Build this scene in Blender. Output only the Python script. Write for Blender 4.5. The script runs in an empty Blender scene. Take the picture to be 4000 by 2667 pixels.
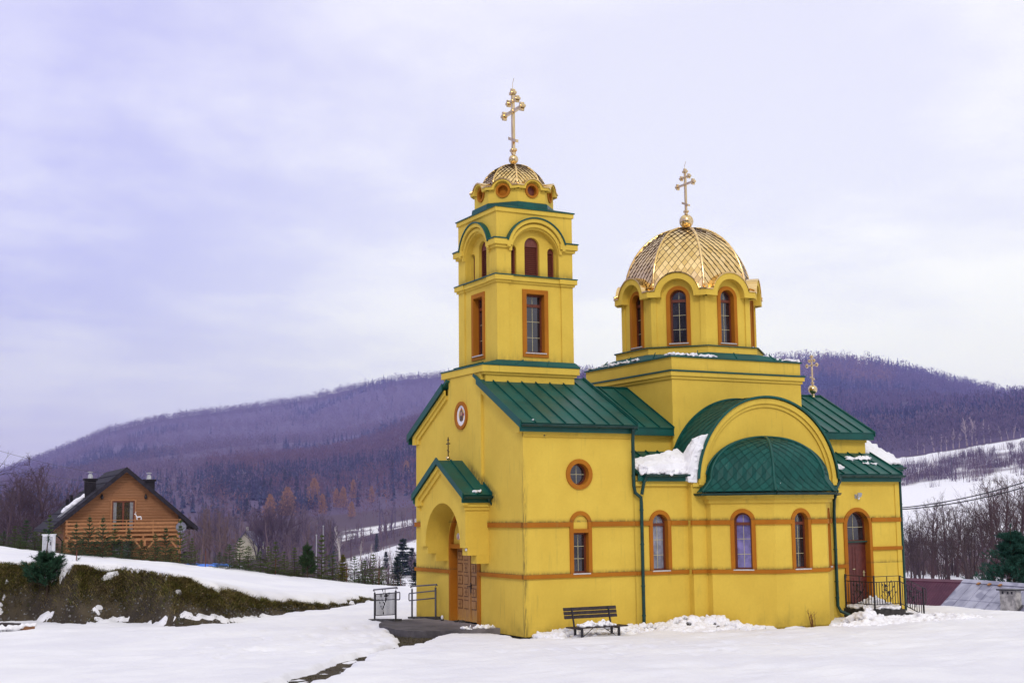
import bpy, bmesh, math, random
import numpy as np
from mathutils import Vector, Matrix
from mathutils.geometry import tessellate_polygon

random.seed(7)
RNG = np.random.default_rng(11)
S = bpy.context.scene
COL = S.collection
PI = math.pi

# ------------------------------------------------------------------ camera numbers (surveyed from the building's own lines)
CAM = np.array([-17.9575, -33.0502, 3.4567])
YAW, PITCH, ROLL, FPX = 0.4903, 0.12823, -0.01058, 5181.27
FW = np.array([math.sin(YAW)*math.cos(PITCH), math.cos(YAW)*math.cos(PITCH), math.sin(PITCH)])
RT = np.array([math.cos(YAW), -math.sin(YAW), 0.0])
UPV = np.cross(RT, FW)
R2 = RT*math.cos(ROLL)+UPV*math.sin(ROLL)
U2 = -RT*math.sin(ROLL)+UPV*math.cos(ROLL)

def bearing(u, v, r):
    """surveyed sight line (u, v) followed out to ground distance r -> world point"""
    d = FW+R2*(u-2000)/FPX-U2*(v-1333.5)/FPX
    d = d/math.hypot(d[0], d[1])
    return CAM+d*r

# ------------------------------------------------------------------ objects
def tag(o, label=None, cat=None, group=None, kind=None):
    if label: o['label'] = label
    if cat: o['category'] = cat
    if group: o['group'] = group
    if kind: o['kind'] = kind
    return o

def thing(name, label, cat, loc=(0, 0, 0), rotz=0.0, group=None, scale=None):
    o = bpy.data.objects.new(name, None)
    o.empty_display_size = 0.3
    COL.objects.link(o)
    o.location = loc
    o.rotation_euler = (0, 0, rotz)
    if scale is not None: o.scale = (scale,)*3 if not hasattr(scale, '__len__') else scale
    return tag(o, label, cat, group)

def put(name, me, parent=None):
    o = bpy.data.objects.new(name, me)
    COL.objects.link(o)
    if parent is not None: o.parent = parent
    return o

def V3(p): return np.array(p, float)

class MB:
    """collects polygons; build() links them as ONE mesh object"""
    def __init__(s): s.v = []; s.f = []; s.sm = []
    def add(s, pts, faces, smooth=False):
        b = len(s.v)
        s.v.extend([tuple(map(float, p)) for p in pts])
        for f in faces:
            s.f.append(tuple(b+i for i in f)); s.sm.append(smooth)
        return s
    def quad(s, a, b, c, d): return s.add([a, b, c, d], [(0, 1, 2, 3)])
    def box(s, x0, x1, y0, y1, z0, z1):
        p = [(x, y, z) for z in (z0, z1) for x, y in ((x0, y0), (x1, y0), (x1, y1), (x0, y1))]
        return s.add(p, [(3, 2, 1, 0), (4, 5, 6, 7), (0, 1, 5, 4), (1, 2, 6, 5), (2, 3, 7, 6), (3, 0, 4, 7)])
    def obox(s, o, ux, uy, uz):
        """oriented box from corner o with edge vectors"""
        o, ux, uy, uz = map(V3, (o, ux, uy, uz))
        p = [o, o+ux, o+ux+uy, o+uy]; p = p+[q+uz for q in p]
        return s.add(p, [(3, 2, 1, 0), (4, 5, 6, 7), (0, 1, 5, 4), (1, 2, 6, 5), (2, 3, 7, 6), (3, 0, 4, 7)])
    def bar(s, a, b, w, h, up=(0, 0, 1)):
        """square bar from a to b, w across, h along 'up'"""
        a, b, up = V3(a), V3(b), V3(up)
        d = b-a; d = d/np.linalg.norm(d)
        sx = np.cross(d, up)
        if np.linalg.norm(sx) < 1e-6: sx = np.cross(d, (1, 0, 0))
        sx /= np.linalg.norm(sx); sy = np.cross(sx, d)
        return s.obox(a-sx*w/2-sy*h/2, sx*w, sy*h, b-a)
    def tube(s, pts, r, n=6, cap=True, smooth=True):
        pts = [V3(p) for p in pts]; k = len(pts)
        rr = [r]*k if not hasattr(r, '__len__') else r
        ring = []; prev = None
        for i, p in enumerate(pts):
            t = pts[min(i+1, k-1)]-pts[max(i-1, 0)]
            t = t/(np.linalg.norm(t)+1e-12)
            if prev is None:
                a = np.cross(t, (0, 0, 1))
                if np.linalg.norm(a) < 1e-3: a = np.cross(t, (1, 0, 0))
            else:
                a = prev-t*(prev@t)
            a = a/(np.linalg.norm(a)+1e-12); prev = a
            b = np.cross(t, a)
            ring.append([p+rr[i]*(a*math.cos(2*PI*j/n)+b*math.sin(2*PI*j/n)) for j in range(n)])
        P = [q for rg in ring for q in rg]
        F = [(i*n+j, i*n+(j+1) % n, (i+1)*n+(j+1) % n, (i+1)*n+j) for i in range(k-1) for j in range(n)]
        s.add(P, F, smooth)
        if cap:
            s.add(ring[0], [tuple(range(n))[::-1]]); s.add(ring[-1], [tuple(range(n))])
        return s
    def lathe(s, c, prof, n=24, axis=(0, 0, 1), smooth=True):
        """profile (r, h) turned about axis through c"""
        c, ax = V3(c), V3(axis)
        a = np.cross(ax, (0, 0, 1))
        if np.linalg.norm(a) < 1e-3: a = np.array([1., 0, 0])
        a /= np.linalg.norm(a); b = np.cross(ax, a)
        P = [c+ax*h+r*(a*math.cos(2*PI*j/n)+b*math.sin(2*PI*j/n)) for r, h in prof for j in range(n)]
        F = [(i*n+j, i*n+(j+1) % n, (i+1)*n+(j+1) % n, (i+1)*n+j) for i in range(len(prof)-1) for j in range(n)]
        return s.add(P, F, smooth)
    def sphere(s, c, r, n=20, m=12, sc=(1, 1, 1)):
        P = []; F = []
        for i in range(m+1):
            t = PI*i/m
            for j in range(n):
                f = 2*PI*j/n
                P.append((c[0]+r*sc[0]*math.sin(t)*math.cos(f), c[1]+r*sc[1]*math.sin(t)*math.sin(f), c[2]+r*sc[2]*math.cos(t)))
        F = [(i*n+j, (i+1)*n+j, (i+1)*n+(j+1) % n, i*n+(j+1) % n) for i in range(m) for j in range(n)]
        return s.add(P, F, True)
    def poly(s, pts2, P0, ux, uz=(0, 0, 1), holes=()):
        """planar polygon with holes, 2-D points (u, w) mapped to P0+u*ux+w*uz"""
        P0, ux, uz = V3(P0), V3(ux), V3(uz)
        loops = [list(pts2)]+[list(h) for h in holes]
        tri = tessellate_polygon([[Vector((a, b, 0)) for a, b in L] for L in loops])
        flat = [p for L in loops for p in L]
        n = np.cross(ux, uz)
        fs = []
        for t in tri:
            a, b, c = (flat[i] for i in t)
            cr = (b[0]-a[0])*(c[1]-a[1])-(b[1]-a[1])*(c[0]-a[0])
            fs.append(tuple(t) if cr > 0 else tuple(t)[::-1])
        return s.add([P0+a*ux+b*uz for a, b in flat], fs)
    def prism(s, pts2, P0, ux, uz, depth, holes=()):
        """extruded polygon: front at P0, extends 'depth' along -normal (normal = ux x uz)"""
        P0, ux, uz = V3(P0), V3(ux), V3(uz)
        n = np.cross(ux, uz); n = n/np.linalg.norm(n)
        s.poly(pts2, P0, ux, uz, holes)
        s.poly(pts2, P0-n*depth, ux, uz, holes)
        for L in [pts2]+list(holes):
            k = len(L)
            for i in range(k):
                a = P0+L[i][0]*ux+L[i][1]*uz; b = P0+L[(i+1) % k][0]*ux+L[(i+1) % k][1]*uz
                s.quad(a, b, b-n*depth, a-n*depth)
        return s
    def mesh(s, name, m):
        me = bpy.data.meshes.new(name)
        me.from_pydata(s.v, [], s.f)
        me.polygons.foreach_set('use_smooth', s.sm)
        if m is not None:
            for mm in (m if isinstance(m, (list, tuple)) else [m]): me.materials.append(mm)
        me.update()
        return me
    def islands(s):
        """separate solids (polygons that meet at a corner belong together)"""
        par = {}
        def find(k):
            while par.setdefault(k, k) != k: par[k] = par[par[k]]; k = par[k]
            return k
        key = [tuple(round(q, 4) for q in v) for v in s.v]
        for f in s.f:
            r = find(key[f[0]])
            for i in f[1:]: par[find(key[i])] = r
        out = {}
        for f, sm in zip(s.f, s.sm): out.setdefault(find(key[f[0]]), MB()).add([s.v[i] for i in f], [tuple(range(len(f)))], sm)
        return list(out.values())
    def build_each(s, name, m, parent=None):
        return [k.build(name, m, parent) for k in s.islands()]
    def build(s, name, m, parent=None, fix=True):
        me = s.mesh(name, m)
        if fix and len(s.f) < 60000:
            bm = bmesh.new(); bm.from_mesh(me)
            bmesh.ops.recalc_face_normals(bm, faces=bm.faces)
            bm.to_mesh(me); bm.free()
        return put(name, me, parent)

def np_mesh(name, verts, faces, mat, smooth=False, col=None):
    """fast mesh from arrays; faces (n,3) or (n,4); col = per-vertex rgb"""
    verts = np.asarray(verts, np.float32); faces = np.asarray(faces, np.int32)
    me = bpy.data.meshes.new(name)
    n, k = faces.shape
    me.vertices.add(len(verts)); me.vertices.foreach_set('co', verts.ravel())
    me.loops.add(n*k); me.loops.foreach_set('vertex_index', faces.ravel())
    me.polygons.add(n)
    me.polygons.foreach_set('loop_start', np.arange(0, n*k, k, dtype=np.int32))
    if smooth: me.polygons.foreach_set('use_smooth', np.ones(n, bool))
    if mat is not None: me.materials.append(mat)
    if col is not None:
        a = me.color_attributes.new('tint', 'FLOAT_COLOR', 'POINT')
        c = np.ones((len(verts), 4), np.float32); c[:, :3] = col
        a.data.foreach_set('color', c.ravel())
    me.update(calc_edges=True)
    return me

# ------------------------------------------------------------------ noise
def _hash(ix, iy, seed):
    h = (ix.astype(np.int64)*374761393+iy.astype(np.int64)*668265263+seed*974711) & 0x7fffffff
    h = ((h ^ (h >> 13))*1274126177) & 0x7fffffff
    h = h ^ (h >> 16)
    return (h & 0xffff)/65535.0
def vnoise(x, y, seed=0):
    ix, iy = np.floor(x), np.floor(y); fx, fy = x-ix, y-iy
    fx = fx*fx*(3-2*fx); fy = fy*fy*(3-2*fy)
    a, b = _hash(ix, iy, seed), _hash(ix+1, iy, seed); c, d = _hash(ix, iy+1, seed), _hash(ix+1, iy+1, seed)
    return (a*(1-fx)+b*fx)*(1-fy)+(c*(1-fx)+d*fx)*fy
def fbm(x, y, seed=0, oct=4, gain=.5):
    s = 0; a = 1; t = 0
    for o in range(oct):
        s = s+a*vnoise(x*2**o+o*17.3, y*2**o-o*9.1, seed+o); t += a; a *= gain
    return s/t
def sstep(a, b, x):
    t = np.clip((x-a)/(b-a), 0, 1); return t*t*(3-2*t)

# ------------------------------------------------------------------ materials
class NT:
    def __init__(s, name):
        s.m = bpy.data.materials.new(name); s.m.use_nodes = True
        s.t = s.m.node_tree; s.t.nodes.clear()
        s.out = s.t.nodes.new('ShaderNodeOutputMaterial')
        s.p = s.t.nodes.new('ShaderNodeBsdfPrincipled')
        s.t.links.new(s.p.outputs[0], s.out.inputs[0])
    def n(s, typ, props=None, **inp):
        nd = s.t.nodes.new('ShaderNode'+typ)
        for k, v in (props or {}).items(): setattr(nd, k, v)
        for k, v in inp.items():
            key = int(k[1:]) if k[0] == 'i' and k[1:].isdigit() else k.replace('_', ' ')
            s.set(nd.inputs[key], v)
        return nd
    def set(s, sock, v):
        if isinstance(v, bpy.types.NodeSocket): s.t.links.new(v, sock)
        elif hasattr(v, '__len__') and len(v) == 3 and sock.type == 'RGBA': sock.default_value = (*v, 1)
        else: sock.default_value = v
    def math(s, op, a, b=0.0, c=None, clamp=False):
        nd = s.n('Math', dict(operation=op, use_clamp=clamp)); s.set(nd.inputs[0], a); s.set(nd.inputs[1], b)
        if c is not None: s.set(nd.inputs[2], c)
        return nd.outputs[0]
    def mix(s, f, a, b, mode='MIX'):
        nd = s.n('Mix', dict(data_type='RGBA', blend_type=mode)); s.set(nd.inputs[0], f); s.set(nd.inputs[6], a); s.set(nd.inputs[7], b)
        return nd.outputs[2]
    def ramp(s, x, a, b):
        nd = s.n('MapRange', dict(interpolation_type='SMOOTHSTEP')); s.set(nd.inputs[0], x); s.set(nd.inputs[1], a); s.set(nd.inputs[2], b)
        return nd.outputs[0]
    def pos(s, scale=None, obj=False):
        o = s.n('TexCoord').outputs['Object'] if obj else s.n('NewGeometry').outputs['Position']
        if scale is None: return o
        mp = s.n('Mapping'); s.set(mp.inputs[0], o); mp.inputs['Scale'].default_value = scale
        return mp.outputs[0]
    def noise(s, scale, vec=None, detail=4.0, rough=.55):
        nd = s.n('TexNoise'); nd.inputs['Scale'].default_value = scale; nd.inputs['Detail'].default_value = detail; nd.inputs['Roughness'].default_value = rough
        if vec is not None: s.set(nd.inputs['Vector'], vec)
        return nd.outputs['Fac']
    def base(s, c, rough=.6, metal=0.0, spec=.5):
        s.set(s.p.inputs['Base Color'], c); s.set(s.p.inputs['Roughness'], rough); s.set(s.p.inputs['Metallic'], metal)
        s.p.inputs['Specular IOR Level'].default_value = spec
        return s
    def bump(s, h, strength=.3, dist=.02):
        b = s.n('Bump'); b.inputs['Strength'].default_value = strength; b.inputs['Distance'].default_value = dist
        s.set(b.inputs['Height'], h); s.set(s.p.inputs['Normal'], b.outputs[0]); return s

def speckled(name, c1, c2, scale=6, rough=.6, metal=0.0, spec=.4, bump=0.0, bscale=60, obj=False, lo=.35, hi=.65):
    t = NT(name); vec = t.pos(obj=obj)
    f = t.ramp(t.noise(scale, vec), lo, hi)
    t.base(t.mix(f, c1, c2), rough, metal, spec)
    if bump: t.bump(t.noise(bscale, vec, 3), bump, .01)
    return t.m

M = {}
def make_materials():
    # painted render: weathered yellow with rain streaks, soot above every ledge, algae at the foot
    def stucco(name, c_a, c_b, dirt_amt=1.0):
        t = NT(name); P = t.pos(); sx = t.n('SeparateXYZ', None, i0=P)
        X, Y, Z = sx.outputs
        big = t.ramp(t.noise(.9, P, 5), .3, .7)
        c = t.mix(big, c_a, c_b)
        fine = t.ramp(t.noise(14, P, 6, .7), .3, .75)
        c = t.mix(t.math('MULTIPLY', fine, .16), c, (c_a[0]*.62, c_a[1]*.6, c_a[2]*.7))
        st = t.ramp(t.noise(5, t.pos((1.6, 1.6, .12)), 6, .62), .52, .74)
        st2 = t.ramp(t.noise(1.2, P, 3), .42, .62)
        c = t.mix(t.math('MULTIPLY', t.math('MULTIPLY', st, st2), .34*dirt_amt), c, (.27, .20, .05))
        gr = t.noise(9, t.pos((1, 1, .5)), 7, .7)
        def ledge(z0, hgt, amt):
            a = t.math('SUBTRACT', Z, z0)
            up = t.math('GREATER_THAN', a, -.004)
            q = t.math('DIVIDE', a, hgt)
            fall = t.math('POWER', t.math('SUBTRACT', 1.0, t.math('MINIMUM', t.math('MAXIMUM', q, 0.0), 1.0)), 2.2)
            return t.math('MULTIPLY', t.math('MULTIPLY', up, fall), amt)
        m = None
        wall_side = t.math('GREATER_THAN', X, -.06); east = t.math('GREATER_THAN', X, 4.5); west = t.math('LESS_THAN', X, 4.5)
        for z0, hg, am, wh in ((3.174, .15, .8, wall_side), (1.72, .15, .75, wall_side), (10.69, .42, .62, west), (8.0, .45, .45, west), (8.745, .2, .35, east), (8.3, .16, .4, east), (7.85, .12, .25, east)):
            L = t.math('MULTIPLY', ledge(z0, hg, am), wh); m = L if m is None else t.math('MAXIMUM', m, L)
        m = t.math('MULTIPLY', m, t.ramp(gr, .28, .62))
        foot = t.math('MULTIPLY', t.ramp(Z, .6, -.15), t.ramp(t.noise(2.2, t.pos((1, 1, .8)), 6, .65), .36, .78))
        # the leak down the near corner and the soot beside the porch roof
        dx = t.math('POWER', X, 2.0); dy = t.math('POWER', Y, 2.0)
        rr = t.math('SQRT', t.math('ADD', dx, dy))
        corner = t.math('MULTIPLY', t.ramp(rr, .16, .0), t.ramp(t.noise(7, t.pos((3, 3, .25)), 6, .7), .42, .6))
        corner = t.math('MULTIPLY', corner, t.ramp(Z, 5.4, 3.6))
        d1 = t.math('ABSOLUTE', t.math('SUBTRACT', Z, t.math('ADD', 4.02, t.math('MULTIPLY', t.math('SUBTRACT', Y, 1.95), .6))))
        soot = t.math('MULTIPLY', t.ramp(d1, .34, .02), t.ramp(t.math('ABSOLUTE', t.math('SUBTRACT', Y, 2.45)), 1.25, .5))
        soot = t.math('MULTIPLY', t.math('MULTIPLY', soot, t.ramp(t.math('ABSOLUTE', X), .14, .1)), t.ramp(gr, .25, .6))
        c = t.mix(t.math('MULTIPLY', foot, .8*dirt_amt), c, (.21, .15, .03))
        mm = t.math('MAXIMUM', t.math('MAXIMUM', m, t.math('MULTIPLY', corner, .8)), t.math('MULTIPLY', soot, .8))
        c = t.mix(t.math('MULTIPLY', mm, dirt_amt), c, (.075, .06, .028))
        t.base(c, .85, 0, .25)
        t.bump(t.noise(55, P, 4, .7), .35, .012)
        return t.m
    M['stucco'] = stucco('yellow_render', (.715, .505, .072), (.65, .445, .060))
    M['trim'] = stucco('orange_render', (.42, .150, .009), (.35, .115, .008), .9)
    # painted sheet metal
    t = NT('green_sheet_metal'); P = t.pos()
    f = t.ramp(t.noise(1.4, P, 4), .35, .7)
    c = t.mix(f, (.0025, .060, .048), (.004, .085, .068))
    c = t.mix(t.math('MULTIPLY', t.ramp(t.noise(5, t.pos((1, .3, .3)), 5, .7), .5, .72), .35), c, (.012, .06, .045))
    t.base(c, t.math('ADD', .36, t.math('MULTIPLY', f, .16)), 0, .3); t.bump(t.noise(3, P, 2), .12, .02); M['green'] = t.m
    t = NT('green_metal_shingle'); P = t.pos()
    gi = t.n('NewGeometry').outputs['Random Per Island']
    c = t.mix(gi, (.0022, .052, .043), (.004, .078, .064))
    chip = t.ramp(t.noise(7, P, 5, .75), .70, .715)
    sx = t.n('SeparateXYZ', None, i0=P)
    chip = t.math('MULTIPLY', chip, t.ramp(sx.outputs[2], 5.6, 4.0))
    c = t.mix(chip, c, (.55, .56, .56))
    t.base(c, .52, 0, .22); M['shingle'] = t.m
    M['green_dark'] = speckled('dark_green_metal', (.003, .03, .027), (.006, .05, .043), 5, .42)
    # gilded sheet
    t = NT('gilded_sheet'); gi = t.n('NewGeometry').outputs['Random Per Island']
    c = t.mix(gi, (.74, .50, .19), (.90, .66, .32))
    t.base(c, t.math('ADD', .12, t.math('MULTIPLY', gi, .14)), 1.0); M['gold'] = t.m
    t = NT('polished_gold'); t.base(t.mix(t.ramp(t.noise(8), .4, .6), (.62, .46, .22), (.78, .60, .33)), .13, 1.0); M['gold2'] = t.m
    M['gold_dark'] = speckled('dark_gilt', (.05, .03, .012), (.10, .06, .02), 12, .5, .6)
    # glass and frames
    def glass(name, c, rough=.06):
        t = NT(name); f = t.ramp(t.noise(2.6, t.pos(), 5, .6), .35, .7)
        t.base(t.mix(f, c, tuple(x*2.2+.004 for x in c)), rough, 0, .9)
        t.bump(t.noise(1.5, t.pos(), 2), .05, .02); return t.m
    M['glass'] = glass('dark_window_glass', (.012, .011, .016))
    M['glass_curtain'] = glass('window_glass_with_pale_curtain', (.10, .085, .22), .12)
    M['glass_pale'] = glass('pale_glass_painted_reflection', (.13, .135, .17), .05)  # pale base colour stands in for a bright reflection
    M['brown'] = speckled('brown_window_wood', (.10, .022, .010), (.15, .035, .014), 20, .45)
    M['darkdoor'] = speckled('dark_red_door_paint', (.085, .018, .014), (.12, .026, .02), 8, .4)
    M['gilt_bar'] = speckled('pale_brass_strip', (.45, .40, .22), (.55, .5, .3), 30, .4)
    M['sill'] = speckled('pale_stone_sill', (.45, .43, .42), (.6, .58, .57), 30, .6)
    # carved door wood
    t = NT('weathered_oak'); P = t.pos((1, 9, .7))
    f = t.noise(4, P, 7, .7)
    c = t.mix(t.ramp(f, .3, .72), (.30, .145, .05), (.48, .26, .10))
    sx = t.n('SeparateXYZ', None, i0=t.pos())
    c = t.mix(t.math('MULTIPLY', t.ramp(sx.outputs[2], .75, .2), t.ramp(t.noise(8), .35, .6)), c, (.50, .27, .06))
    t.base(c, .6, 0, .3); t.bump(f, .3, .01); M['door'] = t.m
    M['door_groove'] = speckled('dark_wood_groove', (.12, .05, .02), (.18, .08, .03), 20, .6); M['carving'] = speckled('carved_oak_dark', (.20, .095, .035), (.28, .14, .05), 20, .6)  # carving a darker brown than the door leaf
    t = NT('lamella_louvre'); t.base(t.mix(t.ramp(t.noise(9), .4, .6), (.13, .028, .018), (.17, .04, .024)), .5); M['louvre'] = t.m
    M['iron'] = speckled('dark_painted_steel', (.010, .009, .013), (.022, .019, .027), 10, .45)
    M['iron_grey'] = speckled('grey_painted_steel', (.045, .042, .055), (.065, .06, .075), 10, .4)
    M['bench'] = speckled('dark_brown_stained_wood', (.016, .010, .012), (.032, .020, .022), 9, .6, bump=.2, bscale=25)
    t = NT('wet_concrete'); P = t.pos()
    f = t.ramp(t.noise(1.6, P, 6, .65), .3, .7)
    c = t.mix(f, (.042, .038, .042), (.11, .10, .108))
    sx = t.n('SeparateXYZ', None, i0=P)
    c = t.mix(t.ramp(t.math('ADD', t.math('MULTIPLY', t.noise(3, P, 3), .8), t.math('MULTIPLY', sx.outputs[0], .5)), -.35, .45), c, (.21, .19, .20))
    t.base(c, .8, 0, .3); t.bump(t.noise(40, P, 5, .7), .5, .012); M['concrete'] = t.m
    M['concrete_dark'] = speckled('mossy_dark_concrete', (.02, .019, .018), (.055, .05, .047), 5, .85, bump=.6, bscale=30)
    M['grey_plastic'] = speckled('grey_plastic', (.33, .34, .37), (.42, .43, .46), 12, .45)
    M['white_plastic'] = speckled('white_plastic', (.68, .69, .72), (.78, .79, .82), 6, .5)
    M['enamel_white'] = speckled('white_enamel', (.75, .74, .74), (.82, .81, .80), 10, .35)
    M['enamel_red'] = speckled('dark_red_enamel', (.25, .02, .025), (.33, .03, .03), 10, .35)
    M['enamel_gold'] = speckled('ochre_enamel', (.55, .34, .08), (.62, .40, .12), 10, .4)
    M['enamel_skin'] = speckled('tan_enamel', (.42, .22, .13), (.50, .28, .17), 10, .4)
    M['enamel_brown'] = speckled('brown_enamel', (.06, .03, .018), (.09, .045, .025), 10, .4)
    # snow
    t = NT('settled_snow'); P = t.pos()
    f = t.ramp(t.noise(.35, P, 5), .35, .68)
    c = t.mix(f, (.715, .715, .765), (.79, .79, .815))
    c = t.mix(t.math('MULTIPLY', t.ramp(t.noise(22, P, 5, .8), .70, .76), .25), c, (.50, .46, .44))
    t.base(c, .7, 0, .25)
    h = t.math('ADD', t.math('MULTIPLY', t.noise(1.4, t.pos((1, 2.2, 1)), 6, .6), .75), t.math('MULTIPLY', t.noise(9, P, 5, .6), .3))
    t.bump(h, .55, .09); M['snow'] = t.m
    t = NT('clumped_snow'); P = t.pos()
    c = t.mix(t.ramp(t.noise(2.5, P, 5), .4, .75), (.85, .85, .87), (.72, .71, .74))
    t.base(c, .75, 0, .25); t.bump(t.noise(18, P, 5, .65), .5, .03); M['snow_clump'] = t.m
    # soil, turf, bark, foliage
    t = NT('turf_and_mud'); P = t.pos()
    f = t.ramp(t.noise(1.1, P, 6, .65), .36, .66)
    c = t.mix(f, (.050, .041, .034), (.095, .076, .050))
    c = t.mix(t.ramp(t.noise(28, P, 5, .8), .62, .70), c, (.17, .16, .15))
    t.base(c, .95, 0, .15); t.bump(t.noise(14, P, 6, .75), 1.0, .06); M['soil'] = t.m
    def tinted(name, rough=.9, spec=.15, jitter=.25):
        t = NT(name); a = t.n('Attribute', dict(attribute_name='tint')).outputs['Color']
        gi = t.n('NewGeometry').outputs['Random Per Island']
        k = t.math('ADD', 1-jitter/2, t.math('MULTIPLY', gi, jitter))
        t.base(t.mix(1.0, a, t.n('CombineColor', None, Red=k, Green=k, Blue=k).outputs[0], 'MULTIPLY'), rough, 0, spec)
        return t.m
    M['tint'] = tinted('natural_tint')
    M['needle'] = tinted('conifer_needles', .7, .2, .6)
    M['terrain'] = tinted('hill_cover', .95, .1, .0)
make_materials()

# ------------------------------------------------------------------ 2-D outlines
def rect2(u0, u1, z0, z1): return [(u0, z0), (u1, z0), (u1, z1), (u0, z1)]
def arch2(u0, u1, z0, top, n=18):
    r = (u1-u0)/2; c = (u0+u1)/2; zs = top-r
    return [(u0, z0), (u1, z0)]+[(c+r*math.cos(PI*i/n), zs+r*math.sin(PI*i/n)) for i in range(n+1)]
def circ2(u, z, r, n=28): return [(u+r*math.cos(2*PI*i/n), z+r*math.sin(2*PI*i/n)) for i in range(n)]
def halfring(uc, zc, ro, ri, n=28, a0=0.0, a1=PI):
    o = [(uc+ro*math.cos(a0+(a1-a0)*i/n), zc+ro*math.sin(a0+(a1-a0)*i/n)) for i in range(n+1)]
    i_ = [(uc+ri*math.cos(a1-(a1-a0)*i/n), zc+ri*math.sin(a1-(a1-a0)*i/n)) for i in range(n+1)]
    return o+i_
# ================================================================== THE CHURCH
W, L1, T2 = 7.43, 3.71, 2.69
ZU, ZL = 3.174, 1.72
X0 = .447; XT = X0+T2/2; YC = W/2
XC, Q = 8.541, 5.174
XW, XE, YS, YN = XC-Q/2, XC+Q/2, YC-Q/2, YC+Q/2
church = thing('church', 'yellow domed church with green metal roofs, gilded domes and a square bell tower', 'church', (0, 0, 0))
K = np.array([0, 0, 1.0])

class Plane:
    def __init__(s, P0, ux): s.P = V3(P0); s.u = V3(ux)/np.linalg.norm(V3(ux)); s.n = np.cross(s.u, K)
    def at(s, u, z, d=0.0): return s.P+s.u*u+K*z+s.n*d
    def off(s, d): return Plane(s.P+s.n*d, s.u)

def prism_on(mb, pl, pts, d_out, d_in=0.0, holes=()):
    """outline on plane pl standing d_out proud, d_in into the wall"""
    return mb.prism(pts, pl.P+pl.n*d_out, pl.u, K, d_out+d_in, holes)

def window(pl, u0, u1, z0, top, kind='arch', tw=.125, depth=.17, bottom=False, sill=True, transom=None, pane='glass',
           bars=(1, 3), parent=church, name='window', proud=.035, tztop=None):
    """trim + reveal (window), with frame, pane, glazing bars and sill inside; returns the opening outline"""
    out = arch2 if kind == 'arch' else rect2
    inner = out(u0, u1, z0, top)
    mb = MB()
    zb = z0-(tw if bottom else 0)
    outer = out(u0-tw, u1+tw, zb, top+tw) if kind == 'arch' else rect2(u0-tw, u1+tw, zb, top+tw)
    if bottom: mb.poly(outer, pl.P+pl.n*proud, pl.u, K, [inner])
    else:
        o = outer[1:]+outer[:1]; i = inner[1:]+inner[:1]        # open at the foot: a horseshoe
        mb.poly([o[k] for k in range(len(o))]+[i[k] for k in range(len(i)-1, -1, -1)], pl.P+pl.n*proud, pl.u, K)
    k = len(outer)
    for a in range(k):
        p, q = outer[a], outer[(a+1) % k]
        mb.quad(pl.at(*p, proud), pl.at(*q, proud), pl.at(*q, -.01), pl.at(*p, -.01))
    k = len(inner)
    for a in range(k):
        p, q = inner[a], inner[(a+1) % k]
        mb.quad(pl.at(*p, proud), pl.at(*q, proud), pl.at(*q, -depth-.02), pl.at(*p, -depth-.02))
    w = mb.build(name, M['trim'], parent)
    f = MB(); fw = .055
    inn2 = out(u0+fw, u1-fw, z0+fw, top-fw)
    prism_on(f, pl.off(-depth+.035), inner, 0, .05, [inn2])
    if transom is not None:
        prism_on(f, pl.off(-depth+.045), rect2(u0+.02, u1-.02, transom-.045, transom+.045), 0, .06)
    f.build('frame', M['brown'], w)
    g = MB(); g.poly(inner, pl.P-pl.n*depth, pl.u, K); g.build('pane', M[pane], w)
    nb, nr = bars
    b = MB(); d = -depth+.004
    for i in range(nb):
        uu = u0+(u1-u0)*(i+1)/(nb+1)
        prism_on(b, pl.off(d), rect2(uu-.007, uu+.007, z0+fw, top-fw), 0.004, .002)
    zt = transom if transom is not None else top-fw
    for i in range(nr-1):
        zz = z0+(zt-z0)*(i+1)/nr
        prism_on(b, pl.off(d), rect2(u0+fw, u1-fw, zz-.007, zz+.007), 0.007, .002)
    b.build('glazing_bar', M['gilt_bar'], w)
    if sill:
        sl = MB(); prism_on(sl, pl, rect2(u0-.05, u1+.05, z0-.028, z0+.004), .062, depth); sl.build('sill', M['sill'], w)
    return inner

def roundwin(pl, u, z, r, tw=.12, depth=.17, pane='glass', parent=church, cross=True, fill=None):
    inner, outer = circ2(u, z, r), circ2(u, z, r+tw)
    mb = MB(); mb.poly(outer, pl.P+pl.n*.04, pl.u, K, [inner])
    for ring, da, db in ((outer, .04, -.01), (inner, .04, -depth-.02)):
        for a in range(len(ring)):
            p, q = ring[a], ring[(a+1) % len(ring)]
            mb.quad(pl.at(*p, da), pl.at(*q, da), pl.at(*q, db), pl.at(*p, db))
    w = mb.build('round_window', M['trim'], parent)
    g = MB(); g.poly(inner, pl.P-pl.n*depth, pl.u, K); g.build('pane', M[fill or pane], w)
    if cross:
        f = MB(); prism_on(f, pl.off(-depth+.03), inner, 0, .04, [circ2(u, z, r-.05)]); f.build('frame', M['brown'], w)
        b = MB(); prism_on(b, pl.off(-depth+.004), rect2(u-.007, u+.007, z-r+.05, z+r-.05), .004, .002)
        prism_on(b, pl.off(-depth+.004), rect2(u-r+.05, u+r-.05, z-.007, z+.007), .006, .002)
        b.build('glazing_bar', M['gilt_bar'], w)
    return inner

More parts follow.
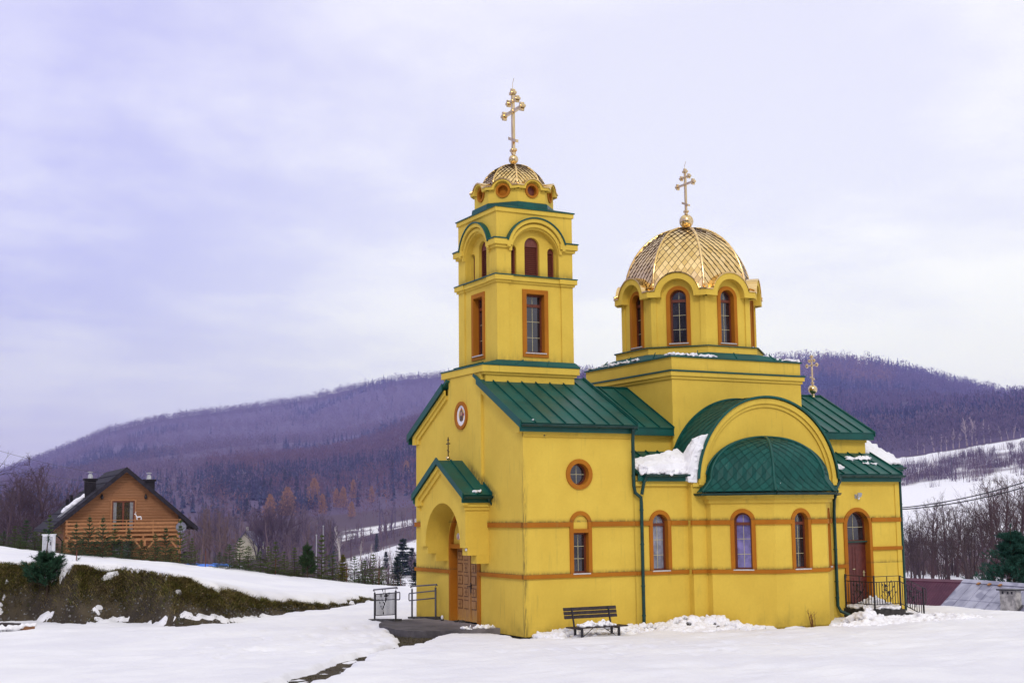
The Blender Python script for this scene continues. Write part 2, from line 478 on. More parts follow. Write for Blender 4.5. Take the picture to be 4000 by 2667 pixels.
def louvre(pl, u0, u1, z0, top, depth=.14):
    inner = arch2(u0, u1, z0, top)
    mb = MB()
    for a in range(len(inner)):
        p, q = inner[a], inner[(a+1) % len(inner)]
        mb.quad(pl.at(*p, 0), pl.at(*q, 0), pl.at(*q, -depth), pl.at(*p, -depth))
    w = mb.build('louvre_opening', M['stucco'], church)
    f = MB(); fw = .045
    prism_on(f, pl.off(-depth+.04), inner, 0, .05, [rect2(u0+fw, u1-fw, z0+fw, top-(u1-u0)/2-.02)])
    f.build('frame', M['louvre'], w)
    s = MB(); zz = z0+fw+.02; zt = top-(u1-u0)/2-.03
    while zz < zt-.03:
        a = pl.at(u0+fw, zz, -depth+.03); e = pl.at(u0+fw, zz+.055, -depth-.02)
        s.obox(a, pl.u*(u1-u0-2*fw), e-a, K*.008); zz += .062
    s.poly(inner, pl.P-pl.n*(depth+.03), pl.u, K)
    s.build('slats', M['louvre'], w)
    return inner

def wall(name, pl, outer, holes=(), mat='stucco', parent=church):
    mb = MB(); mb.poly(outer, pl.P, pl.u, K, holes); return mb.build(name, M[mat], parent, fix=False)

def band(name, pieces, parent=church, mat='trim'):
    """pieces: (plane, u0, u1, z0, z1, proud)"""
    for pl, u0, u1, z0, z1, d in pieces:
        mb = MB(); prism_on(mb, pl, rect2(u0, u1, z0, z1), d, .03); mb.build(name, M[mat], parent)

def sheet(name, quad, thick=.05, seams=None, mat='green', parent=church, sgap=.46):
    """pitched metal roof: quad = eave-left, eave-right, ridge-right, ridge-left; standing seams run eave to ridge"""
    a, b, c, d = map(V3, quad)
    n = np.cross(b-a, d-a); n /= np.linalg.norm(n)
    if n[2] < 0: n = -n
    mb = MB(); mb.add([a, b, c, d, a-n*thick, b-n*thick, c-n*thick, d-n*thick],
                      [(0, 1, 2, 3), (7, 6, 5, 4), (0, 4, 5, 1), (1, 5, 6, 2), (2, 6, 7, 3), (3, 7, 4, 0)])
    L = np.linalg.norm(b-a); k = max(1, int(round(L/sgap)))
    for i in range(0, k+1):
        t = i/k
        p, q = a+(b-a)*t, d+(c-d)*t
        e = (b-a)/L
        if i == 0: p, q = p+e*.02, q+e*.02
        if i == k: p, q = p-e*.02, q-e*.02
        mb.obox(p-e*.014, e*.028, q-p, n*.042)
    return mb.build(name, M[mat], parent)

def gutter(pts, r=.065, parent=church):
    mb = MB(); pts = [V3(p) for p in pts]
    for a, b in zip(pts[:-1], pts[1:]):
        d = (b-a)/np.linalg.norm(b-a); s = np.cross(d, K); s /= np.linalg.norm(s)
        ring = [(math.cos(t), math.sin(t)) for t in np.linspace(PI, 2*PI, 9)]
        P = [p+s*r*c+K*r*w for p in (a, b) for c, w in ring]+[p+s*(r-.012)*c+K*(r-.012)*w for p in (a, b) for c, w in ring]
        F = [(i, i+1, 9+i+1, 9+i) for i in range(8)]+[(18+i, 27+i, 27+i+1, 18+i+1) for i in range(8)]
        F += [tuple(range(8, -1, -1)), tuple(range(9, 18))]
        mb.add(P, F, False)
        mb.tube([a+s*r, b+s*r], .012, 6); mb.tube([a-s*r, b-s*r], .012, 6)
        L = np.linalg.norm(b-a)
        for i in range(1, max(2, int(L/.62))):
            c = a+d*L*i/max(2, int(L/.62))
            mb.obox(c-d*.012-s*(r+.004)-K*(r+.006), d*.024, s*(2*r+.008), K*.012)
    return mb.build('gutter', M['green_dark'], parent)

def downpipe(pts, r=.05, clips=(), parent=church):
    mb = MB(); mb.tube(pts, r, 10)
    for p in clips:
        mb.lathe((p[0], p[1], p[2]-.02), [(r+.008, 0), (r+.008, .04)], 10)
        mb.box(p[0]-.012, p[0]+.012, p[1], p[1]+.1, p[2]-.012, p[2]+.012)
    return mb.build('downpipe', M['green_dark'], parent)

def parapet(name, x0, x1, y0, y1, z, th, mat='green'):
    mb = MB(); mb.box(x0, x1, y0, y1, z, z+th); return mb.build(name, M[mat], church)

# --- planes, seen from outside
pS = Plane((0, 0, 0), (1, 0, 0))             # south wall of the west block
pW = Plane((0, 0, 0), (0, -1, 0))            # west front: u = -y
pA = Plane((0, -.032, 0), (1, 0, 0))         # aisle and sacristy walls
pP = Plane((0, -.2547, 0), (1, 0, 0))        # south arm front

# --------------------------------------------------------------- west block
h1 = roundwin(pS, 1.83, 4.535, .315, .125)
# blind-headed window
h2 = arch2(1.6, 2.1, 1.72, 3.37)
mb = MB()
o = arch2(1.478, 2.214, 1.72, 3.485)
mb.poly(o[1:]+o[:1]+[arch2(1.6, 2.1, 1.72, 3.37)[i] for i in [0]+list(range(20, 0, -1))], pS.P+pS.n*.035, pS.u, K)
for ring, db in ((o, -.01), (h2, -.19)):
    for a in range(len(ring)):
        p, q = ring[a], ring[(a+1) % len(ring)]
        mb.quad(pS.at(*p, .035), pS.at(*q, .035), pS.at(*q, db), pS.at(*p, db))
prism_on(mb, pS, rect2(1.601, 2.099, 2.865, 2.975), .03, .18)
bw = mb.build('window', M['trim'], church)
mb = MB(); mb.poly([(1.6, 2.975), (2.1, 2.975)]+[(1.85+.25*math.cos(PI*i/14), 3.12+.25*math.sin(PI*i/14)) for i in range(15)], pS.P-pS.n*.03, pS.u, K)
mb.build('blind_arch_panel', M['stucco'], bw)
f = MB(); prism_on(f, pS.off(-.135), rect2(1.6, 2.1, 1.72, 2.865), 0, .05, [rect2(1.655, 2.045, 1.775, 2.81)]); f.build('frame', M['brown'], bw)
g = MB(); g.poly(rect2(1.6, 2.1, 1.72, 2.865), pS.P-pS.n*.17, pS.u, K); g.build('pane', M['glass'], bw)
b = MB(); prism_on(b, pS.off(-.166), rect2(1.843, 1.857, 1.775, 2.81), .004, .002)
for zz in (2.13, 2.48): prism_on(b, pS.off(-.166), rect2(1.655, 2.045, zz-.007, zz+.007), .007, .002)
b.build('glazing_bar', M['gilt_bar'], bw)
sl = MB(); prism_on(sl, pS, rect2(1.56, 2.14, 1.69, 1.722), .062, .17); sl.build('sill', M['sill'], bw)

wall('nave_wall', pS, rect2(0, L1, .02, 5.75), [h1, h2])
mb = MB(); mb.box(.05, L1-.02, .05, W-.05, -.3, .02); mb.build('plinth', M['concrete_dark'], church)
# gable slope: eave -0.25 -> z 5.97, pitch .54
EZ, EY, PT = 5.975, -.25, .54
RZ = 7.61; RY = EY+(RZ-EZ)/PT
def roofz(y): return EZ+PT*(min(y, W-y)-EY)
# west front, side fields slightly back of the tower strip
doorh = arch2(-4.76, -2.909, .17, 3.47, 26)
gab = [(-W, .02), (0, .02), (0, roofz(0)-.1), (-2.47, roofz(2.47)-.1), (-(W-2.47), roofz(2.47)-.1), (-W, roofz(0)-.1)]
wall('nave_wall', pW, gab, [doorh])
wall('nave_wall', Plane((L1, W, 0), (-1, 0, 0)), rect2(0, L1, .02, 5.75))
wall('nave_wall', Plane((L1, 0, 0), (0, 1, 0)), [(0, .02), (W, .02), (W, roofz(0)-.1), (W-2.8, roofz(2.8)-.1), (2.8, roofz(2.8)-.1), (0, roofz(0)-.1)])
# flush tower strip running down the front
mb = MB(); prism_on(mb, pW, rect2(-4.715, -2.468, 3.9, 7.66), .085, .02); mb.build('tower_strip', M['stucco'], church)
# stepped rake cornice
def rake(pl, ua, za, ub, zb, hgt, proud, foot):
    """band under a verge from the eave corner (ua,za) up to (ub,zb), with a short level return at the foot"""
    mb = MB(); s = (zb-za)/abs(ub-ua)
    sg = 1 if ub > ua else -1
    prism_on(mb, pl, [(ua, za-foot), (ua+sg*.19, za-foot), (ua+sg*.19, za+s*.19-hgt), (ub, zb-hgt), (ub, zb), (ua, za)], proud, .02)
    return mb
for sg in (0, 1):
    for hg, pr, ft, i0 in ((.17, .13, .27, -.02), (.30, .07, .34, .13)):
        if sg == 0: m_ = rake(pW, -i0+.0, roofz(i0)-.12, -2.47, roofz(2.47)-.12, hg, pr, ft)
        else: m_ = rake(pW, -(W-i0), roofz(i0)-.12, -(W-2.47), roofz(2.47)-.12, hg, pr, ft)
        m_.build('gable_cornice', M['stucco'], church)
# eave cornice south and north
band('cornice', [(pS, 0, L1, 5.66, 5.79, .10), (pS, 0, L1, 5.60, 5.66, .05)], mat='stucco')
# roof
sheet('nave_roof', [(-.2, EY, EZ), (L1-.0, EY, EZ), (L1-.0, RY, RZ), (-.2, RY, RZ)])
sheet('nave_roof', [(L1, W-EY, EZ), (-.2, W-EY, EZ), (-.2, W-RY, RZ), (L1, W-RY, RZ)])
mb = MB(); mb.box(1.0, L1+.01, RY-.01, W-RY+.01, RZ-.03, RZ+.02); mb.build('ridge_cap', M['green'], church)
mb = MB()
for y0, s in ((EY, 1), (W-EY, -1)):
    mb.box(-.2, L1, min(y0+.05*s, y0+.07*s), max(y0+.05*s, y0+.07*s), EZ-.25, EZ-.03)      # fascia
for x_ in (-.235, L1+.0):
    for s in (0, 1):
        A = (x_, EY-.02, EZ-.16) if s == 0 else (x_, W-EY+.02, EZ-.16)
        yy = 2.50 if x_ < 0 else RY
        B = (x_, yy, EZ-.16+PT*(yy-EY)) if s == 0 else (x_, W-yy, EZ-.16+PT*(yy-EY))
        mb.obox(A, (.035, 0, 0), V3(B)-V3(A), (0, 0, .235))
mb.build_each('fascia', M['green'], church)
gutter([(-.2, EY-.05, EZ-.05), (L1-.05, EY-.05, EZ-.05)])
gutter([(-.2, W-EY+.05, EZ-.05), (L1-.05, W-EY+.05, EZ-.05)])
downpipe([(3.52, -.30, 5.86), (3.53, -.29, 5.74), (3.6, -.16, 5.55), (3.62, -.13, 5.4), (3.62, -.13, 4.2), (3.66, -.14, 4.0), (3.84, -.16, 3.86), (3.86, -.15, 3.7), (3.86, -.15, .08)], .052,
         [(3.62, -.13, 5.2), (3.62, -.13, 4.5), (3.86, -.15, 3.5), (3.86, -.15, 2.5), (3.86, -.15, 1.3), (3.86, -.15, .45)])
mb = MB(); mb.tube([(.674, .02, 5.635), (.674, -.05, 5.62)], .035, 8); mb.build('overflow_pipe', M['iron'], church)

# string courses
def courses(pl, a, b, gaps=()):
    out = []
    for (z0, z1) in ((3.036, ZU), (1.606, ZL)):
        cuts = sorted([(g0, g1) for g0, g1, which in gaps if which in (None, z1)])
        p = a
        for g0, g1 in cuts:
            if g0 > p: out.append((pl, p, g0, z0, z1, .05))
            p = g1
        if p < b: out.append((pl, p, b, z0, z1, .05))
    return out
band('string_course', courses(pS, -.05, L1+.02, [(1.478, 2.214, ZU)]))
band('string_course', courses(pW, -W-.05, .0, [(-4.867, -2.723, ZL), (-5.364, -2.168, ZU)]))

# the holy-face roundel: orange rim, white ground, halo with cross arms, bearded face on a cloth
rp = pW.off(.085)
ri = circ2(-3.785, 6.44, .325, 32)
mb = MB(); mb.poly(circ2(-3.785, 6.44, .435, 32), rp.P+rp.n*.05, rp.u, K, [ri])
for ring, da, db in ((circ2(-3.785, 6.44, .435, 32), .05, -.01), (ri, .05, .002)):
    for a in range(32):
        p, q = ring[a], ring[(a+1) % 32]; mb.quad(rp.at(*p, da), rp.at(*q, da), rp.at(*q, db), rp.at(*p, db))
rd = mb.build('icon_roundel', M['trim'], church)
def flat(name, pts, pl, d, mat, par):
    mb = MB(); prism_on(mb, pl, pts, d, .001); return mb.build(name, M[mat], par)
flat('ground', ri, rp, .006, 'enamel_white', rd)
uc, zc = -3.785, 6.47
flat('halo', circ2(uc, zc, .19, 28), rp, .010, 'enamel_gold', rd)
flat('halo_cross', [(uc-.2, zc-.035), (uc-.035, zc-.035), (uc-.035, zc+.04), (uc-.04, zc+.21), (uc+.04, zc+.21), (uc+.035, zc+.04), (uc+.2, zc+.04), (uc+.2, zc-.035)], rp, .013, 'enamel_red', rd)
flat('hair', [(uc+.10*math.cos(t), zc+.02+.125*math.sin(t)) for t in np.linspace(0, PI, 14)]+[(uc-.12, zc-.16), (uc-.07, zc-.2), (uc-.05, zc-.1), (uc+.05, zc-.1), (uc+.07, zc-.2), (uc+.12, zc-.16)], rp, .016, 'enamel_brown', rd)
flat('face', [(uc+.062*math.cos(t), zc+.0+.095*math.sin(t)) for t in np.linspace(0, 2*PI, 20)[:-1]], rp, .019, 'enamel_skin', rd)
flat('beard', [(uc-.06, zc-.05), (uc, zc-.02), (uc+.06, zc-.05), (uc+.035, zc-.16), (uc, zc-.22), (uc-.035, zc-.16)], rp, .022, 'enamel_brown', rd)

# --------------------------------------------------------------- door and porch
dP = Plane((.21, 0, 0), (0, -1, 0))
mb = MB()      # orange surround with arched head
od = arch2(-4.868, -2.723, .05, 3.58, 26); idr = doorh
mb.poly(od[1:]+od[:1]+[idr[i] for i in [0]+list(range(len(idr)-1, 0, -1))], pW.P+pW.n*.04, pW.u, K)
for ring, db in ((od, -.01), (idr, -.24)):
    for a in range(1 if ring is idr else 0, len(ring)):
        p, q = ring[a], ring[(a+1) % len(ring)]
        mb.quad(pW.at(*p, .04), pW.at(*q, .04), pW.at(*q, db), pW.at(*p, db))
prism_on(mb, pW, rect2(-4.759, -2.91, 2.38, 2.51), .036, .23)
ds = mb.build('door_surround', M['trim'], church)
tym = [(u, max(z, 2.51)) for u, z in doorh]
mb = MB(); mb.poly([p for p in doorh if p[1] > 2.511]+[(-4.76, 2.511), (-2.909, 2.511)], pW.P-pW.n*.09, pW.u, K); mb.build('tympanum', M['stucco'], ds)
tp = pW.off(-.089)
flat('medallion', circ2(-4.42, 2.745, .1, 22), tp, .012, 'enamel_white', ds)
flat('medallion_figure', [(-4.46, 2.66), (-4.38, 2.66), (-4.385, 2.75), (-4.42, 2.785), (-4.455, 2.75)], tp, .015, 'enamel_red', ds)
flat('medallion_head', circ2(-4.42, 2.795, .024, 12), tp, .018, 'enamel_brown', ds)
# two carved leaves: 4 columns x 5 rows of panels
for k, (ua, ub) in enumerate(((-4.76, -3.845), (-3.825, -2.91))):
    mb = MB(); prism_on(mb, dP, rect2(ua, ub, .185, 2.36), 0, .05)
    if k == 0: prism_on(mb, dP, rect2(ub-.09, ub+.05, .19, 2.35), .03, 0)
    leaf = mb.build('door', M['door'], church)
    gv = MB(); pn = MB(); orn = MB()
    cw = (ub-ua-.16)/2
    for c in range(2):
        for r in range(5):
            a = ua+.055+c*(cw+.05); z0 = .545+r*.368
            a1, z1 = a+cw-.045, z0+.285
            prism_on(gv, dP, rect2(a, a1, z0, z1), .004, 0)
            prism_on(pn, dP, rect2(a+.03, a1-.03, z0+.03, z1-.03), .020, 0)
            if (c+r+k) % 2 == 0:
                uc_, zc_ = (a+a1)/2, (z0+z1)/2
                for dx, dz in ((0, 0), (0, .065), (0, -.065), (.052, 0), (-.052, 0)):
                    prism_on(orn, dP, [(uc_+dx+.024*math.cos(t)*(1 if dx == 0 else 1), zc_+dz+.032*math.sin(t)) for t in np.linspace(0, 2*PI, 9)[:-1]], .027, 0,)
    gv.build('panel_moulding', M['door_groove'], leaf)
    pn.build_each('raised_panel', M['door'], leaf)
    orn.build('rosette', M['carving'], leaf)
    if k == 1:
        h = MB(); prism_on(h, dP, rect2(ua+.02, ua+.065, 1.05, 1.36), .03, 0)
        h.tube([dP.at(ua+.043, 1.24, .03), dP.at(ua+.043, 1.24, .09), dP.at(ua-.07, 1.235, .095)], .012, 8)
        h.build('door_handle', M['iron'], leaf)
mb = MB(); prism_on(mb, dP, rect2(-4.76, -2.91, .17, .19), -.01, .03); mb.build('threshold', M['iron'], church)

# porch hood on stepped corbels
PX, PY0, PY1 = -.77, 2.168, 5.364
pf = Plane((PX, 0, 0), (0, -1, 0))
PAC = (PY0+PY1)/2
ahole = [(-(PAC+1.222), 2.45)]+[(-(PAC+1.222*math.cos(t)), 2.545+1.222*math.sin(t)) for t in np.linspace(0, PI, 40)]+[(-(PAC-1.222), 2.45)]
PEZ, PPT = 4.0, .59                        # porch eave, pitch
def pz(y): return PEZ+PPT*(min(y, PY0+PY1-y)-1.97)
front = [(-PY1, 2.45)]+ahole+[(-PY0, 2.45), (-PY0, pz(PY0)-.08), (-PAC, pz(PAC)-.08), (-PY1, pz(PY0)-.08)]
mb = MB(); mb.poly(front, pf.P, pf.u, K)
for a, b in zip(ahole[:-1], ahole[1:]):                        # vault of the hood
    mb.quad(pf.at(*a, 0), pf.at(*b, 0), pf.at(*b, PX+.0), pf.at(*a, PX+.0))
for yy in (PY0, PY1): mb.quad((PX, yy, 2.45), (0, yy, 2.45), (0, yy, pz(PY0)-.08), (PX, yy, pz(PY0)-.08))
for ya, yb in ((PY0, PAC-1.222), (PAC+1.222, PY1)): mb.quad((PX, ya, 2.45), (0, ya, 2.45), (0, yb, 2.45), (PX, yb, 2.45))
mb.build('porch_wall', M['stucco'], church)
mb = MB()
mb.box(-.69, .02, PY0+.003, PAC-1.225, 2.23, 2.449); mb.box(-.69, .02, PAC+1.225, PY1-.003, 2.23, 2.449)
mb.box(-.41, .02, PY0+.006, PAC-1.228, 1.985, 2.229); mb.box(-.41, .02, PAC+1.228, PY1-.006, 1.985, 2.229)
mb.build_each('corbel', M['stucco'], church)
for hg, pr, ft, i0 in ((.15, .13, .25, 2.03), (.30, .065, .32, 2.17)):
    for s in (0, 1):
        ua = -i0 if s == 0 else -(PY0+PY1-i0)
        m_ = rake(pf, ua, pz(i0)-.1, -PAC, pz(PAC)-.1, hg, pr, ft); m_.build('porch_cornice', M['stucco'], church)
mb = MB()
for yy, s in ((PY0, -1), (PY1, 1)):
    mb.box(PX-.1, 0, min(yy, yy+s*.09), max(yy, yy+s*.09), 3.64, 3.84); mb.box(PX-.05, 0, min(yy, yy+s*.045), max(yy, yy+s*.045), 3.545, 3.64)
mb.build_each('porch_cornice', M['stucco'], church)
ey = 1.95
sheet('porch_roof', [(PX-.19, ey, pz(ey)), (.02, ey, pz(ey)), (.02, PAC, pz(PAC)), (PX-.19, PAC, pz(PAC))])
sheet('porch_roof', [(.02, PY0+PY1-ey, pz(ey)), (PX-.19, PY0+PY1-ey, pz(ey)), (PX-.19, PAC, pz(PAC)), (.02, PAC, pz(PAC))])
mb = MB()
for s in (0, 1):
    for x_ in (PX-.215, -.03):
        A = (x_, ey-.03, pz(ey)-.13) if s == 0 else (x_, PY0+PY1-ey+.03, pz(ey)-.13)
        B = (x_, PAC, pz(PAC)-.112)
        mb.obox(A, (.035, 0, 0), V3(B)-V3(A), (0, 0, .2))
    yy = ey+.06 if s == 0 else PY0+PY1-ey-.08
    mb.box(PX-.19, 0, yy, yy+.02, pz(ey)-.23, pz(ey)-.02)
mb.build_each('porch_fascia', M['green'], church)
gutter([(PX-.17, ey-.04, pz(ey)-.05), (.0, ey-.04, pz(ey)-.05)])
gutter([(PX-.17, PY0+PY1-ey+.04, pz(ey)-.05), (.0, PY0+PY1-ey+.04, pz(ey)-.05)])
mb = MB(); mb.tube([(-.13, ey-.04, pz(ey)-.1), (-.1, ey-.02, pz(ey)-.17), (.03, ey+.05, pz(ey)-.30)], .035, 8); mb.build('gutter_outlet', M['green_dark'], church)
mb = MB(); mb.lathe((-.70, PY0+.09, 2.36), [(0, 0), (.03, 0), (.04, .05), (.03, .075), (0, .085)], 10); mb.tube([(-.70, PY0+.09, 2.43), (-.70, PY0+.09, 2.455)], .02, 8); mb.box(-.70, -.58, PY0+.08, PY0+.1, 2.425, 2.44)
mb.build('porch_lamp', M['white_plastic'], church)

# ---------------------------------------------------------------- crosses
def trefoil(mb, bs, c, rr, dirs, th):
    """bud end: three short drums and a boss; plane of the cross = YZ"""
    for dy, dz in dirs:
        p = (c[0]-th/2, c[1]+dy*rr*1.0, c[2]+dz*rr*1.0)
        mb.lathe(p, [(0, 0), (rr*.62, 0), (rr*.62, th), (0, th)], 14, (1, 0, 0), False)
    bs.sphere((c[0]-th*.5, c[1], c[2]), rr*.8, 14, 8, (.45, 1, 1.05))
    bs.sphere((c[0]+th*.5, c[1], c[2]), rr*.8, 14, 8, (.45, 1, 1.05))
def cross(c, zball, rb, h, arm, label, small=False):
    """orb at zball, shaft up to zball+h; main arms near the top, short title bar above, slanted foot bar below"""
    x, y = c
    mb = MB(); mb.lathe((x, y, zball-rb-.1), [(.55*rb, -.02), (.4*rb, .03), (.36*rb, .1), (.5*rb, .13)], 16)
    z0 = zball+rb*.92; z1 = z0+h; w = h*.045; th = w*.9
    mb.box(x-th/2, x+th/2, y-w/2, y+w/2, z0, z1-h*.06)
    bs = MB(); B = MB()
    za = z0+h*.665; zt = z0+h*.82; zf = z0+h*.235; zl_ = z0+h*.075
    mb.box(x-th/2-.002, x+th/2+.002, y-arm, y+arm, za-w/2, za+w/2)
    mb.box(x-th/2-.003, x+th/2+.003, y-arm*.48, y+arm*.48, zt-w*.4, zt+w*.4)
    rr = h*.042
    full = [(0, 1), (1, 0), (-1, 0), (0, -1)]
    trefoil(mb, bs, (x, y, z1-h*.055), rr, [(0, 1), (1, 0), (-1, 0)], th*1.5)
    for s in (-1, 1):
        trefoil(mb, bs, (x, y+s*arm, za), rr, [(0, 1), (s, 0), (0, -1)], th*1.5)
        trefoil(mb, bs, (x, y+s*arm*.48, zt), rr*.8, [(0, 1), (s, 0), (0, -1)], th*1.5)
    bs.sphere((x-th*.5, y, za), rr*.95, 14, 8, (.45, 1, 1.1)); bs.sphere((x-th*.5, y, zt), rr*.8, 14, 8, (.45, 1, 1.1))
    trefoil(mb, bs, (x, y, zl_), rr*.9, [(1, 0), (-1, 0), (0, -1)], th*1.5)
    d = arm*.42                     # slanted foot bar
    for s in (-1, 1):
        mb.add([(x-th*.6, y, zf+w*.5), (x-th*.6, y+s*d, zf+w*.5+s*d*.42), (x-th*.6, y+s*d, zf-w*.5+s*d*.42), (x-th*.6, y, zf-w*.5),
                (x+th*.6, y, zf+w*.5), (x+th*.6, y+s*d, zf+w*.5+s*d*.42), (x+th*.6, y+s*d, zf-w*.5+s*d*.42), (x+th*.6, y, zf-w*.5)],
               [(0, 1, 2, 3), (7, 6, 5, 4), (0, 4, 5, 1), (1, 5, 6, 2), (2, 6, 7, 3)])
    if not small:
        for k in range(12):
            t = 2*PI*(k+.5)/12
            mb.tube([(x, y, za), (x, y+math.cos(t)*h*.1, za+math.sin(t)*h*.1)], [h*.004, h*.001], 4)
        mb.tube([(x, y, z1), (x, y+.01, z1+h*.09), (x+.02, y-.05, z1+h*.17)], .008, 5)
    o = mb.build('cross', M['gold2'], church)
    bs.build_each('boss', M['gold2'], o)
    bs = None
    ob = MB(); ob.sphere((x, y, zball), rb, 28, 18); ob.build('orb', M['gold2'], o)
    tag(o, label)
cross((XT, YC), 14.752, .158, 2.19, .60, 'gilded budded cross with lightning rod on the bell tower')
cross((XC, YC), 13.36, .245, 1.62, .45, 'gilded budded cross on the large dome')
# ================================================================== TOWER
TX0, TX1, TY0, TY1 = X0, X0+T2, YC-T2/2, YC+T2/2
def four_sides(x0, x1, y0, y1):
    return [Plane((x0, y0, 0), (1, 0, 0)), Plane((x1, y0, 0), (0, 1, 0)), Plane((x1, y1, 0), (-1, 0, 0)), Plane((x0, y1, 0), (0, -1, 0))]
def ledge(name, x0, x1, y0, y1, steps, mat='stucco'):
    """stepped square cornice: (z0, z1, proud)"""
    mb = MB()
    for z0, z1, d in steps: mb.box(x0-d, x1+d, y0-d, y1+d, z0, z1)
    return mb.build(name, M[mat], church)
# foot of the tower, reaching forward to the west front
mb = MB(); mb.box(.03, TX1+.0, TY0, TY1, 5.6, 7.62); mb.build('tower_wall', M['stucco'], church)
ledge('tower_cornice', .0, TX1, TY0, TY1, [(7.60, 7.67, .06), (7.672, 7.87, .125)])
mb = MB()       # lean-to metal on the foot
a = [(-.125-.02, TY0-.145), (TX1+.145, TY0-.145), (TX1+.145, TY1+.145), (-.145, TY1+.145)]
b_ = [(TX0-.02, TY0-.02), (TX1+.02, TY0-.02), (TX1+.02, TY1+.02), (TX0-.02, TY1+.02)]
P = [(*p, 7.872) for p in a]+[(*p, 7.912) for p in a]+[(*p, 8.06) for p in b_]
mb.add(P, [(0, 1, 5, 4), (1, 2, 6, 5), (2, 3, 7, 6), (3, 0, 4, 7), (4, 5, 9, 8), (5, 6, 10, 9), (6, 7, 11, 10), (7, 4, 8, 11), (3, 2, 1, 0)])
for k in range(4):
    for t in (.33, .66):
        p = V3(P[4+k])*(1-t)+V3(P[4+(k+1) % 4])*t; q = V3(P[8+k])*(1-t)+V3(P[8+(k+1) % 4])*t
        e = (V3(P[4+(k+1) % 4])-V3(P[4+k])); e /= np.linalg.norm(e); mb.obox(p-e*.012, e*.024, q-p, (0, 0, .035))
mb.build('tower_skirt_roof', M['green'], church)
I = .04
tp4 = four_sides(TX0+I, TX1-I, TY0+I, TY1-I)
wl = T2-2*I
for k, pl in enumerate(tp4):
    hs = []
    hs.append(window(pl, wl/2-.315, wl/2+.315, 8.32, 10.15, 'rect', .135, .20, True, True, 9.81, 'glass', (1, 3)))
    wall('tower_wall', pl, rect2(0, wl, 7.95, 10.5), hs)
for x0, x1 in ((TX0, TX0+.42), (TX1-.42, TX1)):
    for y0, y1 in ((TY0, TY0+.42), (TY1-.42, TY1)): mb = MB(); mb.box(x0, x1, y0, y1, 7.9, 10.5); mb.build('corner_pilaster', M['stucco'], church)
ledge('tower_cornice', TX0+I, TX1-I, TY0+I, TY1-I, [(10.455, 10.52, .05), (10.522, 10.665, .105)])
mb = MB()
for x0, x1 in ((TX0, TX0+.42), (TX1-.42, TX1)):
    for y0, y1 in ((TY0, TY0+.42), (TY1-.42, TY1)):
        mb.box(x0-.05, x1+.05, y0-.05, y1+.05, 10.452, 10.523); mb.box(x0-.105, x1+.105, y0-.105, y1+.105, 10.5235, 10.667)
mb.build_each('tower_cornice', M['stucco'], church)
mb = MB(); mb.box(TX0-.12, TX1+.12, TY0-.12, TY1+.12, 10.668, 10.70)
mb.build('cornice_flashing', M['green'], church)
# belfry stage: arched recess with three louvred openings on each side
bp4 = four_sides(TX0, TX1, TY0, TY1)
AR, AZ = .845, 11.34
for pl in bp4:
    c = T2/2
    hole = [(c-AR, 10.70), (c+AR, 10.70)]+[(c+AR*math.cos(PI*i/30), AZ+AR*math.sin(PI*i/30)) for i in range(31)]
    wall('belfry_wall', pl, rect2(0, T2, 10.7, 12.72), [hole])
    D = .20
    mb = MB()
    for a in range(1, len(hole)):
        p, q = hole[a], hole[(a+1) % len(hole)]
        mb.quad(pl.at(*p, 0), pl.at(*q, 0), pl.at(*q, -D), pl.at(*p, -D))
    back = pl.off(-D)
    hs = [louvre(back, c-.265, c+.265, 10.74, 11.97), louvre(back, c-.69-.135, c-.69+.135, 10.74, 11.68), louvre(back, c+.69-.135, c+.69+.135, 10.74, 11.68)]
    mb.poly(hole, back.P, back.u, K, hs)
    mb.build('belfry_recess', M['stucco'], church, fix=False)
    # archivolt with returns to the corners
    mb = MB(); z0, zc = 11.54, 11.46
    for ro, ri, d in ((1.04, .93, .135), (.94, .845, .07)):
        a0 = 0 if d < .1 else math.asin((11.60-zc)/ro)
        prism_on(mb, pl, halfring(c, zc if d > .1 else AZ+.06, ro, ri, 30, .10 if d > .1 else 0.06, PI-(.10 if d > .1 else .06)), d, .01)
    for s in (-1, 1):
        ua, ub = (c+.845, T2) if s > 0 else (0, c-.845)
        prism_on(mb, pl, rect2(ua-(.06 if s < 0 else 0)*0, ub, 11.615, 11.785), .132, .01)
        prism_on(mb, pl, rect2(ua, ub, 11.53, 11.614), .068, .01)
    mb.build('archivolt', M['stucco'], church)
    mb = MB(); prism_on(mb, pl, halfring(c, zc, 1.085, 1.042, 30, .28, PI-.28), .17, .0)
    ang = .28
    for s in (-1, 1):
        ua, ub = (c+1.02, T2+.15) if s > 0 else (-.15, c-1.02)
        prism_on(mb, pl, rect2(ua, ub, 11.788, 11.825), .155, .01)
    mb.build('arch_flashing', M['green'], church)
mb = MB()
for x0, x1 in ((TX0-.132, TX0), (TX1, TX1+.132)):
    for y0, y1 in ((TY0-.132, TY0), (TY1, TY1+.132)): mb.box(x0, x1, y0, y1, 11.616, 11.784)
for x0, x1 in ((TX0-.068, TX0), (TX1, TX1+.068)):
    for y0, y1 in ((TY0-.068, TY0), (TY1, TY1+.068)): mb.box(x0, x1, y0, y1, 11.531, 11.613)
mb.build_each('archivolt', M['stucco'], church)
ledge('tower_cornice', TX0, TX1, TY0, TY1, [(12.66, 12.79, .045)])
mb = MB(); e = .075
mb.box(TX0-e, TX1+e, TY0-e, TY1+e, 12.792, 12.825)
OR = 1.27; c8, s8 = math.cos(PI/8), math.sin(PI/8)
def octv(R, z, cx, cy): return [(cx+R*math.cos(PI/8+k*PI/4), cy+R*math.sin(PI/8+k*PI/4), z) for k in range(8)]
